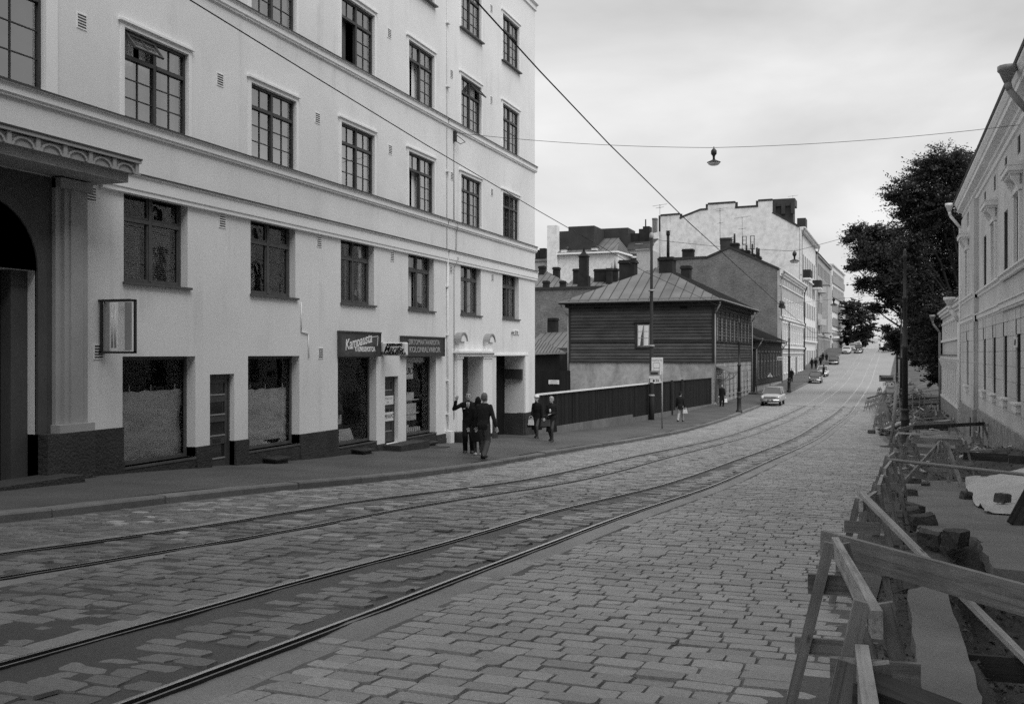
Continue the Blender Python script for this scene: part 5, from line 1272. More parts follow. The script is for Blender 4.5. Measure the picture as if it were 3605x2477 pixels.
seamroof(CW, [(lo((a.x - .3, YC2 - .3, a.z)), lo((b.x + .3, YC2 - .3, a.z)), lo((b.x + .3, YC2 + 1.5, r1.z)), lo((a.x - .3, YC2 + 1.5, r1.z))), (lo((a.x - .3, YC2 + 1.5, r1.z + .02)), lo((b.x + .3, YC2 + 1.5, r1.z + .02)), lo((b.x + .3, YC2 + 5, r2.z)), lo((a.x - .3, YC2 + 5, r2.z)))], 'roofdark', .9)
for u0, u1, v0, v1 in ((2263, 2286, 797, 850), (2249, 2263, 806, 840), (2214, 2250, 822, 840)):
    mb = MB(); boxat(mb, u0, u1, v0, v1, YC2 + 3, 2, .5); mb.build('chimney', 'chimney', CW, o)
mb = MB(); p1 = onY(2273, 772, YC2 + 4); mb.tube((p1.x, YC2 + 4, p1.z - 3), (p1.x, YC2 + 4, p1.z), .12, .1, 8); mb.build('stovepipe', 'chimney', CW, o)

YB2 = 112.0
a, b = onY(1860, 1021, YB2), onY(2140, 1200, YB2)
BW = thing('brick_outbuilding', 'long brick yard building with small roof chimneys behind the wooden house', 'building', ((a.x+b.x)/2, YB2, -4)); o = BW.location
mb = MB(); mb.box(a.x, b.x, YB2, YB2 + 9, -6, a.z); mb.build('wall', 'brick', BW, o)
mb = MB(); mb.box(a.x, b.x, YB2 - .15, YB2 + .4, a.z, a.z + .3); mb.build('coping', 'roofdark', BW, o)
lo = lambda p: Vector(p) - o
pz_ = lambda u, v, y: lo(onY(u, v, y))
seamroof(BW, [(pz_(1850, 1005, YB2 + 2), pz_(2030, 1013, YB2 + 2), pz_(1925, 962, YB2 + 6), pz_(1850, 952, YB2 + 6))], 'roofmetal', .7)
seamroof(BW, [(pz_(1990, 1008, YB2 + 8), pz_(2200, 1008, YB2 + 8), pz_(2190, 973, YB2 + 12), pz_(1960, 978, YB2 + 12))], 'roofmetal', .7)
for u0, u1, v0, v1, yy in ((1896, 1914, 936, 965, YB2 + 5), (1946, 1965, 940, 985, YB2 + 5), (1911, 1927, 988, 1018, YB2 + .2), (1970, 1985, 988, 1018, YB2 + .2), (2017, 2035, 946, 985, YB2 + 9), (2091, 2172, 947, 985, YB2 + 10), (2134, 2152, 944, 990, YB2 + 9)):
    p1, p2 = pz_(u0, v0, yy), pz_(u1, v1, yy); chimney(BW, p1.x, p2.x, p1.y, p1.y + .9, p2.z - .8, p1.z, .08)
for u, v in ((2154, 925), (2165, 908)):
    p1 = pz_(u, v, YB2 + 10.4); mb = MB(); mb.tube((p1.x, p1.y, p1.z - 1.6), p1, .22, .08, 8); mb.build('chimney_pot', 'zinc', BW)
p1, p2 = pz_(2037, 900, YB2 + 3), pz_(2065, 1015, YB2 + 3); cx_ = (p1.x+p2.x)/2; w_ = (p2.x-p1.x)/2
mb = MB(); mb.box(cx_ - w_ * 1.3, cx_ + w_ * 1.3, p1.y, p1.y + 1.2, p2.z - .8, p1.z - 2.4); mb.box(cx_ - w_, cx_ + w_, p1.y + .1, p1.y + 1.1, p1.z - 2.4, p1.z); mb.box(cx_ - w_ - .08, cx_ + w_ + .08, p1.y, p1.y + 1.2, p1.z - .1, p1.z + .02)
i = mb.vs([(cx_ - w_, p1.y + .1, p1.z), (cx_ + w_, p1.y + .1, p1.z), (cx_ + w_, p1.y + 1.1, p1.z), (cx_ - w_, p1.y + 1.1, p1.z), (cx_ - .12, p1.y + .5, p1.z + .55), (cx_ + .12, p1.y + .5, p1.z + .55), (cx_ + .12, p1.y + .7, p1.z + .55), (cx_ - .12, p1.y + .7, p1.z + .55)])
for q in ((0,1,5,4),(1,2,6,5),(2,3,7,6),(3,0,4,7),(4,5,6,7)): mb.face([i+k for k in q])
mb.tube((cx_, p1.y + .6, p1.z + .5), (cx_, p1.y + .6, p1.z + 1.25), .15, .02, 6); mb.build('turret_chimney', 'chimney', BW)
# sheds in the yard
YS1 = 92.0
def Y_(u, v, y): return onY(u, v, y)
a, b = Y_(1860, 1240, YS1), Y_(1970, 1300, YS1)
SD = thing('yard_shed', 'dark board shed with a low ribbed roof behind the yard gate', 'shed', ((a.x+b.x)/2, YS1, -4.2)); o = SD.location; lo = lambda p: Vector(p) - o
mb = MB(); mb.box(a.x, b.x, YS1, YS1 + 5, -5, a.z); mb.build('wall', 'sidingdark', SD, o)
seamroof(SD, [(lo(Y_(1855, 1243, YS1 - .8)), lo(Y_(1990, 1239, YS1 - .8)), lo(Y_(1890, 1200, YS1 + 2.5)), lo(Y_(1850, 1190, YS1 + 2.5)))], 'roofmetal', .3)
mb = MB(); mb.bar(Y_(1855, 1246, YS1 - .9), Y_(1992, 1242, YS1 - .9), .2, .16); mb.build('fascia', 'greypaint', SD, o)
YS2 = 103.0
a, b = Y_(1860, 1226, YS2), Y_(2010, 1310, YS2)
S2 = thing('yard_shed', 'pale walled yard building with seamed metal roof beside the wooden house', 'shed', ((a.x+b.x)/2, YS2, -4.2)); o = S2.location; lo = lambda p: Vector(p) - o
mb = MB(); mb.box(a.x, b.x, YS2, YS2 + 6, -5, a.z); mb.build('wall', 'stucco', S2, o)
seamroof(S2, [(lo(Y_(1855, 1226, YS2 - .5)), lo(Y_(2020, 1222, YS2 - .5)), lo(Y_(2020, 1170, YS2 + 4.5)), lo(Y_(1855, 1172, YS2 + 4.5)))], 'roofmetal', .6)
p1, p2 = Y_(1927, 1119, YS2 + 4.5), Y_(1955, 1172, YS2 + 4.5); c_ = chimney(S2, *(lambda q, r: (q.x, r.x, q.y, q.y + 1.2, r.z - .8, q.z))(lo(p1), lo(p2)))
mb = MB()
for k in range(6): mb.bar(Y_(1914, 1125 + k*9, YS2 + 4.2), Y_(1926, 1124 + k*9, YS2 + 4.2), .06, .06)
mb.bar(Y_(1914, 1118, YS2 + 4.2), Y_(1911, 1172, YS2 + 4.2), .07, .07); mb.bar(Y_(1926, 1118, YS2 + 4.2), Y_(1924, 1172, YS2 + 4.2), .07, .07); mb.build('roof_ladder', 'zinc', S2, o)

# --- fences
FN = [(-13.32, 39.5, -1.74), (-13.1, 54.5, -1.80), (-12.85, 66.0, -1.86), (-12.45, 81.4, -1.98)]
FB = [-3.18, -3.42, -3.75, -4.05]
ft = thing('board_fence', 'long tarred vertical board fence with pale top rail along the pavement', 'fence', (-13.0, 60, gz(60)))
o = ft.location
def fpt(y): return Vector((interp([(q[1], q[0]) for q in FN], y), y, interp([(q[1], q[2]) for q in FN], y)))
mb = MB(); y = 39.5
while y < 81.3:
    w_ = rnd.uniform(.12, .17); p, q = fpt(y), fpt(y + w_ - .008); bz = -3.15 - .019 * (y - 39.5) if y < 54.5 else -3.62 - .016 * (y - 54.5); dd = .02 * rnd.random()
    mb.hexa([(p.x - .03 + dd, p.y, bz), (p.x + dd, p.y, bz), (q.x + dd, q.y, bz), (q.x - .03 + dd, q.y, bz)], [(p.x - .03 + dd, p.y, p.z), (p.x + dd, p.y, p.z), (q.x + dd, q.y, q.z), (q.x - .03 + dd, q.y, q.z)]); y += w_
mb.build('boards', 'fence', ft, o)
mb = MB(); mb.bar(fpt(39.5) + Vector((.01, 0, .03)), fpt(63.5) + Vector((.01, 0, .03)), .11, .07); mb.build('top_rail', 'curtain', ft, o)
mb = MB(); mb.bar(fpt(63.6) + Vector((.01, 0, .02)), fpt(81.3) + Vector((.01, 0, .02)), .09, .05); mb.build('top_rail', 'sidingdark', ft, o)
for y in (66.2, 69.5): p = fpt(y); mb = MB(); mb.box(p.x + .03, p.x + .17, y - .09, y + .09, gz(y) - .1, p.z + .1); mb.build('post', 'sidingdark', ft, o)
mb = MB(); y = 39.4
while y < 81.0:
    L = rnd.uniform(1.2, 2.2); p, q = fpt(y), fpt(min(81.3, y + L)); z0_, z1_ = (-3.15 - .019 * (y - 39.5), -3.15 - .019 * (y + L - 39.5)) if y < 54.3 else (-3.62 - .016 * (y - 54.5), -3.62 - .016 * (y + L - 54.5))
    mb.hexa([(p.x - .2, p.y, -5), (p.x + .10, p.y, -5), (q.x + .10, q.y - .01, -5), (q.x - .2, q.y - .01, -5)], [(p.x - .2, p.y, z0_), (p.x + .08, p.y, z0_), (q.x + .08, q.y - .01, z1_), (q.x - .2, q.y - .01, z1_)]); y += L
mb.build('stone_base', 'kerbstone', ft, o)
a, b = onY(1860, 1304, 80.5), onY(2004, 1400, 80.5)
yf = thing('board_fence', 'short tall dark board fence closing the yard, with a small notice', 'fence', ((a.x+b.x)/2, 80.5, -4.2)); o = yf.location
mb = MB(); x = a.x
while x < b.x: mb.box(x, x + .14, 80.5 + .02 * rnd.random(), 80.53, -5, a.z + .03 * rnd.random()); x += .15
mb.build('boards', 'fence', yf, o)
p1, p2 = onY(1931, 1337, 80.45), onY(1968, 1352, 80.45)
nt_ = thing('notice_board', 'small white notice on the dark yard fence', 'sign', (p1.x, 80.45, p2.z)); o = nt_.location
mb = MB(); mb.box(p1.x, p2.x, 80.46, 80.49, p2.z, p1.z); mb.build('board', 'white', nt_, o)
mb = MB()
for k, q in enumerate((.6, .8, .7)): mb.box((p1.x+p2.x)/2 - q*(p2.x-p1.x)/2, (p1.x+p2.x)/2 + q*(p2.x-p1.x)/2, 80.452, 80.458, p1.z - .10 - k*.11, p1.z - .06 - k*.11)
mb.build('text_lines', 'greylet', nt_, o)
# ------------------------------------------------------------------ right side houses (local +y runs towards the camera, +x to the street)
RB = thing('town_house', 'grey two storey town house with deep cornice and granite base on the right', 'building', (4.43, 56.9, -4.0), PI - .0115)
zz = lambda z: z + 4.0
sY = lambda Y: 56.9 - Y
WL = [4.6, 11.3, 15.3, 19.1, 22.75] + [22.75 + 3.75 * k for k in range(1, 4)]
LNR = 36.0
ops = []
for s in WL: ops += [(s - .55, s + .55, zz(-1.5), zz(.62), .22), (s - .58, s + .58, zz(2.85), zz(4.9), .24), (s - .36, s + .36, zz(6.15), zz(6.72), .15)]
mb = MB(); wallgrid(mb, 0, LNR, -1.5, zz(7.9), ops, WP); mb.quad((0, 0, -1.5), (0, 0, zz(7.9)), (-9, 0, zz(7.9)), (-9, 0, -1.5)); mb.quad((-9, 0, -1.5), (-9, LNR, -1.5), (-9, LNR, zz(7.9)), (-9, 0, zz(7.9))); mb.quad((0, LNR, -1.5), (-9, LNR, -1.5), (-9, LNR, zz(7.9)), (0, LNR, zz(7.9)))
fixbm(mb.build('wall', 'rightwall', RB))
mb = MB(); mb.quad((-.9, .1, -1), (-.9, LNR - .1, -1), (-.9, LNR - .1, zz(7.8)), (-.9, .1, zz(7.8))); mb.build('room_backing', 'room', RB)
seamroof(RB, [((.5, -.4, zz(7.98)), (.5, LNR, zz(7.98)), (-4.5, LNR, zz(10.3)), (-4.5, 4, zz(10.3))), ((-9.4, -.4, zz(7.98)), (.5, -.4, zz(7.98)), (-4.5, 4, zz(10.3)), (-4.5, 4, zz(10.3))), ((-9.4, LNR, zz(7.98)), (-9.4, -.4, zz(7.98)), (-4.5, 4, zz(10.3)), (-4.5, LNR, zz(10.3)))], 'roofdark', .7)
def rb_course(prof, s0, s1, mat='righttrim', name='cornice', x=0.0):
    mb = MB()
    for (d0, z0), (d1, z1) in zip(prof, prof[1:]): mb.quad((x + d0, s0, zz(z0)), (x + d0, s1, zz(z0)), (x + d1, s1, zz(z1)), (x + d1, s0, zz(z1)))
    for s in (s0, s1): mb.poly([(x + d, s, zz(z)) for d, z in prof])
    return fixbm(mb.build(name, mat, RB))
rb_course([(0, 6.93), (.06, 6.95), (.06, 7.15), (.14, 7.18), (.14, 7.34), (.38, 7.42), (.38, 7.6), (.42, 7.62), (.5, 7.8), (.5, 7.9), (0, 7.95)], -.3, LNR, 'righttrim')
rb_course([(0, 7.9), (.53, 7.905), (.56, 7.98), (0, 8.0)], -.35, LNR, 'roofdark', 'gutter')
RIS = .19
mb = MB(); mb.box(.0, RIS, .02, 3.95, zz(2.76), zz(6.93)); mb.box(.0, RIS, 5.25, 8.15, zz(2.76), zz(6.93)); mb.box(0, RIS, 3.95, 5.25, zz(4.95), zz(6.1)); mb.box(0, RIS, 3.95, 5.25, zz(6.75), zz(6.93)); mb.build('risalit', 'rightwall', RB)
mb = MB(); mb.box(.0, RIS, .02, 4.02, -1, zz(1.45)); mb.box(0, RIS, 5.18, 8.15, -1, zz(1.45)); mb.box(0, RIS, 4.02, 5.18, -1, zz(-1.78)); mb.box(0, RIS, 4.02, 5.18, zz(.66), zz(1.45)); mb.box(0, RIS - .002, .02, 8.15, zz(1.75), zz(2.5)); mb.build('risalit', 'rightwall', RB)
P1_ = [(0, 2.5), (.06, 2.53), (.06, 2.62), (.15, 2.66), (.15, 2.72), (0, 2.76)]; P2_ = [(0, 1.45), (.05, 1.48), (.05, 1.52), (.10, 1.54), (.10, 1.7), (.16, 1.72), (.16, 1.76), (0, 1.8)]
for P_ in (P1_, P2_):
    rb_course(P_, -.05, 8.25, x=RIS - .03); rb_course(P_, 8.25, 18.4); rb_course([(d + .07, z) for d, z in P_], 18.4, LNR)
# channelled ground floor
mb = MB(); z = -2.42; k = 0
while z < 1.3:
    h = .50; cuts = [0.0]
    spans = []; edges = []
    for s in WL:
        if z + h > -1.78 and z < .62: edges.append((s - .62, s + .62))
    cur = 8.22
    for a, b in edges:
        if a < 8.2: continue
        spans.append((cur, a)); cur = b
    spans.append((cur, LNR))
    for a, b in spans:
        if b - a > .1: mb.box(.0, .022, a, b, zz(z) + .012, zz(z + h) - .012)
    sp2 = [(.0, 3.97), (5.23, 8.2)] if (z + h > -1.78 and z < .62) else [(.0, 8.2)]
    for a, b in sp2: mb.box(RIS, RIS + .022, a, b, zz(z) + .012, zz(min(z + h, 1.44)) - .012)
    z += h
mb.build('channelled_courses', 'rightwall', RB)
for s in WL:
    x = RIS if s < 8 else 0
    for q in (-.62, .59): mb = MB(); mb.box(x + .001, x + .026, s + q, s + q + .03, zz(.62), zz(1.44)); mb.build('joint_line', 'granite_dark', RB)
mb = MB(); mb.box(-.1, .075, 8.26, LNR, -2, zz(-2.47)); mb.box(-.1, RIS + .06, -.05, 8.26, -2, zz(-2.5)); mb.build('granite_base', 'granite', RB)
for s in (7.0, 9.6): mb = MB(); mb.box(.06, RIS + .07 if s < 8 else .085, s - .3, s + .3, zz(-3.75), zz(-2.9)); mb.build('cellar_opening', 'clothblack', RB)
for k, s in enumerate(WL):
    x = RIS if s < 8 else 0
    for z0, z1, w_, d in ((-1.5, .62, .55, .2), (2.85, 4.9, .58, .22)):
        mb = MB(); mb.box(-d - .04, -d, s - w_, s - w_ + .06, zz(z0), zz(z1)); mb.box(-d - .04, -d, s + w_ - .06, s + w_, zz(z0), zz(z1)); mb.box(-d - .04, -d + .01, s - .03, s + .03, zz(z0), zz(z1)); mb.box(-d - .035, -d + .005, s - w_ + .06, s - .03, zz(z0 + (z1-z0)*.62), zz(z0 + (z1-z0)*.66)); mb.box(-d - .035, -d + .005, s + .03, s + w_ - .06, zz(z0 + (z1-z0)*.62), zz(z0 + (z1-z0)*.66))
        o = mb.build('window', 'greypaint', RB); mb = MB(); mb.quad((-d - .02, s - w_, zz(z0)), (-d - .02, s + w_, zz(z0)), (-d - .02, s + w_, zz(z1)), (-d - .02, s - w_, zz(z1))); mb.build('pane', 'glass', o)
    mb = MB(); mb.box(-.05, -.03, s - .36, s + .36, zz(6.15), zz(6.72)); mb.build('attic_window', 'clothblack', RB)
    mb = MB(); mb.box(x, x + .2, s - .66, s + .66, zz(-1.56), zz(-1.5)); mb.box(x, x + .15, s - .58, s + .58, zz(-1.78), zz(-1.56)); mb.build('window_sill', 'righttrim', RB)
    for z0, z1, w_, d in ((-1.5, .62, .55, .21), (2.85, 4.9, .58, .23)):
        for q in (-w_ + .001, w_ - .013): mb = MB(); mb.box(-d, x - .03 if x else -.02, s + q, s + q + .012, zz(z0) + .002, zz(z1) - .002); mb.build('reveal_shade', 'frame_dark', RB)  # thin dark strips put in for the shade inside the window reveals
    if k in (0, 2, 4, 6, 8, 10, 12, 14):
        mb = MB(); mb.box(x, x + .09, s - .80, s - .6, zz(2.76), zz(4.95)); mb.box(x, x + .09, s + .6, s + .80, zz(2.76), zz(4.95)); mb.box(x, x + .12, s - .82, s + .82, zz(4.95), zz(5.1)); mb.box(x, x + .07, s - .8, s + .8, zz(5.1), zz(5.42)); mb.build('window_surround', 'righttrim', RB)
        mb = MB(); mb.box(x, x + .42, s - .98, s + .98, zz(5.5), zz(5.66)); mb.box(x, x + .34, s - .9, s + .9, zz(5.42), zz(5.5)); mb.hexa([(x, s - 1, zz(5.66)), (x + .45, s - 1, zz(5.66)), (x + .45, s + 1, zz(5.66)), (x, s + 1, zz(5.66))], [(x, s - 1, zz(5.80)), (x + .44, s - 1, zz(5.69)), (x + .44, s + 1, zz(5.69)), (x, s + 1, zz(5.80))]); mb.build('window_hood', 'righttrim', RB)
        for q in (-.78, .64):
            mb = MB(); mb.prism([(x, s + q, zz(4.9)), (x + .12, s + q, zz(4.92)), (x + .16, s + q, zz(5.1)), (x + .3, s + q, zz(5.3)), (x + .32, s + q, zz(5.42)), (x, s + q, zz(5.42))], (0, .16, 0)); mb.build('hood_bracket', 'righttrim', RB)
def hopperpipe(parent, s, ztop, zbot, x0, x1, r=.075, mat='zinc'):
    mb = MB(); mb.lathe([(r, -.3), (r * 2.4, 0), (r * 2.8, .02), (r * 2.8, .16)], (x0, s, ztop), 10); mb.path([(x0, s, ztop - .25), (x0 - .05, s, ztop - .5), (x1, s, ztop - 1.15), (x1, s, zbot)], r, 8)
    return mb.build('downpipe', mat, parent)
hopperpipe(RB, -.25, zz(7.75), zz(-4), .75, .22, mat='righttrim'); hopperpipe(RB, 26.7, zz(7.7), zz(-3), .72, .2, .09, 'zinc')
r = thing('house_number_plate', 'white number plate with black 14 on the right hand house', 'number plate', (4.1, 34.3, .2), PI - .0115)
mb = MB(); mb.box(-.0, .03, -.38, .5, 0, .30); mb.build('plate', 'white', r)
o = text('lettering', 'A 14', .26, (.035, .06, .15), '+x', 'blacklet', r, None, ext=.003, bold=.008)

SB = thing('ornate_house', 'low ornate pale house with pilasters and little attic windows before the trees', 'building', (4.75, 80.8, -4.3), PI - .0115)
zs_ = lambda z: z + 4.3
mb = MB(); mb.box(-8, 0, 0, 23.2, -1, zs_(2.95)); mb.build('wall', 'rightwall', SB)
seamroof(SB, [((.4, -.3, zs_(3.05)), (.4, 23.3, zs_(3.05)), (-4, 23.3, zs_(4.2)), (-4, 2, zs_(4.2))), ((-8.3, -.3, zs_(3.05)), (.4, -.3, zs_(3.05)), (-4, 2, zs_(4.2)), (-4, 2, zs_(4.2)))], 'roofdark', .8)
def sb_band(items, mat='righttrim'):
    mb = MB()
    for z, h, d in items: mb.box(.0, d, -.05, 23.2, zs_(z), zs_(z + h))
    return mb.build('cornice', mat, SB)
sb_band(((2.9, .14, .36), (2.7, .2, .26), (2.55, .15, .12), (2.12, .1, .07), (.82, .16, .12), (-.32, .22, .18), (-3.12, .14, .16)))
mb = MB(); mb.box(0, .3, 0, 23.2, zs_(-.1), zs_(-.06)); mb.build('flashing', 'roofdark', SB)
mb = MB(); mb.box(0, .14, -.03, 23.2, -1, zs_(-3.12)); mb.build('granite_base', 'granite', SB)
for k in range(11):
    s = 1.2 + k * 2.1
    mb = MB(); mb.box(.0, .03, s - .35, s + .35, zs_(1.05), zs_(1.95)); o = mb.build('attic_window', 'darkglass', SB); mb = MB(); mb.box(0, .12, s + .6, s + .95, zs_(.98), zs_(2.12)); mb.box(0, .16, s + .55, s + 1.0, zs_(2.0), zs_(2.12)); mb.build('small_pilaster', 'righttrim', SB)
    mb = MB(); mb.box(0, .03, s - .45, s + .45, zs_(-2.95), zs_(-.75)); w_ = mb.build('window', 'greypaint', SB); mb = MB(); mb.box(.03, .04, s - .36, s + .36, zs_(-2.9), zs_(-.8)); mb.build('pane', 'darkglass', w_)
    mb = MB(); mb.box(0, .16, s + .62, s + 1.0, zs_(-2.98), zs_(-.32)); mb.prism([(.16, s + .6, zs_(-.95)), (.38, s + .6, zs_(-.32)), (0, s + .6, zs_(-.32)), (0, s + .6, zs_(-.95))], (0, .42, 0)); mb.build('pilaster', 'righttrim', SB)
hopperpipe(SB, -.2, zs_(2.75), .1, .7, .2, mat='zinc'); hopperpipe(SB, 23.0, zs_(2.85), .1, .75, .25, .11, 'righttrim')

# ------------------------------------------------------------------ trees
def tree(label, base, lobes, nleaf, size, trunk=.28, mat='leaf', group='street trees'):
    t = thing('leafy_tree', label, 'tree', base, 0, group)
    base = Vector(base); R_ = random.Random(int(abs(base.x * 100) + base.y))
    cen = sum((Vector(l[0]) for l in lobes), Vector()) / len(lobes)
    fork = Vector((base.x * .8 + cen.x * .2, base.y * .8 + cen.y * .2, base.z + (cen.z - base.z) * .42))
    mb = MB(); mb.tube(base - Vector((0, 0, .3)), base + (fork - base) * .5, trunk * 1.25, trunk, 9, False); mb.tube(base + (fork - base) * .5, fork, trunk, trunk * .8, 9, False)
    for c, r in lobes:
        c = Vector(c); p = fork; n = 4; w0 = trunk * .45
        for k in range(n):
            q = fork + (c - fork) * ((k + 1) / n) + Vector((R_.uniform(-.3, .3), R_.uniform(-.3, .3), R_.uniform(-.1, .4))) * (0 if k == n-1 else 1)
            mb.tube(p, q, w0 * (1 - k / n * .8), w0 * (1 - (k + 1) / n * .8) + .015, 6, False); p = q
        for _ in range(5):
            d = Vector((R_.gauss(0, 1), R_.gauss(0, 1), R_.gauss(0, .6))).normalized() * r * .85; mb.tube(c - d * .2, c + d, .035, .012, 4, False)
    mb.build('trunk', 'bark', t, base)
    V = []; Fc = []
    tot = sum(r ** 2.2 for _, r in lobes)
    for c, r in lobes:
        c = Vector(c); n = int(nleaf * r ** 2.2 / tot); ncl = max(8, int(n / 34))
        for _ in range(ncl):
            d = Vector((R_.gauss(0, 1), R_.gauss(0, 1), R_.gauss(0, 1))).normalized()
            rad = r * (R_.random() ** .42) * R_.uniform(.75, 1.28)
            cc = c + Vector((d.x, d.y, d.z * .82)) * rad; cr = R_.uniform(.22, .6) * (.6 + r * .14); od = Vector((d.x, d.y, d.z * .35)).normalized()
            for _ in range(34):
                p = cc + od * R_.gauss(0, cr * 1.0) + Vector((R_.gauss(0, cr * .45), R_.gauss(0, cr * .45), R_.gauss(0, cr * .22)))
                a = Vector((R_.gauss(0, 1), R_.gauss(0, 1), R_.gauss(0, .5))).normalized(); b = a.cross(Vector((R_.gauss(0, .5), R_.gauss(0, .5), 1))).normalized()
                s = size * R_.uniform(.6, 1.25); i = len(V)
                V += [p - a*s - base, p + b*s*.6 - base, p + a*s - base, p - b*s*.6 - base]; Fc.append((i, i+1, i+2, i+3))
    me = bpy.data.meshes.new('crown'); me.from_pydata([tuple(v) for v in V], [], Fc); me.materials.append(M[mat])
    inst('crown', me, t); return t
def lob(L, t):
    out = []
    for x, y, r in L:
        p = atT(2900 + x / 1.388, 150 + y / 1.388, t + rnd.uniform(-.045, .045) * t * .6)
        out.append((p, r / 1.388 * t / F))
    return out
LR = [(600, 600, 110), (500, 640, 95), (400, 730, 85), (350, 760, 50), (560, 790, 145), (700, 690, 115), (470, 880, 110), (620, 960, 150), (740, 900, 120), (560, 1130, 150), (700, 1150, 150), (620, 1330, 140), (520, 1400, 105), (720, 1350, 130), (600, 1490, 105), (430, 800, 85), (430, 1000, 85), (480, 1250, 95), (440, 1120, 80), (560, 1540, 70), (660, 1540, 80), (690, 590, 85), (740, 640, 80), (770, 760, 90)]
LL = [(235, 945, 75), (160, 925, 42), (130, 960, 30), (330, 950, 66), (150, 1090, 42), (190, 1010, 45), (230, 1060, 68), (310, 1100, 66), (400, 1060, 80), (200, 1180, 50), (285, 1180, 50), (370, 1210, 70), (450, 1190, 80), (250, 1300, 40), (330, 1270, 34), (410, 1310, 52), (340, 1440, 44), (430, 1430, 65), (300, 1400, 26), (480, 1320, 70), (370, 1490, 36), (280, 1030, 60), (440, 1520, 50), (340, 1140, 60), (260, 1000, 60), (300, 1230, 40), (350, 1050, 70), (420, 1250, 60)]
tree('tall dense dark linden rising behind the low ornate house', (8.2, 92, gz(92)), lob(LR, 85), 190000, .115, .42, 'leafdark')
tree('spreading linden with open branches hanging over the tram rails', (6.6, 108, gz(108)), lob(LL, 100), 120000, .125, .36, 'leafdark')
LC_ = [(130, 1300, 45), (100, 1270, 25), (170, 1290, 45), (120, 1360, 45), (180, 1350, 55), (210, 1400, 45), (130, 1420, 40), (185, 1430, 40), (110, 1455, 35), (160, 1460, 40), (210, 1450, 40), (235, 1390, 30), (230, 1340, 28)]
tree('dark round tree at the crest left of the tram rails', (-5.5, 246, gz(246)), lob(LC_, 236), 15000, .32, .4, 'leafdark')
tree('small dark tree at the right edge of the crest', (7.5, 215, gz(215)), lob([(300, 1490, 16), (325, 1475, 24), (350, 1450, 32), (390, 1465, 34), (430, 1450, 40), (410, 1490, 26), (360, 1490, 26), (390, 1420, 30)], 203), 12000, .26, .25, 'leafdark')
tree('low dark yard tree behind the trench posts', (6.5, 99, gz(99)), lob([(520, 1510, 60), (600, 1540, 60), (660, 1500, 60), (640, 1590, 50), (560, 1590, 45), (520, 1440, 70), (600, 1440, 80), (680, 1420, 90), (470, 1560, 40), (700, 1560, 70), (720, 1480, 80), (540, 1640, 40), (640, 1660, 45)], 92), 26000, .16, .2, 'leafdark')

# ------------------------------------------------------------------ poles, lamps, wires
def ironpost(label, x, y, hgt, sc=1.0):
    z = gz(y) + (.1 if x < 0 else 0); t = thing('tram_pole', label, 'pole', (x, y, z), 0, 'cast iron tram poles')
    mb = MB(); s = sc
    mb.lathe([(.24*s, 0), (.24*s, .12), (.17*s, .2), (.155*s, .95), (.19*s, 1.0), (.19*s, 1.06), (.15*s, 1.1), (.145*s, 1.35), (.175*s, 1.38), (.175*s, 1.44), (.12*s, 1.5)], (0, 0, 0), 14); mb.build('pole_base', 'iron', t)
    mb = MB(); a, b = hgt * .49, hgt * .74
    mb.lathe([(.12*s, 1.5), (.11*s, a), (.15*s, a + .03), (.15*s, a + .12), (.09*s, a + .18), (.08*s, b), (.115*s, b + .03), (.11*s, b + .11), (.06*s, b + .16), (.05*s, hgt - .4), (.085*s, hgt - .36), (.085*s, hgt - .26), (.05*s, hgt - .22), (.07*s, hgt - .12), (.02, hgt)], (0, 0, 0), 12); mb.build('shaft', 'iron', t)
    return t
bp = ground(3186, 1567)
ironpost('tall dark tram pole nearest the camera on the dug up right pavement', bp.x, bp.y, 7.95)
ironpost('tram pole just behind the nearest one on the right pavement', 2.0, 86, 7.9)
ironpost('far tram pole on the right pavement beneath the linden', 2.5, 128, 7.9)
bp = ground(2602, 1450, .12); ironpost('cast iron tram pole by the left kerb before the two tone station wagon', bp.x, bp.y, 6.75, .95)
bp = ground(2778, 1379, .12); ironpost('cast iron tram pole by the left kerb before the brick gable house', bp.x, bp.y, 7.4)
t = thing('wooden_pole', 'tall grey wooden line pole in front of the board fence', 'pole', (-12.72, 59.6, gz(59.6)))
hp = 11.45
mb = MB(); mb.lathe([(.17, -.2), (.165, 1.6), (.14, 1.65), (.125, 4.6), (.11, 4.62), (.10, hp - 3.5), (.09, hp - 3.45), (.08, hp - .3)], (0, 0, 0), 12); mb.build('shaft', 'sidingdark', t)
mb = MB(); mb.lathe([(.10, hp - .3), (.14, hp - .2), (.13, hp - .02), (.05, hp + .08)], (0, 0, 0), 12); mb.build('cap', 'greypaint', t)
mb = MB()
for z in (1.6, 4.6, hp - 3.5): mb.lathe([(.17, z), (.19, z + .02), (.19, z + .1), (.15, z + .12)], (0, 0, 0), 12)
mb.build('collar', 'greypaint', t)

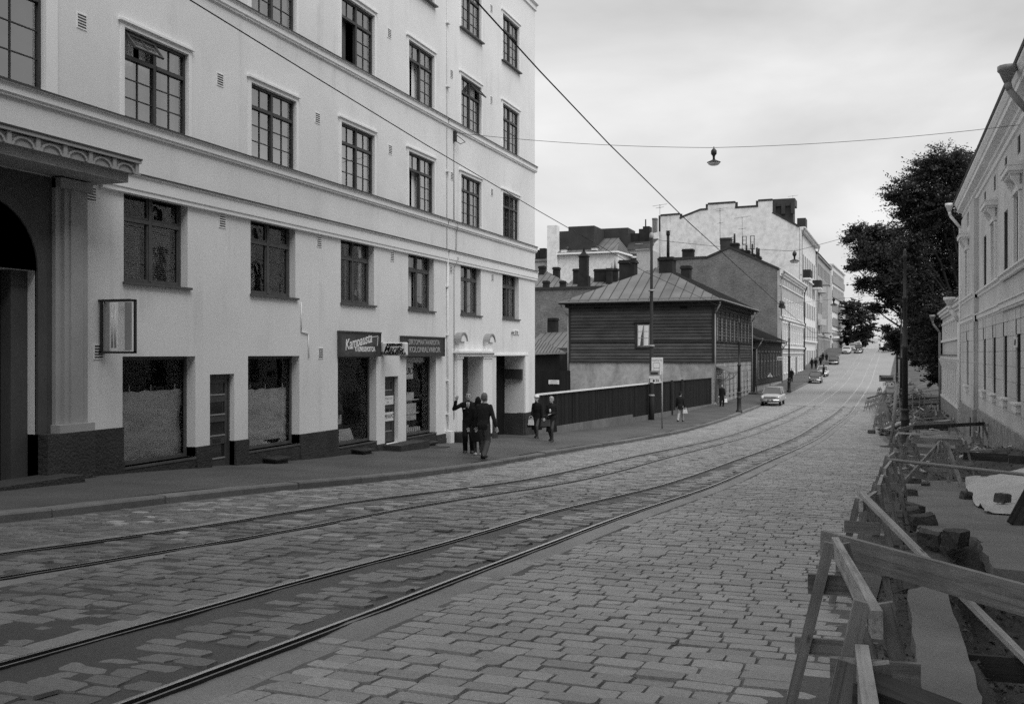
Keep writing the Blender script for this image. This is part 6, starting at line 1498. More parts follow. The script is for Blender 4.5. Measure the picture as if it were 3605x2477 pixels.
def wire(label, pts, r=.012, sag=0.0, group='overhead wires', n=14):
    P = []
    for a, b in zip(pts, pts[1:]):
        a, b = Vector(a), Vector(b)
        for k in range(n): t = k / n; P.append(a + (b - a) * t - Vector((0, 0, sag * 4 * t * (1 - t))))
    P.append(Vector(pts[-1])); mb = MB(); mb.path(P, r, 5)
    return tag(mb.build('overhead_wire', 'wire'), label, 'wire', group)
wA = [onX(u, v, x) for u, v, x in ((430, -150, -7.75), (668, 0, -7.75), (1110, 272, -7.75), (1500, 510, -7.75), (1883, 735, -7.7), (2273, 958, -7.5), (2600, 1108, -7.2))] 
wA2 = [onX(u, v, x) for u, v, x in ((1560, -110, -4.15), (1680, 8, -4.15), (1900, 250, -4.15), (2142, 505, -4.15), (2420, 778, -4.1), (2753, 1080, -4.0), (2860, 1170, -3.8))]
wire('left trolley wire crossing the pale facade diagonally', wA, .009, 0, n=6); wire('right trolley wire crossing the open sky diagonally', wA2, .010, 0, n=6)
p = onX(2753, 1080, -4.0); mb = MB(); mb.box(p.x - .1, p.x + .1, p.y - .6, p.y + .6, p.z - .05, p.z + .06); mb.tube((p.x, p.y - .4, p.z), (p.x, p.y - .4, p.z + .25), .08); mb.tube((p.x, p.y + .4, p.z), (p.x, p.y + .4, p.z + .25), .08); tag(mb.build('wire_insulator', 'iron'), 'dark section insulator hanging on the right trolley wire', 'insulator')
def hanglamp(label, x, y, ztop, s=1.0):
    t = thing('hanging_lamp', label, 'street lamp', (x, y, ztop), 0, 'street lamps hung on span wires')
    mb = MB(); mb.lathe([(.02*s, .12*s), (.06*s, .1*s), (.14*s, .0), (.14*s, -.16*s), (.08*s, -.22*s), (.055*s, -.30*s), (.06*s, -.42*s)], (0, 0, 0), 12); mb.tube((0, 0, .1*s), (0, 0, .2*s), .015); mb.build('lamp_head', 'iron', t)
    mb = MB(); mb.lathe([(.06*s, -.42*s), (.13*s, -.46*s), (.33*s, -.55*s), (.33*s, -.57*s), (.12*s, -.5*s)], (0, 0, 0), 16); mb.build('lamp_shade', 'iron', t)
    mb = MB(); mb.lathe([(.30*s, -.565*s), (.27*s, -.65*s), (.18*s, -.70*s), (.02*s, -.715*s)], (0, 0, 0), 14); mb.build('lamp_glass', 'lampglass', t); return t
l1 = onY(2513, 520, 32.2); wL, wR = onX(1597, 467, FX), onX(3590, 440, 4.1)
hanglamp('nearest hanging street lamp, high above the middle of the road', l1.x, l1.y, l1.z - .10, .66)
wire('span wire from the pale facade to the near street lamp and right house', [wL, l1, wR], .008, .12)
mb = MB(); mb.box(FX, FX + .1, wL.y - .06, wL.y + .06, wL.z - .3, wL.z + .05); mb.path([wL, wL + Vector((.3, .3, -.28)), wL + Vector((.25, .0, -.4)), wL + Vector((.05, -.0, -.28))], .012, 5); tag(mb.build('wall_anchor', 'iron'), 'small iron wall anchor holding the span wire on the facade', 'anchor')
l2 = onY(2797, 884, 60.2); pw = Vector((-12.6, 59.6, gz(59.6) + 11.1)); wr = Vector((4.5, 61, 4.2 + 4.3))
hanglamp('second hanging street lamp, in front of the stained white firewall', l2.x, l2.y, l2.z - .1, .85)
wire('span wire from the wooden pole to the second street lamp', [pw, l2, wr], .012, .1)
l3 = onY(2935, 1052, 112)
hanglamp('farthest hanging street lamp, before the modern block', l3.x, l3.y, l3.z, 1.1)
wire('distant span wire carrying the farthest street lamp', [Vector((-11.0, 114, onY(2560, 1072, 114).z)), l3, Vector((6, 113, l3.z + 1.0))], .013, .1)
wire('low cable crossing the street from the far left tram pole', [onY(2825, 1184, 112), onY(2962, 1192, 112), Vector((3.0, 112, 3.5))], .018, .05)
wire('trolley wire continuing uphill towards the crest', [onX(2860, 1170, -3.8), Vector((-3.0, 120, 2.6)), Vector((-1.0, 200, 6.2))], .014, .1)
def antenna(label, x, y, z0, z1, arms):
    mb = MB(); mb.tube((x, y, z0), (x, y, z1), .03, .02, 5)
    for dz, L in arms: mb.tube((x - L, y, z1 - dz - .1*L), (x + L, y, z1 - dz + .1*L), .02, .02, 5); mb.tube((x, y - .5, z1 - dz), (x, y + .5, z1 - dz), .015, .015, 5)
    return tag(mb.build('roof_antenna', 'iron'), label, 'antenna', 'roof antennas')
for (u, v, v2, y, arms, lb) in ((2323, 722, 890, 120, ((0, .9), (.3, .5)), 'roof antenna left of the firewall top step'), (2535, 735, 835, 134, ((0, .9), (.25, .5), (1.9, .4)), 'tall roof antenna before the middle of the firewall'), (2613, 765, 880, 134, ((0, 1.1), (1.5, .5)), 'short roof antenna above the brick gable ridge'), (2791, 690, 712, 170, ((0, .8), (.6, .5)), 'antenna beside the dark roof stack at the top right')):
    a, b = onY(u, v, y), onY(u, v2, y); antenna(lb, a.x, y, b.z - 1.0, a.z, arms)

# ------------------------------------------------------------------ street signs
p0 = ground(2331, 1509, .13); sc = p0.y / 50.5
t = thing('bus_stop_sign', 'tram stop sign on a thin grey post by the left kerb, numbered 23', 'sign', p0)
top = onY(2328, 1306, p0.y)
mb = MB(); mb.tube((0, 0, -.2), (0, 0, top.z - p0.z), .035, .03, 8); mb.build('post', 'greypaint', t)
def plate(parent, o, u0, u1, v0, v1, y, mat, name='plate', th=.03):
    a, b = onY(u0, v0, y), onY(u1, v1, y); o = Vector(o); mb = MB(); mb.box(a.x - o.x, b.x - o.x, y - th/2 - o.y, y + th/2 - o.y, b.z - o.z, a.z - o.z); mb.build(name, mat, parent)
    return (a + b) / 2 - o
y = p0.y - .04
c = plate(t, p0, 2285, 2322, 1304, 1322, y, 'greypaint'); mb = MB(); mb.box(c.x - .19, c.x + .19, c.y - .03, c.y - .018, c.z - .05, c.z + .05); mb.box(c.x - .24, c.x - .17, c.y - .03, c.y - .018, c.z + .08, c.z + .12); mb.build('tram_symbol', 'sign_dark', t)
plate(t, p0, 2285, 2322, 1322.5, 1332, y, 'white')
c = plate(t, p0, 2289, 2326, 1333, 1346, y, 'white'); text('lettering', '23', .17, (c.x + .1, c.y - .018, c.z), '-y', 'blacklet', t, None, ext=.002, bold=.004); mb = MB(); mb.ball((c.x - .08, c.y - .02, c.z), .05, .005, .07); mb.build('emblem', 'blacklet', t)
a, b = onY(2294, 1258, 58.6), onY(2334, 1318, 58.6)
t = thing('advert_board', 'white television advert board fixed to the wooden pole', 'sign', (a.x, 58.6, b.z)); o = (a.x, 58.6, b.z)
mb = MB(); mb.box(a.x, b.x, 58.58, 58.62, b.z, a.z); mb.build('board', 'white', t, o); mb = MB(); mb.bar((-12.5, 59.4, a.z - .2), (a.x, 58.62, a.z - .2), .04, .04); mb.bar((-12.5, 59.4, b.z + .2), (a.x, 58.62, b.z + .2), .04, .04); mb.build('bracket', 'iron', t, o)
text('lettering', 'LAATU TV', .13, ((a.x+b.x)/2, 58.575, a.z - .16), '-y', 'greylet', t, o, ext=.002, bold=.004)
mb = MB(); cx_, cz_ = (a.x*.55 + b.x*.45), (a.z*.55 + b.z*.45); ww, hh = .2, .16
rp = [(cx_ + ww * math.copysign(abs(math.cos(q)) ** .4, math.cos(q)), 58.573, cz_ + hh * math.copysign(abs(math.sin(q)) ** .4, math.sin(q))) for q in [2*PI*k/24 for k in range(25)]]
for q, s in zip(rp, rp[1:]): mb.bar(q, s, .02, .006, (0, 1, 0))
mb.bar((cx_ - .15, 58.573, cz_ - hh), (cx_ - .2, 58.573, cz_ - hh - .25), .02, .006, (0, 1, 0)); mb.bar((cx_ + .15, 58.573, cz_ - hh), (cx_ + .2, 58.573, cz_ - hh - .25), .02, .006, (0, 1, 0)); mb.build('tv_drawing', 'greylet', t, o)
a, b = onY(2702, 1313, 103), onY(2720, 1326, 103); xm = (a.x + b.x) / 2
t = thing('pedestrian_sign', 'white triangular pedestrian warning sign in front of the low wooden house', 'sign', (xm, 103, gz(103)))
o = Vector((xm, 103, gz(103))); zt, zb_ = a.z - o.z, b.z - o.z; w_ = (b.x - a.x) / 2
mb = MB(); mb.tube((0, .03, 0), (0, .03, zb_), .035); mb.build('post', 'iron', t); mb = MB(); mb.prism([(-w_ * 1.1, 0, zb_), (w_ * 1.1, 0, zb_), (0, 0, zt + .03)], (0, .02, 0)); mb.build('plate', 'white', t)
mb = MB(); mb.ball((0, -.006, zb_ + .27), .035, .004, .035); mb.bar((0, -.006, zb_ + .24), (.01, -.006, zb_ + .12), .06, .004, (0, 1, 0)); mb.bar((0, -.006, zb_ + .14), (-.06, -.006, zb_ + .03), .03, .004, (0, 1, 0)); mb.bar((0, -.006, zb_ + .14), (.06, -.006, zb_ + .03), .03, .004, (0, 1, 0)); mb.build('walker_symbol', 'blacklet', t)
a, b = onY(2735, 1254, 118), onY(2758, 1268, 118); xm, zm = (a.x + b.x) / 2, (a.z + b.z) / 2; w_, h_ = (b.x - a.x) / 2, (a.z - b.z) / 2
t = thing('hexagonal_sign', 'pale hexagonal shop sign on a bracket beyond the low wooden house', 'sign', (xm, 118, zm)); o = (xm, 118, zm)
mb = MB(); mb.prism([(-w_, 0, 0), (-w_*.8, 0, -h_), (w_*.8, 0, -h_), (w_, 0, 0), (w_*.8, 0, h_), (-w_*.8, 0, h_)], (0, .05, 0)); mb.build('board', 'curtain', t); mb = MB(); mb.tube((-w_, .03, 0), (-w_ - .8, .03, 0), .025); mb.build('bracket', 'iron', t)
text('lettering', 'POSTI', .2, (0, -.006, 0), '-y', 'sign_dark', t, None, ext=.002, bold=.004) if False else None
mb = MB(); mb.prism([(-w_*.75, -.006, .03), (-w_*.6, -.006, -h_*.6), (w_*.6, -.006, -h_*.6), (w_*.75, -.006, .03), (w_*.55, -.006, h_*.2), (-w_*.55, -.006, h_*.2)], (0, .004, 0)); mb.build('inner_mark', 'greypaint', t)
# shop signs far up the hill
a, b = onY(2917, 1179, 190), onY(2955, 1190, 190)
t = thing('pharmacy_sign', 'white shop sign with a dark cross near the crest', 'sign', (a.x, 190, b.z)); o = (a.x, 190, b.z)
mb = MB(); mb.box(a.x, a.x + .75, 189.9, 190, b.z, a.z); mb.box(a.x + .85, b.x, 189.9, 190, b.z, a.z - .2); mb.build('board', 'white', t, o); mb = MB(); q = a.x + .37; z_ = (a.z+b.z)/2; mb.box(q - .2, q + .2, 189.87, 189.895, z_ - .07, z_ + .07); mb.box(q - .07, q + .07, 189.86, 189.89, z_ - .2, z_ + .2); mb.build('cross', 'blacklet', t, o)
# tram stop sign on the right
p0 = ground(3137, 1573); y = p0.y
t = thing('tram_stop_sign', 'portable tram stop sign for lines 1 and 9 on a pale leaning post', 'sign', p0)
topp = onY(3157, 1350, y) - p0
mb = MB(); mb.tube((0, 0, 0), topp, .075, .06, 10); mb.build('post', 'greypaint', t)
mb = MB(); mb.lathe([(.42, 0), (.42, .03), (.12, .07), (.08, .12)], (0, 0, 0), 18); mb.build('foot_plate', 'iron', t)
c = plate(t, p0, 3095, 3146, 1320, 1343, y - .08, 'greypaint'); mb = MB(); mb.box(c.x - .2, c.x + .24, c.y - .03, c.y - .018, c.z - .06, c.z + .04); mb.box(c.x - .25, c.x - .18, c.y - .03, c.y - .018, c.z + .07, c.z + .11); mb.build('tram_symbol', 'sign_dark', t)
c = plate(t, p0, 3108, 3122, 1346, 1358, y - .08, 'white'); text('lettering', '1', .13, (c.x + .03, c.y - .018, c.z), '-y', 'blacklet', t, None, ext=.002)
c = plate(t, p0, 3127, 3146, 1346, 1360, y - .08, 'curtain'); text('lettering', '9', .13, (c.x + .03, c.y - .018, c.z), '-y', 'blacklet', t, None, ext=.002, bold=.004)

# ------------------------------------------------------------------ barricades, planks, tarpaulin on the right
def sawhorse(label, a, b, h=.88, sp=.235, mats=('wood', 'woodlight'), brace=True, lean=.0):
    ax, ay = a; bx_, by = b; mx, my = (ax+bx_)/2, (ay+by)/2; L = math.hypot(bx_-ax, by-ay); rz = math.atan2(by-ay, bx_-ax) - PI/2
    t = thing('sawhorse_barricade', label, 'sawhorse', (mx, my, gz(my) - .0), rz, 'wooden sawhorse barricades')
    sl = (gz(by) - gz(ay)) * .5; j = lambda s=.012: rnd.uniform(-s, s)
    mb = MB(); mb.bar((0, -L/2 - .08, h - sl - .04), (0, L/2 + .08, h + sl - .04), .035, .09); mb.build('beam', mats[1], t)
    for e, sg in ((-L/2 + .06, -1), (L/2 - .06, 1)):
        zo = sl * sg
        for q in (-1, 1):
            mb = MB(); mb.bar((q * .035, e, h + zo + .0), (q * sp + j(), e + sg * .06 + j(), zo - .02 + j()), .054, .03, (0, 1, 0)) ; mb.build('leg', mats[0], t)
        mb = MB(); w_ = .035 + (sp - .035) * .28; mb.bar((-w_ - .05, e + sg*.055, h*.74 + zo), (w_ + .05, e + sg*.055, h*.74 + zo), .025, .10); mb.build('gusset', mats[0], t)
        if brace: mb = MB(); w_ = .035 + (sp - .035) * .66; mb.bar((-w_ - .04, e + sg*.07, h*.36 + zo), (w_ + .04, e + sg*.07, h*.36 + zo + j()), .025, .085); mb.build('brace', mats[0], t)
    return t
SH_ = [('nearest sawhorse, cut by the bottom edge of the photo', (-.03, 2.75), (.03, 1.35)), ('large near sawhorse carrying the wide raised plank', (-.19, 5.45), (.0, 3.5)), ('third sawhorse from the camera, with the thin diagonal batten on it', (-.10, 8.75), (.0, 9.75)),
       ('fourth sawhorse in the near row, behind the batten', (.04, 10.95), (.08, 12.2)), ('fifth sawhorse in the near row, where the long round pole starts', (.12, 13.5), (.22, 15.6)), ('sixth sawhorse in the row, left of the diagonal plank foot', (.22, 18.0), (.36, 20.4)),
       ('sawhorse in front of the dark tram pole, left of two', (.52, 28.2), (.60, 30.0)), ('sawhorse in front of the dark tram pole, right of two', (.86, 28.3), (.98, 30.2)), ('sawhorse under the leaning diagonal plank on the dug pavement', (1.33, 24.2), (1.5, 26.0)),
       ('sawhorse at the soil heap carrying the thin pale rail', (2.04, 26.6), (2.1, 28.2)), ('sawhorse between the tram pole and granite base', (1.8, 52.5), (1.9, 54)), ('sawhorse close to the granite base by the downpipe', (3.62, 53.2), (3.7, 55)),
       ('sawhorse with stones at its feet beside the portable tram stop', (.1, 55.8), (.2, 57.6)), ('sawhorse just behind the one with stones at its feet', (.4, 59.6), (.5, 61.2)), ('leftmost far sawhorse standing on the cobbles', (-.56, 78.6), (-.4, 80.4)), ('second far sawhorse on the cobbles', (-.15, 81.4), (.0, 83.0)),
       ('third far sawhorse on the cobbles', (.12, 83.6), (.2, 85.2)), ('fourth far sawhorse on the cobbles', (.45, 86.4), (.55, 88.0)), ('fifth far sawhorse on the cobbles, nearest the trench', (1.0, 88.0), (1.1, 89.6)), ('lone small sawhorse far up behind the tram stop plates', (.35, 103), (.5, 105)), ('sawhorse in the soil strip in front of the granite base', (2.9, 33), (3.0, 34.5)), ('sawhorse with its back to the tall iron pole', (1.5, 44.5), (1.6, 46)), ('low sawhorse right of the second tram pole', (1.2, 63), (1.3, 64.5)), ('tiny barricade at the crest right of the rails', (4.4, 205), (5.0, 206.5))]
for lb, a, b in SH_: sawhorse(lb, a, b)
def plank(label, p, q, w_, h_, mat='wood', name='plank', up=(0, 0, 1), cat='plank', group='loose planks and rails'):
    mb = MB(); mb.bar(p, q, w_, h_, up); return tag(mb.build(name, mat), label, cat, group)
g_ = lambda x, y, h: (x, y, gz(y) + h)
plank('wide raised plank lying across the large near sawhorse', g_(-.27, 5.72, .84), g_(1.1, 4.55, .66), .035, .14, 'wood')
plank('dark plank running off to the right at the very bottom', g_(-.02, 2.62, .83), g_(1.0, 2.0, .68), .12, .05, 'wooddark')
plank('thin pale batten slanting down from the third sawhorse', g_(-.10, 8.7, .93), g_(.92, 7.0, .02), .05, .035, 'woodlight')
plank('dark board on edge lining the near trench', g_(.50, 7.08, -.05), g_(1.9, 7.25, -.05), .04, .16, 'wooddark')
mb = MB(); mb.tube(g_(.18, 15.7, .90), g_(3.2, 12.6, .80), .026, .02, 8); tag(mb.build('long_pole', 'woodlight'), 'long thin round pole stretched across the old pavement', 'pole')
plank('diagonal plank leaning from the pavement up to a sawhorse', g_(.38, 21.4, .02), g_(1.4, 24.6, .92), .035, .10, 'wood')
plank('plank leaning steeply beside the diagonal plank', g_(1.75, 23.0, .0), g_(1.45, 23.6, .98), .09, .035, 'wood')
plank('thin pale rail between the sawhorses before the tram pole', g_(.57, 28.6, .95), g_(2.05, 27.0, .95), .04, .05, 'woodlight')
plank('broad board below the thin pale rail', g_(.9, 28.2, .78), g_(2.05, 27.2, .80), .03, .16, 'wood')
plank('long dark board running to the granite base, left half', g_(2.1, 27.6, .45), g_(3.1, 27.4, .44), .03, .2, 'wooddark')
plank('long dark board running to the granite base, right half', g_(3.1, 27.2, .43), g_(4.3, 26.6, .4), .03, .2, 'wooddark')
plank('dark rail sloping from the tram pole to the post at the house wall', g_(1.2, 36.0, .92), g_(4.05, 43.2, .95), .04, .13, 'wooddark')
plank('short plank end left of the dark sloping rail', g_(.62, 30.2, .95), g_(1.25, 36.5, .95), .03, .13, 'wood')
t = thing('barrier_post', 'trestle post at the house wall holding the dark sloping rail', 'post', g_(4.0, 43.2, 0), 0)
mb = MB(); mb.bar((0, 0, -.1), (0, 0, 1.15), .1, .06); mb.build('post', 'wood', t); mb = MB(); mb.bar((.0, .1, 1.0), (.35, .5, -.05), .08, .04); mb.build('strut', 'wood', t); mb = MB(); mb.bar((-.2, -.06, .9), (.2, -.06, .9), .03, .1); mb.build('crosspiece', 'wood', t)
plank('board between the two sawhorses before the stone rubble', g_(1.8, 53.4, .62), g_(3.7, 54.2, .62), .03, .18, 'wood')
for k, (x, y, a) in enumerate([(.55, 57.2, .5), (.8, 58.0, .7), (1.2, 57.0, .4)]): plank(('pale short board on the rubble, front', 'pale short board on the rubble, middle', 'pale short board on the rubble, rear')[k], g_(x, y, .1), g_(x + .8, y + 1.6, .42), .2, .04, 'woodlight')
plank('pair of pale boards lying by the ornate house', g_(2.9, 60.5, .35), g_(4.0, 61.2, .45), .5, .06, 'woodlight')
plank('dark timber stack lying by the ornate house', g_(2.9, 59.6, .18), g_(4.0, 60.2, .18), .5, .22, 'wooddark')
pts = [(-.56, 79.2), (-.1, 82.2), (.15, 84.3), (.5, 87.2), (1.05, 88.6), (1.7, 89.4)]
for k, (a, b) in enumerate(zip(pts, pts[1:])): plank('dark rail on the far sawhorses, piece %s from the left' % ('one', 'two', 'three', 'four', 'five')[k], g_(a[0], a[1], .95), g_(b[0], b[1], .97), .05, .1, 'wooddark')
tn = thing('trench_fence', 'row of upright timber posts with rails around the far trench', 'fence', (3, 79, gz(79)))
for k, x in enumerate((1.7, 2.15, 2.6, 3.1, 3.45, 3.95, 4.35)): mb = MB(); mb.bar((x, 79 + .6 * k - 1.5, gz(79) - .9), (x, 79 + .6*k - 1.5, gz(79) + 1.1 + .12 * (k % 3)), .09, .07); mb.build('post', 'wood', tn, tn.location)
for z in (.95, .5): mb = MB(); mb.bar((1.5, 77.4, gz(79) + z), (4.5, 81.4, gz(79) + z + .05), .04, .1); mb.build('rail', 'wooddark', tn, tn.location)
mb = MB()
for k in range(90):
    x, y = rnd.uniform(1.0, 4.4), rnd.uniform(70, 135); a = rnd.uniform(-.5, .5) + (PI/2 if rnd.random() < .5 else 0); L = rnd.uniform(.8, 2.2); z = dig(x, y) + rnd.uniform(.1, .8); mb.bar((x, y, z), (x + L * math.cos(a), y + L * math.sin(a), z + rnd.uniform(-.2, .3)), rnd.uniform(.08, .2), .04)
o = mb.build('timber_debris', 'wood'); o['kind'] = 'stuff'
mb = MB()
for k in range(46):
    x, y = rnd.uniform(.5, 4.0), rnd.choice((rnd.uniform(24.5, 34), rnd.uniform(52, 68))); a = rnd.uniform(0, PI); L = rnd.uniform(.3, 1.3); z = dig(x, y) + rnd.uniform(.02, .12); mb.bar((x, y, z), (x + L * math.cos(a), y + L * math.sin(a), dig(x + L * math.cos(a), y + L * math.sin(a)) + rnd.uniform(.02, .3)), rnd.uniform(.04, .14), .025)
o = mb.build('timber_scraps', 'woodlight'); o['kind'] = 'stuff'
# tarpaulin over a sand heap, weighed down by stones
mb = MB(); mb.smooth = True; n, m = 44, 44; rows = []
for j in range(m + 1):
    v_ = j / m
    for i in range(n + 1):
        u_ = i / n
        x0 = 1.62 + .25 * v_ ** 2 * 1.5 + .06 * nz(v_ * 7, 1); x = x0 + (4.15 - x0) * u_; y = 16.9 + 8.6 * v_ + .35 * (1 - u_) * (1 - v_) - .12 * nz(u_ * 6, 3)
        e = min(1, u_ * 4.5, (1 - v_) * 7, v_ * 6)
        h = .55 * (1 - (1 - min(1, u_ * 1.2)) ** 2) * min(1, v_ * 2.4, (1 - v_) * 3) + .10 * (1 - e) * abs(nz(x * 3, y * 2, 1.5)) + .05 * nz(x, y, 1.6, 7) + .035 * abs(nz(x + y * .5, y - x * .4, 3.2, 3)) + .02 * nz(x, y, 7, 7)
        rows.append((x, y, gz(y) + .07 + max(0, h)))
i0 = mb.vs(rows)
for j in range(m):
    for i in range(n): mb.face((i0+j*(n+1)+i, i0+j*(n+1)+i+1, i0+(j+1)*(n+1)+i+1, i0+(j+1)*(n+1)+i))
tag(mb.build('tarpaulin', 'tarp'), 'pale wrinkled tarpaulin spread over a heap on the old pavement', 'tarpaulin')
tag(rock('paving_stone', 1.98, 18.2, .24, gz(18.2) + .18, (1, .8, .65)), 'dark block weighing down the tarpaulin', 'stone', G_ST)
tag(rock('paving_stone', 1.6, 20.3, .24, gz(20.3) + .04, (.8, .7, .7)), 'grey block at the left tip of the tarpaulin', 'stone', G_ST)
plank('dark wide board leaning at the right picture edge by the tarpaulin', g_(1.88, 15.6, .02), g_(2.6, 16.3, 1.3), .3, .05, 'wooddark', up=(0, 1, 0))
# ------------------------------------------------------------------ parked cars
def car(label, u, v, rear=False, L=4.3, W=1.62, H=1.45, kind='sedan', paint='carlight', roofp=None, dx=0, x=None, y=None):
    if x is None: p = ground(u, v); x, y = p.x, p.y
    yaw = -math.atan((kerbx(y + 3) - kerbx(y - 3)) / 6)
    if not rear: cy = y + L/2 * .95
    else: cy = y + L/2 * .95
    cx_ = x + (cy - y) * (kerbx(y + 3) - kerbx(y - 3)) / 6
    t = thing('parked_car', label, 'car', (cx_, cy, gz(cy) + .015), 0, 'cars on the uphill street')
    sl = math.atan((gz(cy + 2) - gz(cy - 2)) / 4)
    t.rotation_euler = (sl, 0, yaw) if rear else (-sl, 0, PI + yaw)
    w = W / 2; X = (1, 0, 0); Z = (0, 0, 1)
    mb = MB(); h = H / 1.45
    if kind in ('sedan', 'wagon'):
        st = [(-L/2, .42, .78, .88), (-L/2 + .12, .32, .9, .96), (-L/2 + .9, .27, .95, 1), (-.4, .25, .95, 1), (.6, .25, .95, 1), (.95, .25, .93, 1), (L/2 - .5, .27, .88, 1), (L/2 - .1, .32, .84, .96), (L/2, .42, .76, .9)]
        mb.loft([((0, a, (b + c) / 2 * h), w * d, (c - b) / 2 * h, X, Z) for a, b, c, d in st], 20, True, .45)
        gh = (-L/2 + .15, -L/2 + .35, .95, .40) if kind == 'wagon' else (-L/2 + .85, -.75, .95, .35)
    elif kind == 'beetle':
        st = [(-L/2, .4, .5, .5), (-L/2 + .3, .3, .85, .75), (-1.1, .25, 1.15, .82), (-.3, .25, 1.0, .85), (.6, .25, .98, .82), (1.1, .27, .95, .7), (1.6, .3, .85, .55), (L/2 - .1, .35, .6, .4), (L/2, .4, .5, .3)]
        mb.loft([((0, a, (b + c) / 2), w * d, (c - b) / 2, X, Z) for a, b, c, d in st], 18, True, .7)
        for sx in (-1, 1):
            for yy in (1.2, -1.25): mb.loft([((sx * w * .78, yy - .5, .42), .12, .1, X, Z), ((sx * w * .8, yy - .3, .5), .2, .22, X, Z), ((sx * w * .8, yy, .52), .22, .3, X, Z), ((sx * w * .78, yy + .35, .5), .2, .25, X, Z), ((sx * w * .76, yy + .55, .45), .1, .12, X, Z)], 12)
        gh = (-1.45, -.75, .85, .1)
    else:  # pre-war shape with separate wings
        st = [(-L/2, .4, .8, .7), (-L/2 + .4, .3, 1.0, .85), (-.6, .28, 1.02, .86), (.4, .28, 1.0, .82), (.7, .3, 1.0, .6), (L/2 - .3, .35, .98, .42), (L/2 - .1, .4, .9, .34)]
        mb.loft([((0, a, (b + c) / 2), w * d, (c - b) / 2, X, Z) for a, b, c, d in st], 18, True, .6)
        for sx in (-1, 1):
            for yy in (1.3, -1.3): mb.loft([((sx * w * .78, yy - .7, .4), .14, .1, X, Z), ((sx * w * .8, yy - .35, .55), .2, .25, X, Z), ((sx * w * .8, yy, .6), .21, .28, X, Z), ((sx * w * .78, yy + .35, .55), .2, .24, X, Z), ((sx * w * .76, yy + .55, .42), .12, .1, X, Z)], 12)
        gh = (-1.6, -1.2, .5, .3)
    mb.build('body', paint, t)
    y0, y0t, y1, y1t = gh; zb_, zt = .93 * h, H - .06
    wb, wt = w * (.93 if kind != 'pre' else .78), w * (.76 if kind != 'pre' else .66)
    mb = MB(); mb.hexa([(-wb, y0, zb_), (wb, y0, zb_), (wb, y1, zb_), (-wb, y1, zb_)], [(-wt, y0t, zt), (wt, y0t, zt), (wt, y1t, zt), (-wt, y1t, zt)]); mb.build('windows', 'carglass', t)
    mb = MB(); mb.loft([((0, (y0t + y1t) / 2, zt - .03), wt + .035, (y1t - y0t) / 2 + .06, X, (0, 1, 0)), ((0, (y0t + y1t) / 2, zt + .02), wt + .02, (y1t - y0t) / 2 + .03, X, (0, 1, 0)), ((0, (y0t + y1t) / 2, zt + .06), wt * .8, (y1t - y0t) / 2 * .85, X, (0, 1, 0))], 20, True, .4)
    for sx in (-1, 1):
        for a, b in ((y0, y0t), (y1, y1t)): mb.bar((sx * wb, a, zb_), (sx * wt, b, zt), .07, .07)
        mb.bar((sx * (wb + .005), (y0 + y1) / 2 - .1, zb_), (sx * (wt + .005), (y0t + y1t) / 2 - .1, zt), .06, .06)
    mb.build('roof', roofp or paint, t)
    r = .31
    for sx in (-1, 1):
        for yy in (L * .29, -L * .29):
            mb = MB(); mb.lathe([(.2, -.09), (r - .03, -.085), (r, -.05), (r, .05), (r - .03, .085), (.2, .09)], (sx * (w - .13), yy, r), 18, 'x'); wl = mb.build('wheel', 'rubber', t); mb = MB(); mb.lathe([(.02, .115), (.12, .11), (.2, .08), (.2, -.08), (.12, -.11), (.02, -.115)], (sx * (w - .13), yy, r), 14, 'x'); mb.build('hubcap', 'chrome', wl)
    for e in (-1, 1):
        mb = MB(); yy = e * (L/2 + .05); mb.loft([((-w * .98, yy - e * .12, .47), .02, .06, (0, 1, 0), Z), ((-w * .8, yy, .47), .04, .075, (0, 1, 0), Z), ((0, yy + e * .05, .47), .04, .075, (0, 1, 0), Z), ((w * .8, yy, .47), .04, .075, (0, 1, 0), Z), ((w * .98, yy - e * .12, .47), .02, .06, (0, 1, 0), Z)], 8); mb.build('bumper', 'chrome', t)
    hx, hzz = (w * .76, .70) if kind != 'pre' else (w * .62, .82)
    for sx in (-1, 1):
        yh = L/2 - (.02 if kind in ('sedan', 'wagon') else .42)
        mb = MB(); mb.lathe([(.12, -.08), (.125, .02), (.11, .05)], (sx * hx, yh, hzz), 14, 'y'); hl = mb.build('headlight', 'chrome', t); mb = MB(); mb.lathe([(.105, .048), (.07, .075), (.01, .085)], (sx * hx, yh, hzz), 12, 'y'); mb.build('lens', 'lampglass', hl)
        mb = MB(); mb.box(sx * w * .8 - .07, sx * w * .8 + .07, -L/2 - .03, -L/2 + .03, .62, .76); mb.build('tail_light', 'sign_mid', t)
    mb = MB(); 
    if kind == 'pre':
        mb.loft([((0, L/2 - .05, .42), .16, .05, X, (0, 1, 0)), ((0, L/2 - .08, .9), .2, .05, X, (0, 1, 0))], 10)
    elif kind != 'beetle':
        mb.box(-w * .58, w * .58, L/2 - .03, L/2 + .02, .56, .76)
        for k in range(4): mb.box(-w * .58, w * .58, L/2 + .02, L/2 + .03, .57 + k * .05, .59 + k * .05)
    if mb.v: mb.build('grille', 'chrome' if kind == 'wagon' else 'greypaint', t)
    mb = MB(); mb.box(-.25, .25, (-L/2 - .13) if rear else (L/2 + .11), (-L/2 - .11) if rear else (L/2 + .13), .4, .52); mb.build('number_plate', 'white' if rear else 'sign_dark', t)
    if kind in ('sedan', 'wagon'):
        mb = MB()
        for sx in (-1, 1): mb.bar((sx * (w + .003), -L/2 + .3, .74), (sx * (w + .003), L/2 - .3, .72), .015, .03)
        mb.build('side_trim', 'chrome', t)
    return t
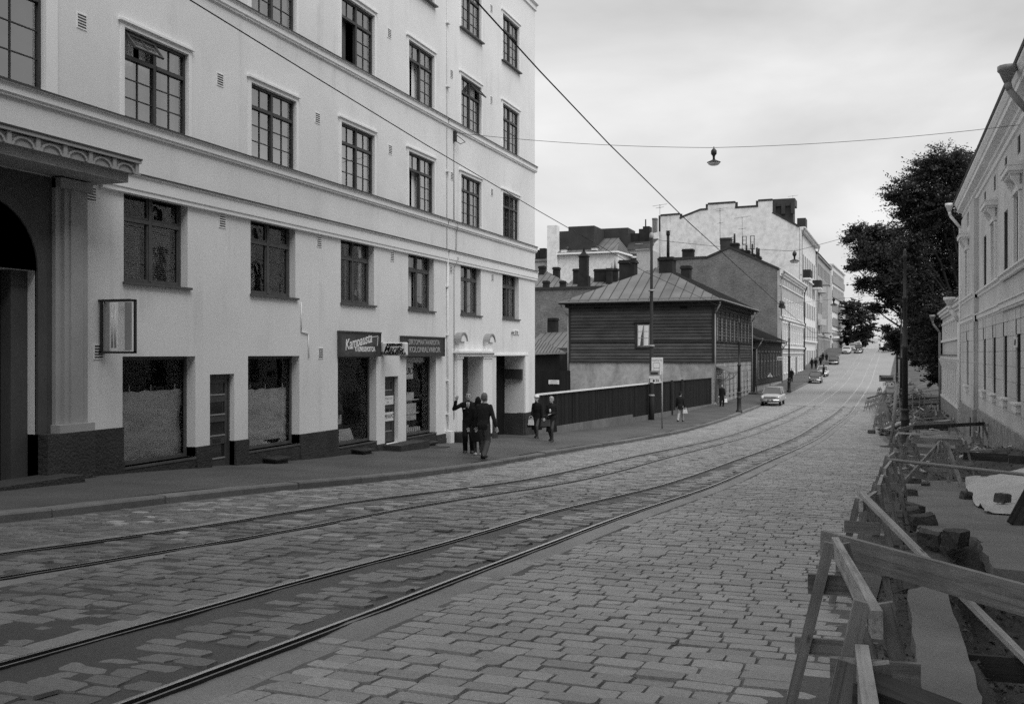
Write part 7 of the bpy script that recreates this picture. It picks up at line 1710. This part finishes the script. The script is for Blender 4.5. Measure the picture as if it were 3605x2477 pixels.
M['carlight'] = pbr('pale_car_paint', .42, .3, .05, 1, .03, 20, 0, spec=.5); M['carwhite'] = pbr('white_car_paint', .7, .3, .05, 1, .03, 20, 0, spec=.5)
M['carmid'] = pbr('grey_car_paint', .22, .3, .05, 1, .03, 20, 0, spec=.5); M['cardark'] = pbr('dark_car_paint', .03, .25, .1, 1, .03, 20, 0, spec=.6); M['carglass'] = pbr('car_glass', .10, .06, .2, .8, .05, 10, .02, 2, .7)
car('two tone station wagon parked nearest, facing the camera', 2712, 1429, L=4.4, W=1.66, H=1.5, kind='wagon', paint='carlight', roofp='carmid')
car('dark saloon with chrome bumper parked behind the station wagon', 2868, 1350, L=4.2, W=1.6, H=1.46, kind='sedan', paint='cardark')
car('pale rounded beetle shaped car beside the standing man', 2894, 1326, L=4.05, W=1.54, H=1.48, kind='beetle', paint='carlight')
car('dark car parked with its tail towards the camera', 2934, 1284, True, L=4.2, W=1.6, H=1.42, paint='cardark')
car('pale saloon first in the cluster parked at the crest', 2978, 1246, L=4.2, W=1.6, H=1.42, paint='carwhite')
car('dark old car with separate wings standing at the crest', 3020, 1244, L=4.4, W=1.66, H=1.6, kind='pre', paint='cardark')
car('light car just behind the first pale saloon at the crest', 0, 0, x=-4.35, y=216.5, L=4.2, W=1.6, H=1.45, paint='carlight')
car('farthest light car of the parked cluster at the crest', 0, 0, x=-3.6, y=224.5, L=4.2, W=1.6, H=1.5, paint='carwhite')
car('pale car coming over the crest on the right of the rails', 0, 0, x=3.1, y=234, L=4.2, W=1.65, H=1.42, paint='carwhite')

# ------------------------------------------------------------------ people
def person(label, pos, face, H=1.75, feet=((-.1, 0), (.1, .0)), hands=None, outfit='suit', tops='clothblack', legs='clothblack', hair='hairdark', hat=None, hem=.46, look=0.0, fem=False, vox=.016, shoes='leather', neck=None, lean=0.0, extra=None):
    """local +y is where the person faces; face = world direction angle of that axis (0 = +Y, PI = towards -Y)"""
    t = thing('person', label, 'person', pos, -face, 'people on the street')
    k = H / 1.75; V3 = lambda x, y, z: Vector((x * k, y * k, z * k))
    X, Y, Z = Vector((1, 0, 0)), Vector((0, 1, 0)), Vector((0, 0, 1))
    hipz = .92; sh_w = .185 if not fem else .165; ly = lean
    hips = [V3(-.085, 0, hipz), V3(.085, 0, hipz)]; sho = [V3(-sh_w + .012, ly, 1.395), V3(sh_w - .012, ly, 1.395)]
    def ik(a, b, l1, l2, hint):
        d = (b - a); L = min(d.length, (l1 + l2) * .999); d.normalize(); b2 = a + d * L
        q = (l1*l1 - l2*l2 + L*L) / (2*L); hgt = math.sqrt(max(0, l1*l1 - q*q)); hn = Vector(hint) - d * d.dot(Vector(hint)); hn.normalize()
        return a + d*q + hn*hgt, b2
    ank = []; knee = []
    for h_, f_ in zip(hips, feet):
        lift = f_[2] if len(f_) > 2 else 0
        kn, an = ik(h_, V3(f_[0], f_[1], .09 + lift), .44*k, .43*k, (0, 1, 0)); knee.append(kn); ank.append(an)
    hands = hands or ((-.27, .06, .82), (.27, .06, .82)); elb = []; wri = []
    for i, (s_, h_) in enumerate(zip(sho, hands)):
        e, w_ = ik(s_, V3(*h_[:3]), .29*k, .26*k, h_[3] if len(h_) > 3 else ((-.5 if i == 0 else .5), -1, -.2)); elb.append(e); wri.append(w_)
    def limb(mb, pts, rs, n=10):
        for (a, b), (r0, r1) in zip(zip(pts, pts[1:]), zip(rs, rs[1:])):
            mb.tube(a, b, r0*k, r1*k, n); mb.ball(b, r1*k)
        mb.ball(pts[0], rs[0]*k)
    def torso(mb, g, z0=.84, z1=1.5):
        st = [(.80, .14, .10), (.92, .165, .115), (1.05, .145 if not fem else .13, .10), (1.2, .165 if not fem else .15, .115), (1.33, .182 if not fem else .155, .115), (1.40, .165 if not fem else .14, .10), (1.45, .11 if not fem else .095, .08), (1.49, .06, .058)]
        mb.loft([(V3(0, ly * min(1, max(0, (z - .9) / .5)), z), (a + g) * k, (b + g) * k, X, Y) for z, a, b in st if z0 - .05 <= z <= z1], 16)
    def rem(o, v):
        m = o.modifiers.new('remesh', 'REMESH'); m.mode = 'VOXEL'; m.voxel_size = v; m.use_smooth_shade = True
        m2 = o.modifiers.new('smooth', 'SMOOTH'); m2.factor = .5; m2.iterations = 2; return o
    mb = MB(); torso(mb, 0)
    for i in (0, 1):
        limb(mb, [hips[i], knee[i], ank[i]], [.085, .055, .04]); limb(mb, [sho[i], elb[i], wri[i]], [.055, .042, .03])
        d = (wri[i] - elb[i]).normalized(); side = d.cross(Y if abs(d.y) < .8 else Z).normalized(); out_ = X * (-1 if i == 0 else 1)
        palm = wri[i] + d * .055*k; mb.loft([(wri[i], .026*k, .022*k, side, d.cross(side)), (palm, .042*k, .016*k, side, d.cross(side)), (palm + d*.045*k, .04*k, .014*k, side, d.cross(side))], 10)
        for q, ln in ((-.032, .062), (-.011, .075), (.011, .07), (.032, .055)):
            a = palm + d*.04*k + side*q*k; cu = d.cross(side) * (.02*k); mb.tube(a, a + d*ln*.55*k + cu*.4, .0105*k, .01*k, 6); mb.tube(a + d*ln*.55*k + cu*.4, a + d*ln*k*.95 + cu*1.4, .01*k, .008*k, 6)
        a = palm - side*.035*k; mb.tube(a, a - side*.028*k + d*.035*k, .013*k, .011*k, 6); mb.tube(a - side*.028*k + d*.035*k, a - side*.03*k + d*.065*k, .011*k, .009*k, 6)
        mb.loft([(ank[i] + V3(0, -.06, -.05), .035*k, .04*k, X, Z), (ank[i] + V3(0, .04, -.05), .042*k, .045*k, X, Z), (ank[i] + V3(0, .15, -.07), .04*k, .022*k, X, Z)], 10)
    hc = V3(0, ly + .025, 1.625); nk = V3(0, ly + .0, 1.44); mb.tube(nk, hc - V3(0, .01, .06), .056*k, .052*k, 10)
    rot = Matrix.Rotation(look, 3, 'Z'); hd = lambda x, y, z: hc + rot @ V3(x, y, z)
    HX, HY = rot @ X, rot @ Y
    mb.loft([(hd(0, .035, -.125), .03*k, .03*k, HX, HY), (hd(0, .03, -.105), .052*k, .055*k, HX, HY), (hd(0, .018, -.06), .066*k, .078*k, HX, HY), (hd(0, .005, 0), .075*k, .095*k, HX, HY), (hd(0, -.005, .06), .074*k, .094*k, HX, HY), (hd(0, -.008, .1), .055*k, .07*k, HX, HY), (hd(0, -.008, .122), .02*k, .03*k, HX, HY)], 14)
    mb.tube(hd(0, .09, .01), hd(0, .118, -.035), .011*k, .017*k, 6); mb.ball(hd(0, .095, -.075), .026*k, .014*k, .011*k)
    for sx in (-1, 1): mb.ball(hd(sx * .078, -.005, -.015), .012*k, .022*k, .034*k)
    rem(mb.build('body', 'skin', t), vox * .62)
    mb = MB()
    for sx in (-1, 1): mb.ball(hd(sx * .032, .093, .008), .013*k, .006*k, .007*k); mb.bar(hd(sx * .015, .1, .03), hd(sx * .052, .09, .032), .006*k, .008*k)
    mb.build('eyes', 'blacklet', t); mb = MB(); mb.ball(hd(0, .108, -.075), .024*k, .005*k, .006*k); mb.build('mouth', 'clothgrey', t)
    # garments
    if outfit in ('suit', 'sweater', 'jacket'):
        mb = MB(); torso(mb, .022, .80)
        z_ = .80 if outfit != 'sweater' else .90
        mb.loft([(V3(0, 0, z_ - (.06 if outfit != 'sweater' else 0)), .178*k, .135*k, X, Y), (V3(0, 0, .96), .17*k, .13*k, X, Y)], 16)
        for i in (0, 1): limb(mb, [sho[i], elb[i], elb[i] + (wri[i] - elb[i]) * .93], [.068, .057, .046])
        rem(mb.build('jacket', tops, t), vox)
        mb = MB(); mb.loft([(V3(0, 0, .80), .13*k, .11*k, X, Y), (V3(0, 0, .92), .165*k, .12*k, X, Y), (V3(0, 0, 1.0), .15*k, .11*k, X, Y)], 14)
        for i in (0, 1): limb(mb, [hips[i], knee[i], ank[i] + V3(0, 0, -.02)], [.105, .078, .07])
        rem(mb.build('trousers', legs, t), vox)
        if outfit == 'suit':
            mb = MB(); mb.prism([V3(-.05, ly + .12, 1.46), V3(.05, ly + .12, 1.46), V3(0, ly + .142, 1.18)], V3(0, .012, 0)); mb.build('shirt', 'white', t)
            mb = MB(); mb.prism([V3(-.014, ly + .135, 1.44), V3(.014, ly + .135, 1.44), V3(.018, ly + .156, 1.24), V3(0, ly + .158, 1.19), V3(-.018, ly + .156, 1.24)], V3(0, .006, 0)); mb.build('tie', 'clothblack', t)
            mb = MB(); mb.box(.08*k, .13*k, (ly + .125)*k, (ly + .14)*k, 1.27*k, 1.29*k); mb.build('pocket_square', 'white', t)
    else:
        mb = MB(); torso(mb, .025, .80)
        if outfit == 'coat': mb.loft([(V3(0, .0, hem), .225*k, .20*k, X, Y), (V3(0, 0, .7), .2*k, .175*k, X, Y), (V3(0, 0, .95), .17*k, .13*k, X, Y), (V3(0, 0, 1.1), .145*k, .115*k, X, Y)], 18)
        else: mb.loft([(V3(0, .0, hem), .19*k, .15*k, X, Y), (V3(0, 0, .7), .185*k, .145*k, X, Y), (V3(0, 0, .95), .175*k, .125*k, X, Y), (V3(0, 0, 1.08), .14*k, .11*k, X, Y)], 18)
        for i in (0, 1): limb(mb, [sho[i], elb[i], elb[i] + (wri[i] - elb[i]) * .93], [.064, .055, .047])
        rem(mb.build('coat', tops, t), vox)
        mb = MB()
        for i in (0, 1): limb(mb, [hips[i], knee[i], ank[i] + V3(0, 0, -.01)], [.09, .062, .046])
        rem(mb.build('stockings', 'clothgrey', t), vox)
    mb = MB()
    for i in (0, 1):
        a = ank[i]
        if fem: mb.loft([(a + V3(0, -.075, -.05), .036*k, .044*k, X, Z), (a + V3(0, .05, -.055), .047*k, .05*k, X, Z), (a + V3(0, .17, -.072), .043*k, .028*k, X, Z)], 10); mb.tube(a + V3(0, -.05, -.05), a + V3(0, -.05, -.09), .014*k, .01*k, 6)
        else: mb.loft([(a + V3(0, -.08, -.045), .04*k, .048*k, X, Z), (a + V3(0, .05, -.045), .052*k, .05*k, X, Z), (a + V3(0, .18, -.065), .045*k, .027*k, X, Z)], 12)
    mb.build('shoes', shoes, t)
    if hat == 'scarf':
        mb = MB(); mb.loft([(hd(0, -.01, -.15), .09*k, .09*k, HX, HY), (hd(0, -.015, -.08), .088*k, .1*k, HX, HY), (hd(0, -.02, .02), .098*k, .112*k, HX, HY), (hd(0, -.025, .09), .08*k, .098*k, HX, HY), (hd(0, -.03, .145), .03*k, .04*k, HX, HY)], 14); mb.build('headscarf', 'clothblack', t)
    else:
        big = 1.16 if fem else 1.0
        mb = MB(); mb.loft([(hd(0, -.055, -.07), .055*k*big, .05*k*big, HX, HY), (hd(0, -.035, -.02), .08*k*big, .078*k*big, HX, HY), (hd(0, -.022, .045), .083*k*big, .092*k*big, HX, HY), (hd(0, -.012, .095), .07*k*big, .09*k*big, HX, HY), (hd(0, -.012, .135 * (1.04 if fem else 1)), .03*k, .04*k, HX, HY)], 14); mb.build('hair', hair, t)
    if hat == 'white':
        mb = MB(); mb.loft([(hd(0, -.01, .05), .098*k, .11*k, HX, HY), (hd(0, -.015, .08), .112*k, .122*k, HX, HY), (hd(0, -.02, .14), .1*k, .108*k, HX, HY), (hd(0, -.02, .17), .05*k, .05*k, HX, HY)], 14); mb.build('hat', 'white', t)
    if hat == 'cap':
        mb = MB(); mb.loft([(hd(0, -.01, .06), .088*k, .1*k, HX, HY), (hd(0, -.01, .1), .095*k, .108*k, HX, HY), (hd(0, -.01, .14), .06*k, .07*k, HX, HY)], 14); mb.loft([(hd(0, .06, .065), .07*k, .05*k, HX, HY), (hd(0, .1, .06), .05*k, .05*k, HX, HY)], 10); mb.build('cap', 'clothdark', t)
    return t, V3, wri
def bag(label, t, local, size, mat, kind='handbag'):
    k_ = Matrix.Rotation(t.rotation_euler.z, 4, 'Z') @ Vector(local) + t.location
    o = thing(kind, label, 'bag', k_, t.rotation_euler.z); w_, d_, h_ = size
    mb = MB(); mb.hexa([(-w_/2, -d_/2, -h_), (w_/2, -d_/2, -h_), (w_/2, d_/2, -h_), (-w_/2, d_/2, -h_)], [(-w_*.42, -d_*.3, 0), (w_*.42, -d_*.3, 0), (w_*.42, d_*.3, 0), (-w_*.42, d_*.3, 0)]); mb.build('pouch', mat, o)
    mb = MB(); P_ = [(w_*.35 * math.cos(a), 0, .14 * math.sin(a)) for a in [PI * q / 8 for q in range(9)]]; mb.path(P_, .01, 5); mb.build('strap', mat, o); return o
def foot(u, v): p = ground(u, v, .14); p.z = pz(p.x, p.y); return p
TOW = PI
p = foot(1650, 1594)
person('man in a dark suit and tie raising his right hand while talking', p, PI - .25, 1.75, ((-.11, .02), (.10, -.02)), ((-.23, .08, .80), (.34, .14, 1.50, (1, .1, -1))), 'suit', 'clothblack', 'clothblack', 'hairmid', look=.1)
p = foot(1683, 1601)
person('woman in a black coat and headscarf standing between the two men', p, PI + 2.6, 1.62, ((-.07, .05), (.08, -.08)), None, 'coat', 'clothblack', hat='scarf', hem=.42, fem=True, shoes='white')
p = foot(1703, 1614)
person('man in a dark sweater and grey trousers seen from behind, walking', p, .05, 1.76, ((-.09, .16), (.1, -.20, .06)), ((-.26, .1, .86), (.36, .02, .84)), 'sweater', 'clothdark', 'clothgrey', 'hairmid', look=-.1, lean=.03)
p = foot(1890, 1545)
t, V3, wr = person('older woman with a round white hat and black coat carrying a white bag', p, PI + .1, 1.62, ((-.07, .10), (.07, -.12, .04)), ((-.26, .02, .82), (.18, .16, .86)), 'coat', 'clothblack', hair='hairmid', hat='white', hem=.36, fem=True)
bag('small white bag held by the woman with the white hat', t, wr[1] + Vector((0, .03, -.09)), (.24, .06, .2), 'white'); bag('black handbag hanging beside the woman with the white hat', t, (.24, .05, .66), (.28, .1, .24), 'leather')
p = foot(1942, 1554)
t, V3, wr = person('fair haired woman in a dark coat with a handbag on her arm', p, PI + .05, 1.62, ((-.07, .10), (.07, -.11, .04)), ((-.05, .2, 1.08), (.24, .16, .92)), 'coat', 'clothdark', hair='hairlight', hem=.38, fem=True)
bag('dark handbag carried by the fair haired woman', t, (.16, .17, .80), (.36, .12, .24), 'clothgrey'); 
mb = MB(); q = Matrix.Rotation(t.rotation_euler.z, 4, 'Z') @ Vector((-.03, .24, 1.12)) + t.location; mb.ball(q, .035, .03, .07); tag(mb.build('flower_bunch', 'white'), 'small white parcel held up by the fair haired woman', 'parcel')
p = foot(2395, 1484)
t, V3, wr = person('man in a dark jacket and pale trousers walking away with a bag', p, .1, 1.76, ((-.08, -.24, .03), (.09, .24)), ((-.26, .08, .86), (.3, .02, .78)), 'jacket', 'clothdark', 'clothlight', 'hairdark', hat='cap')
bag('small pale bag in the hand of the man walking away', t, wr[1] + Vector((0, 0, -.14)), (.26, .1, .22), 'curtain')
p = foot(2541, 1431)
t, V3, wr = person('man in black standing by the radio shop door, looking up the street', p, PI - .5, 1.74, ((-.1, .05), (.1, -.04)), None, 'jacket', 'clothblack', 'clothblack', 'hairdark', vox=.022)
bag('white bag at the side of the man by the radio shop', t, (-.28, .05, .62), (.3, .08, .3), 'white')
far = [('walker close to the tram pole before the brick gable', 2787, 1344, PI, 0), ('man in a dark suit standing beside the pale beetle shaped car', 0, 0, -1.0, 0), ('left of the pair of dark coated men walking uphill', 2858, 1298, 0, 0), ('right of the pair of dark coated men walking uphill', 2872, 1298, 0, 0), ('dark walker just behind the tail of the dark car', 2889, 1288, 0, 0), ('left one of the couple farthest up the pavement', 2897, 1273, 0, 1), ('right one of the couple farthest up the pavement', 2910, 1275, 0, 1)]
for i, (lb, u, v, fc, fem) in enumerate(far):
    p = foot(u, v) if u else Vector((-6.75, 146.5, gz(146.5)))
    person(lb, p, fc, 1.74 if not fem else 1.66, ((-.09, .12), (.09, -.14, .03)), None, 'coat' if fem else 'jacket', 'clothblack', 'clothblack' if i != 3 else 'clothdark', 'hairdark', fem=bool(fem), hat='cap' if i in (1, 4) else None, vox=.034)
# ------------------------------------------------------------------ unseen tall house added on the right to shade the near-left street
def shadehouse(label, x0, x1, y0, y1, z1, mat):
    o = thing('apartment_house', label, 'building', ((x0 + x1) / 2, (y0 + y1) / 2, -3))
    mb = MB(); mb.box(x0, x1, y0, y1, -4, z1); mb.build('wall', mat, o, o.location); mb = MB(); mb.box(x0 - .4, x1 + .4, y0 - .4, y1 + .4, z1, z1 + .5); mb.build('cornice', 'rightwall', o, o.location)
    n = max(2, int((y1 - y0) / 4)); m = max(2, int((x1 - x0) / 4)); side = x0 > 0
    for f_ in range(6):
        for k in range(n if side else m):
            mb = MB()
            if side: y = y0 + 2 + k * (y1 - y0 - 2) / n; mb.box(x0 - .03, x0 + .02, y - .6, y + .6, 1 + f_ * 3.4, 2.9 + f_ * 3.4)
            else: x = x0 + 2 + k * (x1 - x0 - 2) / m; mb.box(x - .6, x + .6, y1 - .02, y1 + .03, 1 + f_ * 3.4, 2.9 + f_ * 3.4)
            mb.build('window', 'darkglass', o, o.location)
    return o
shadehouse('unseen tall grey house added beside and behind the camera to shade the street', 3.6, 16, -46, 20.4, 23.0, 'granite')
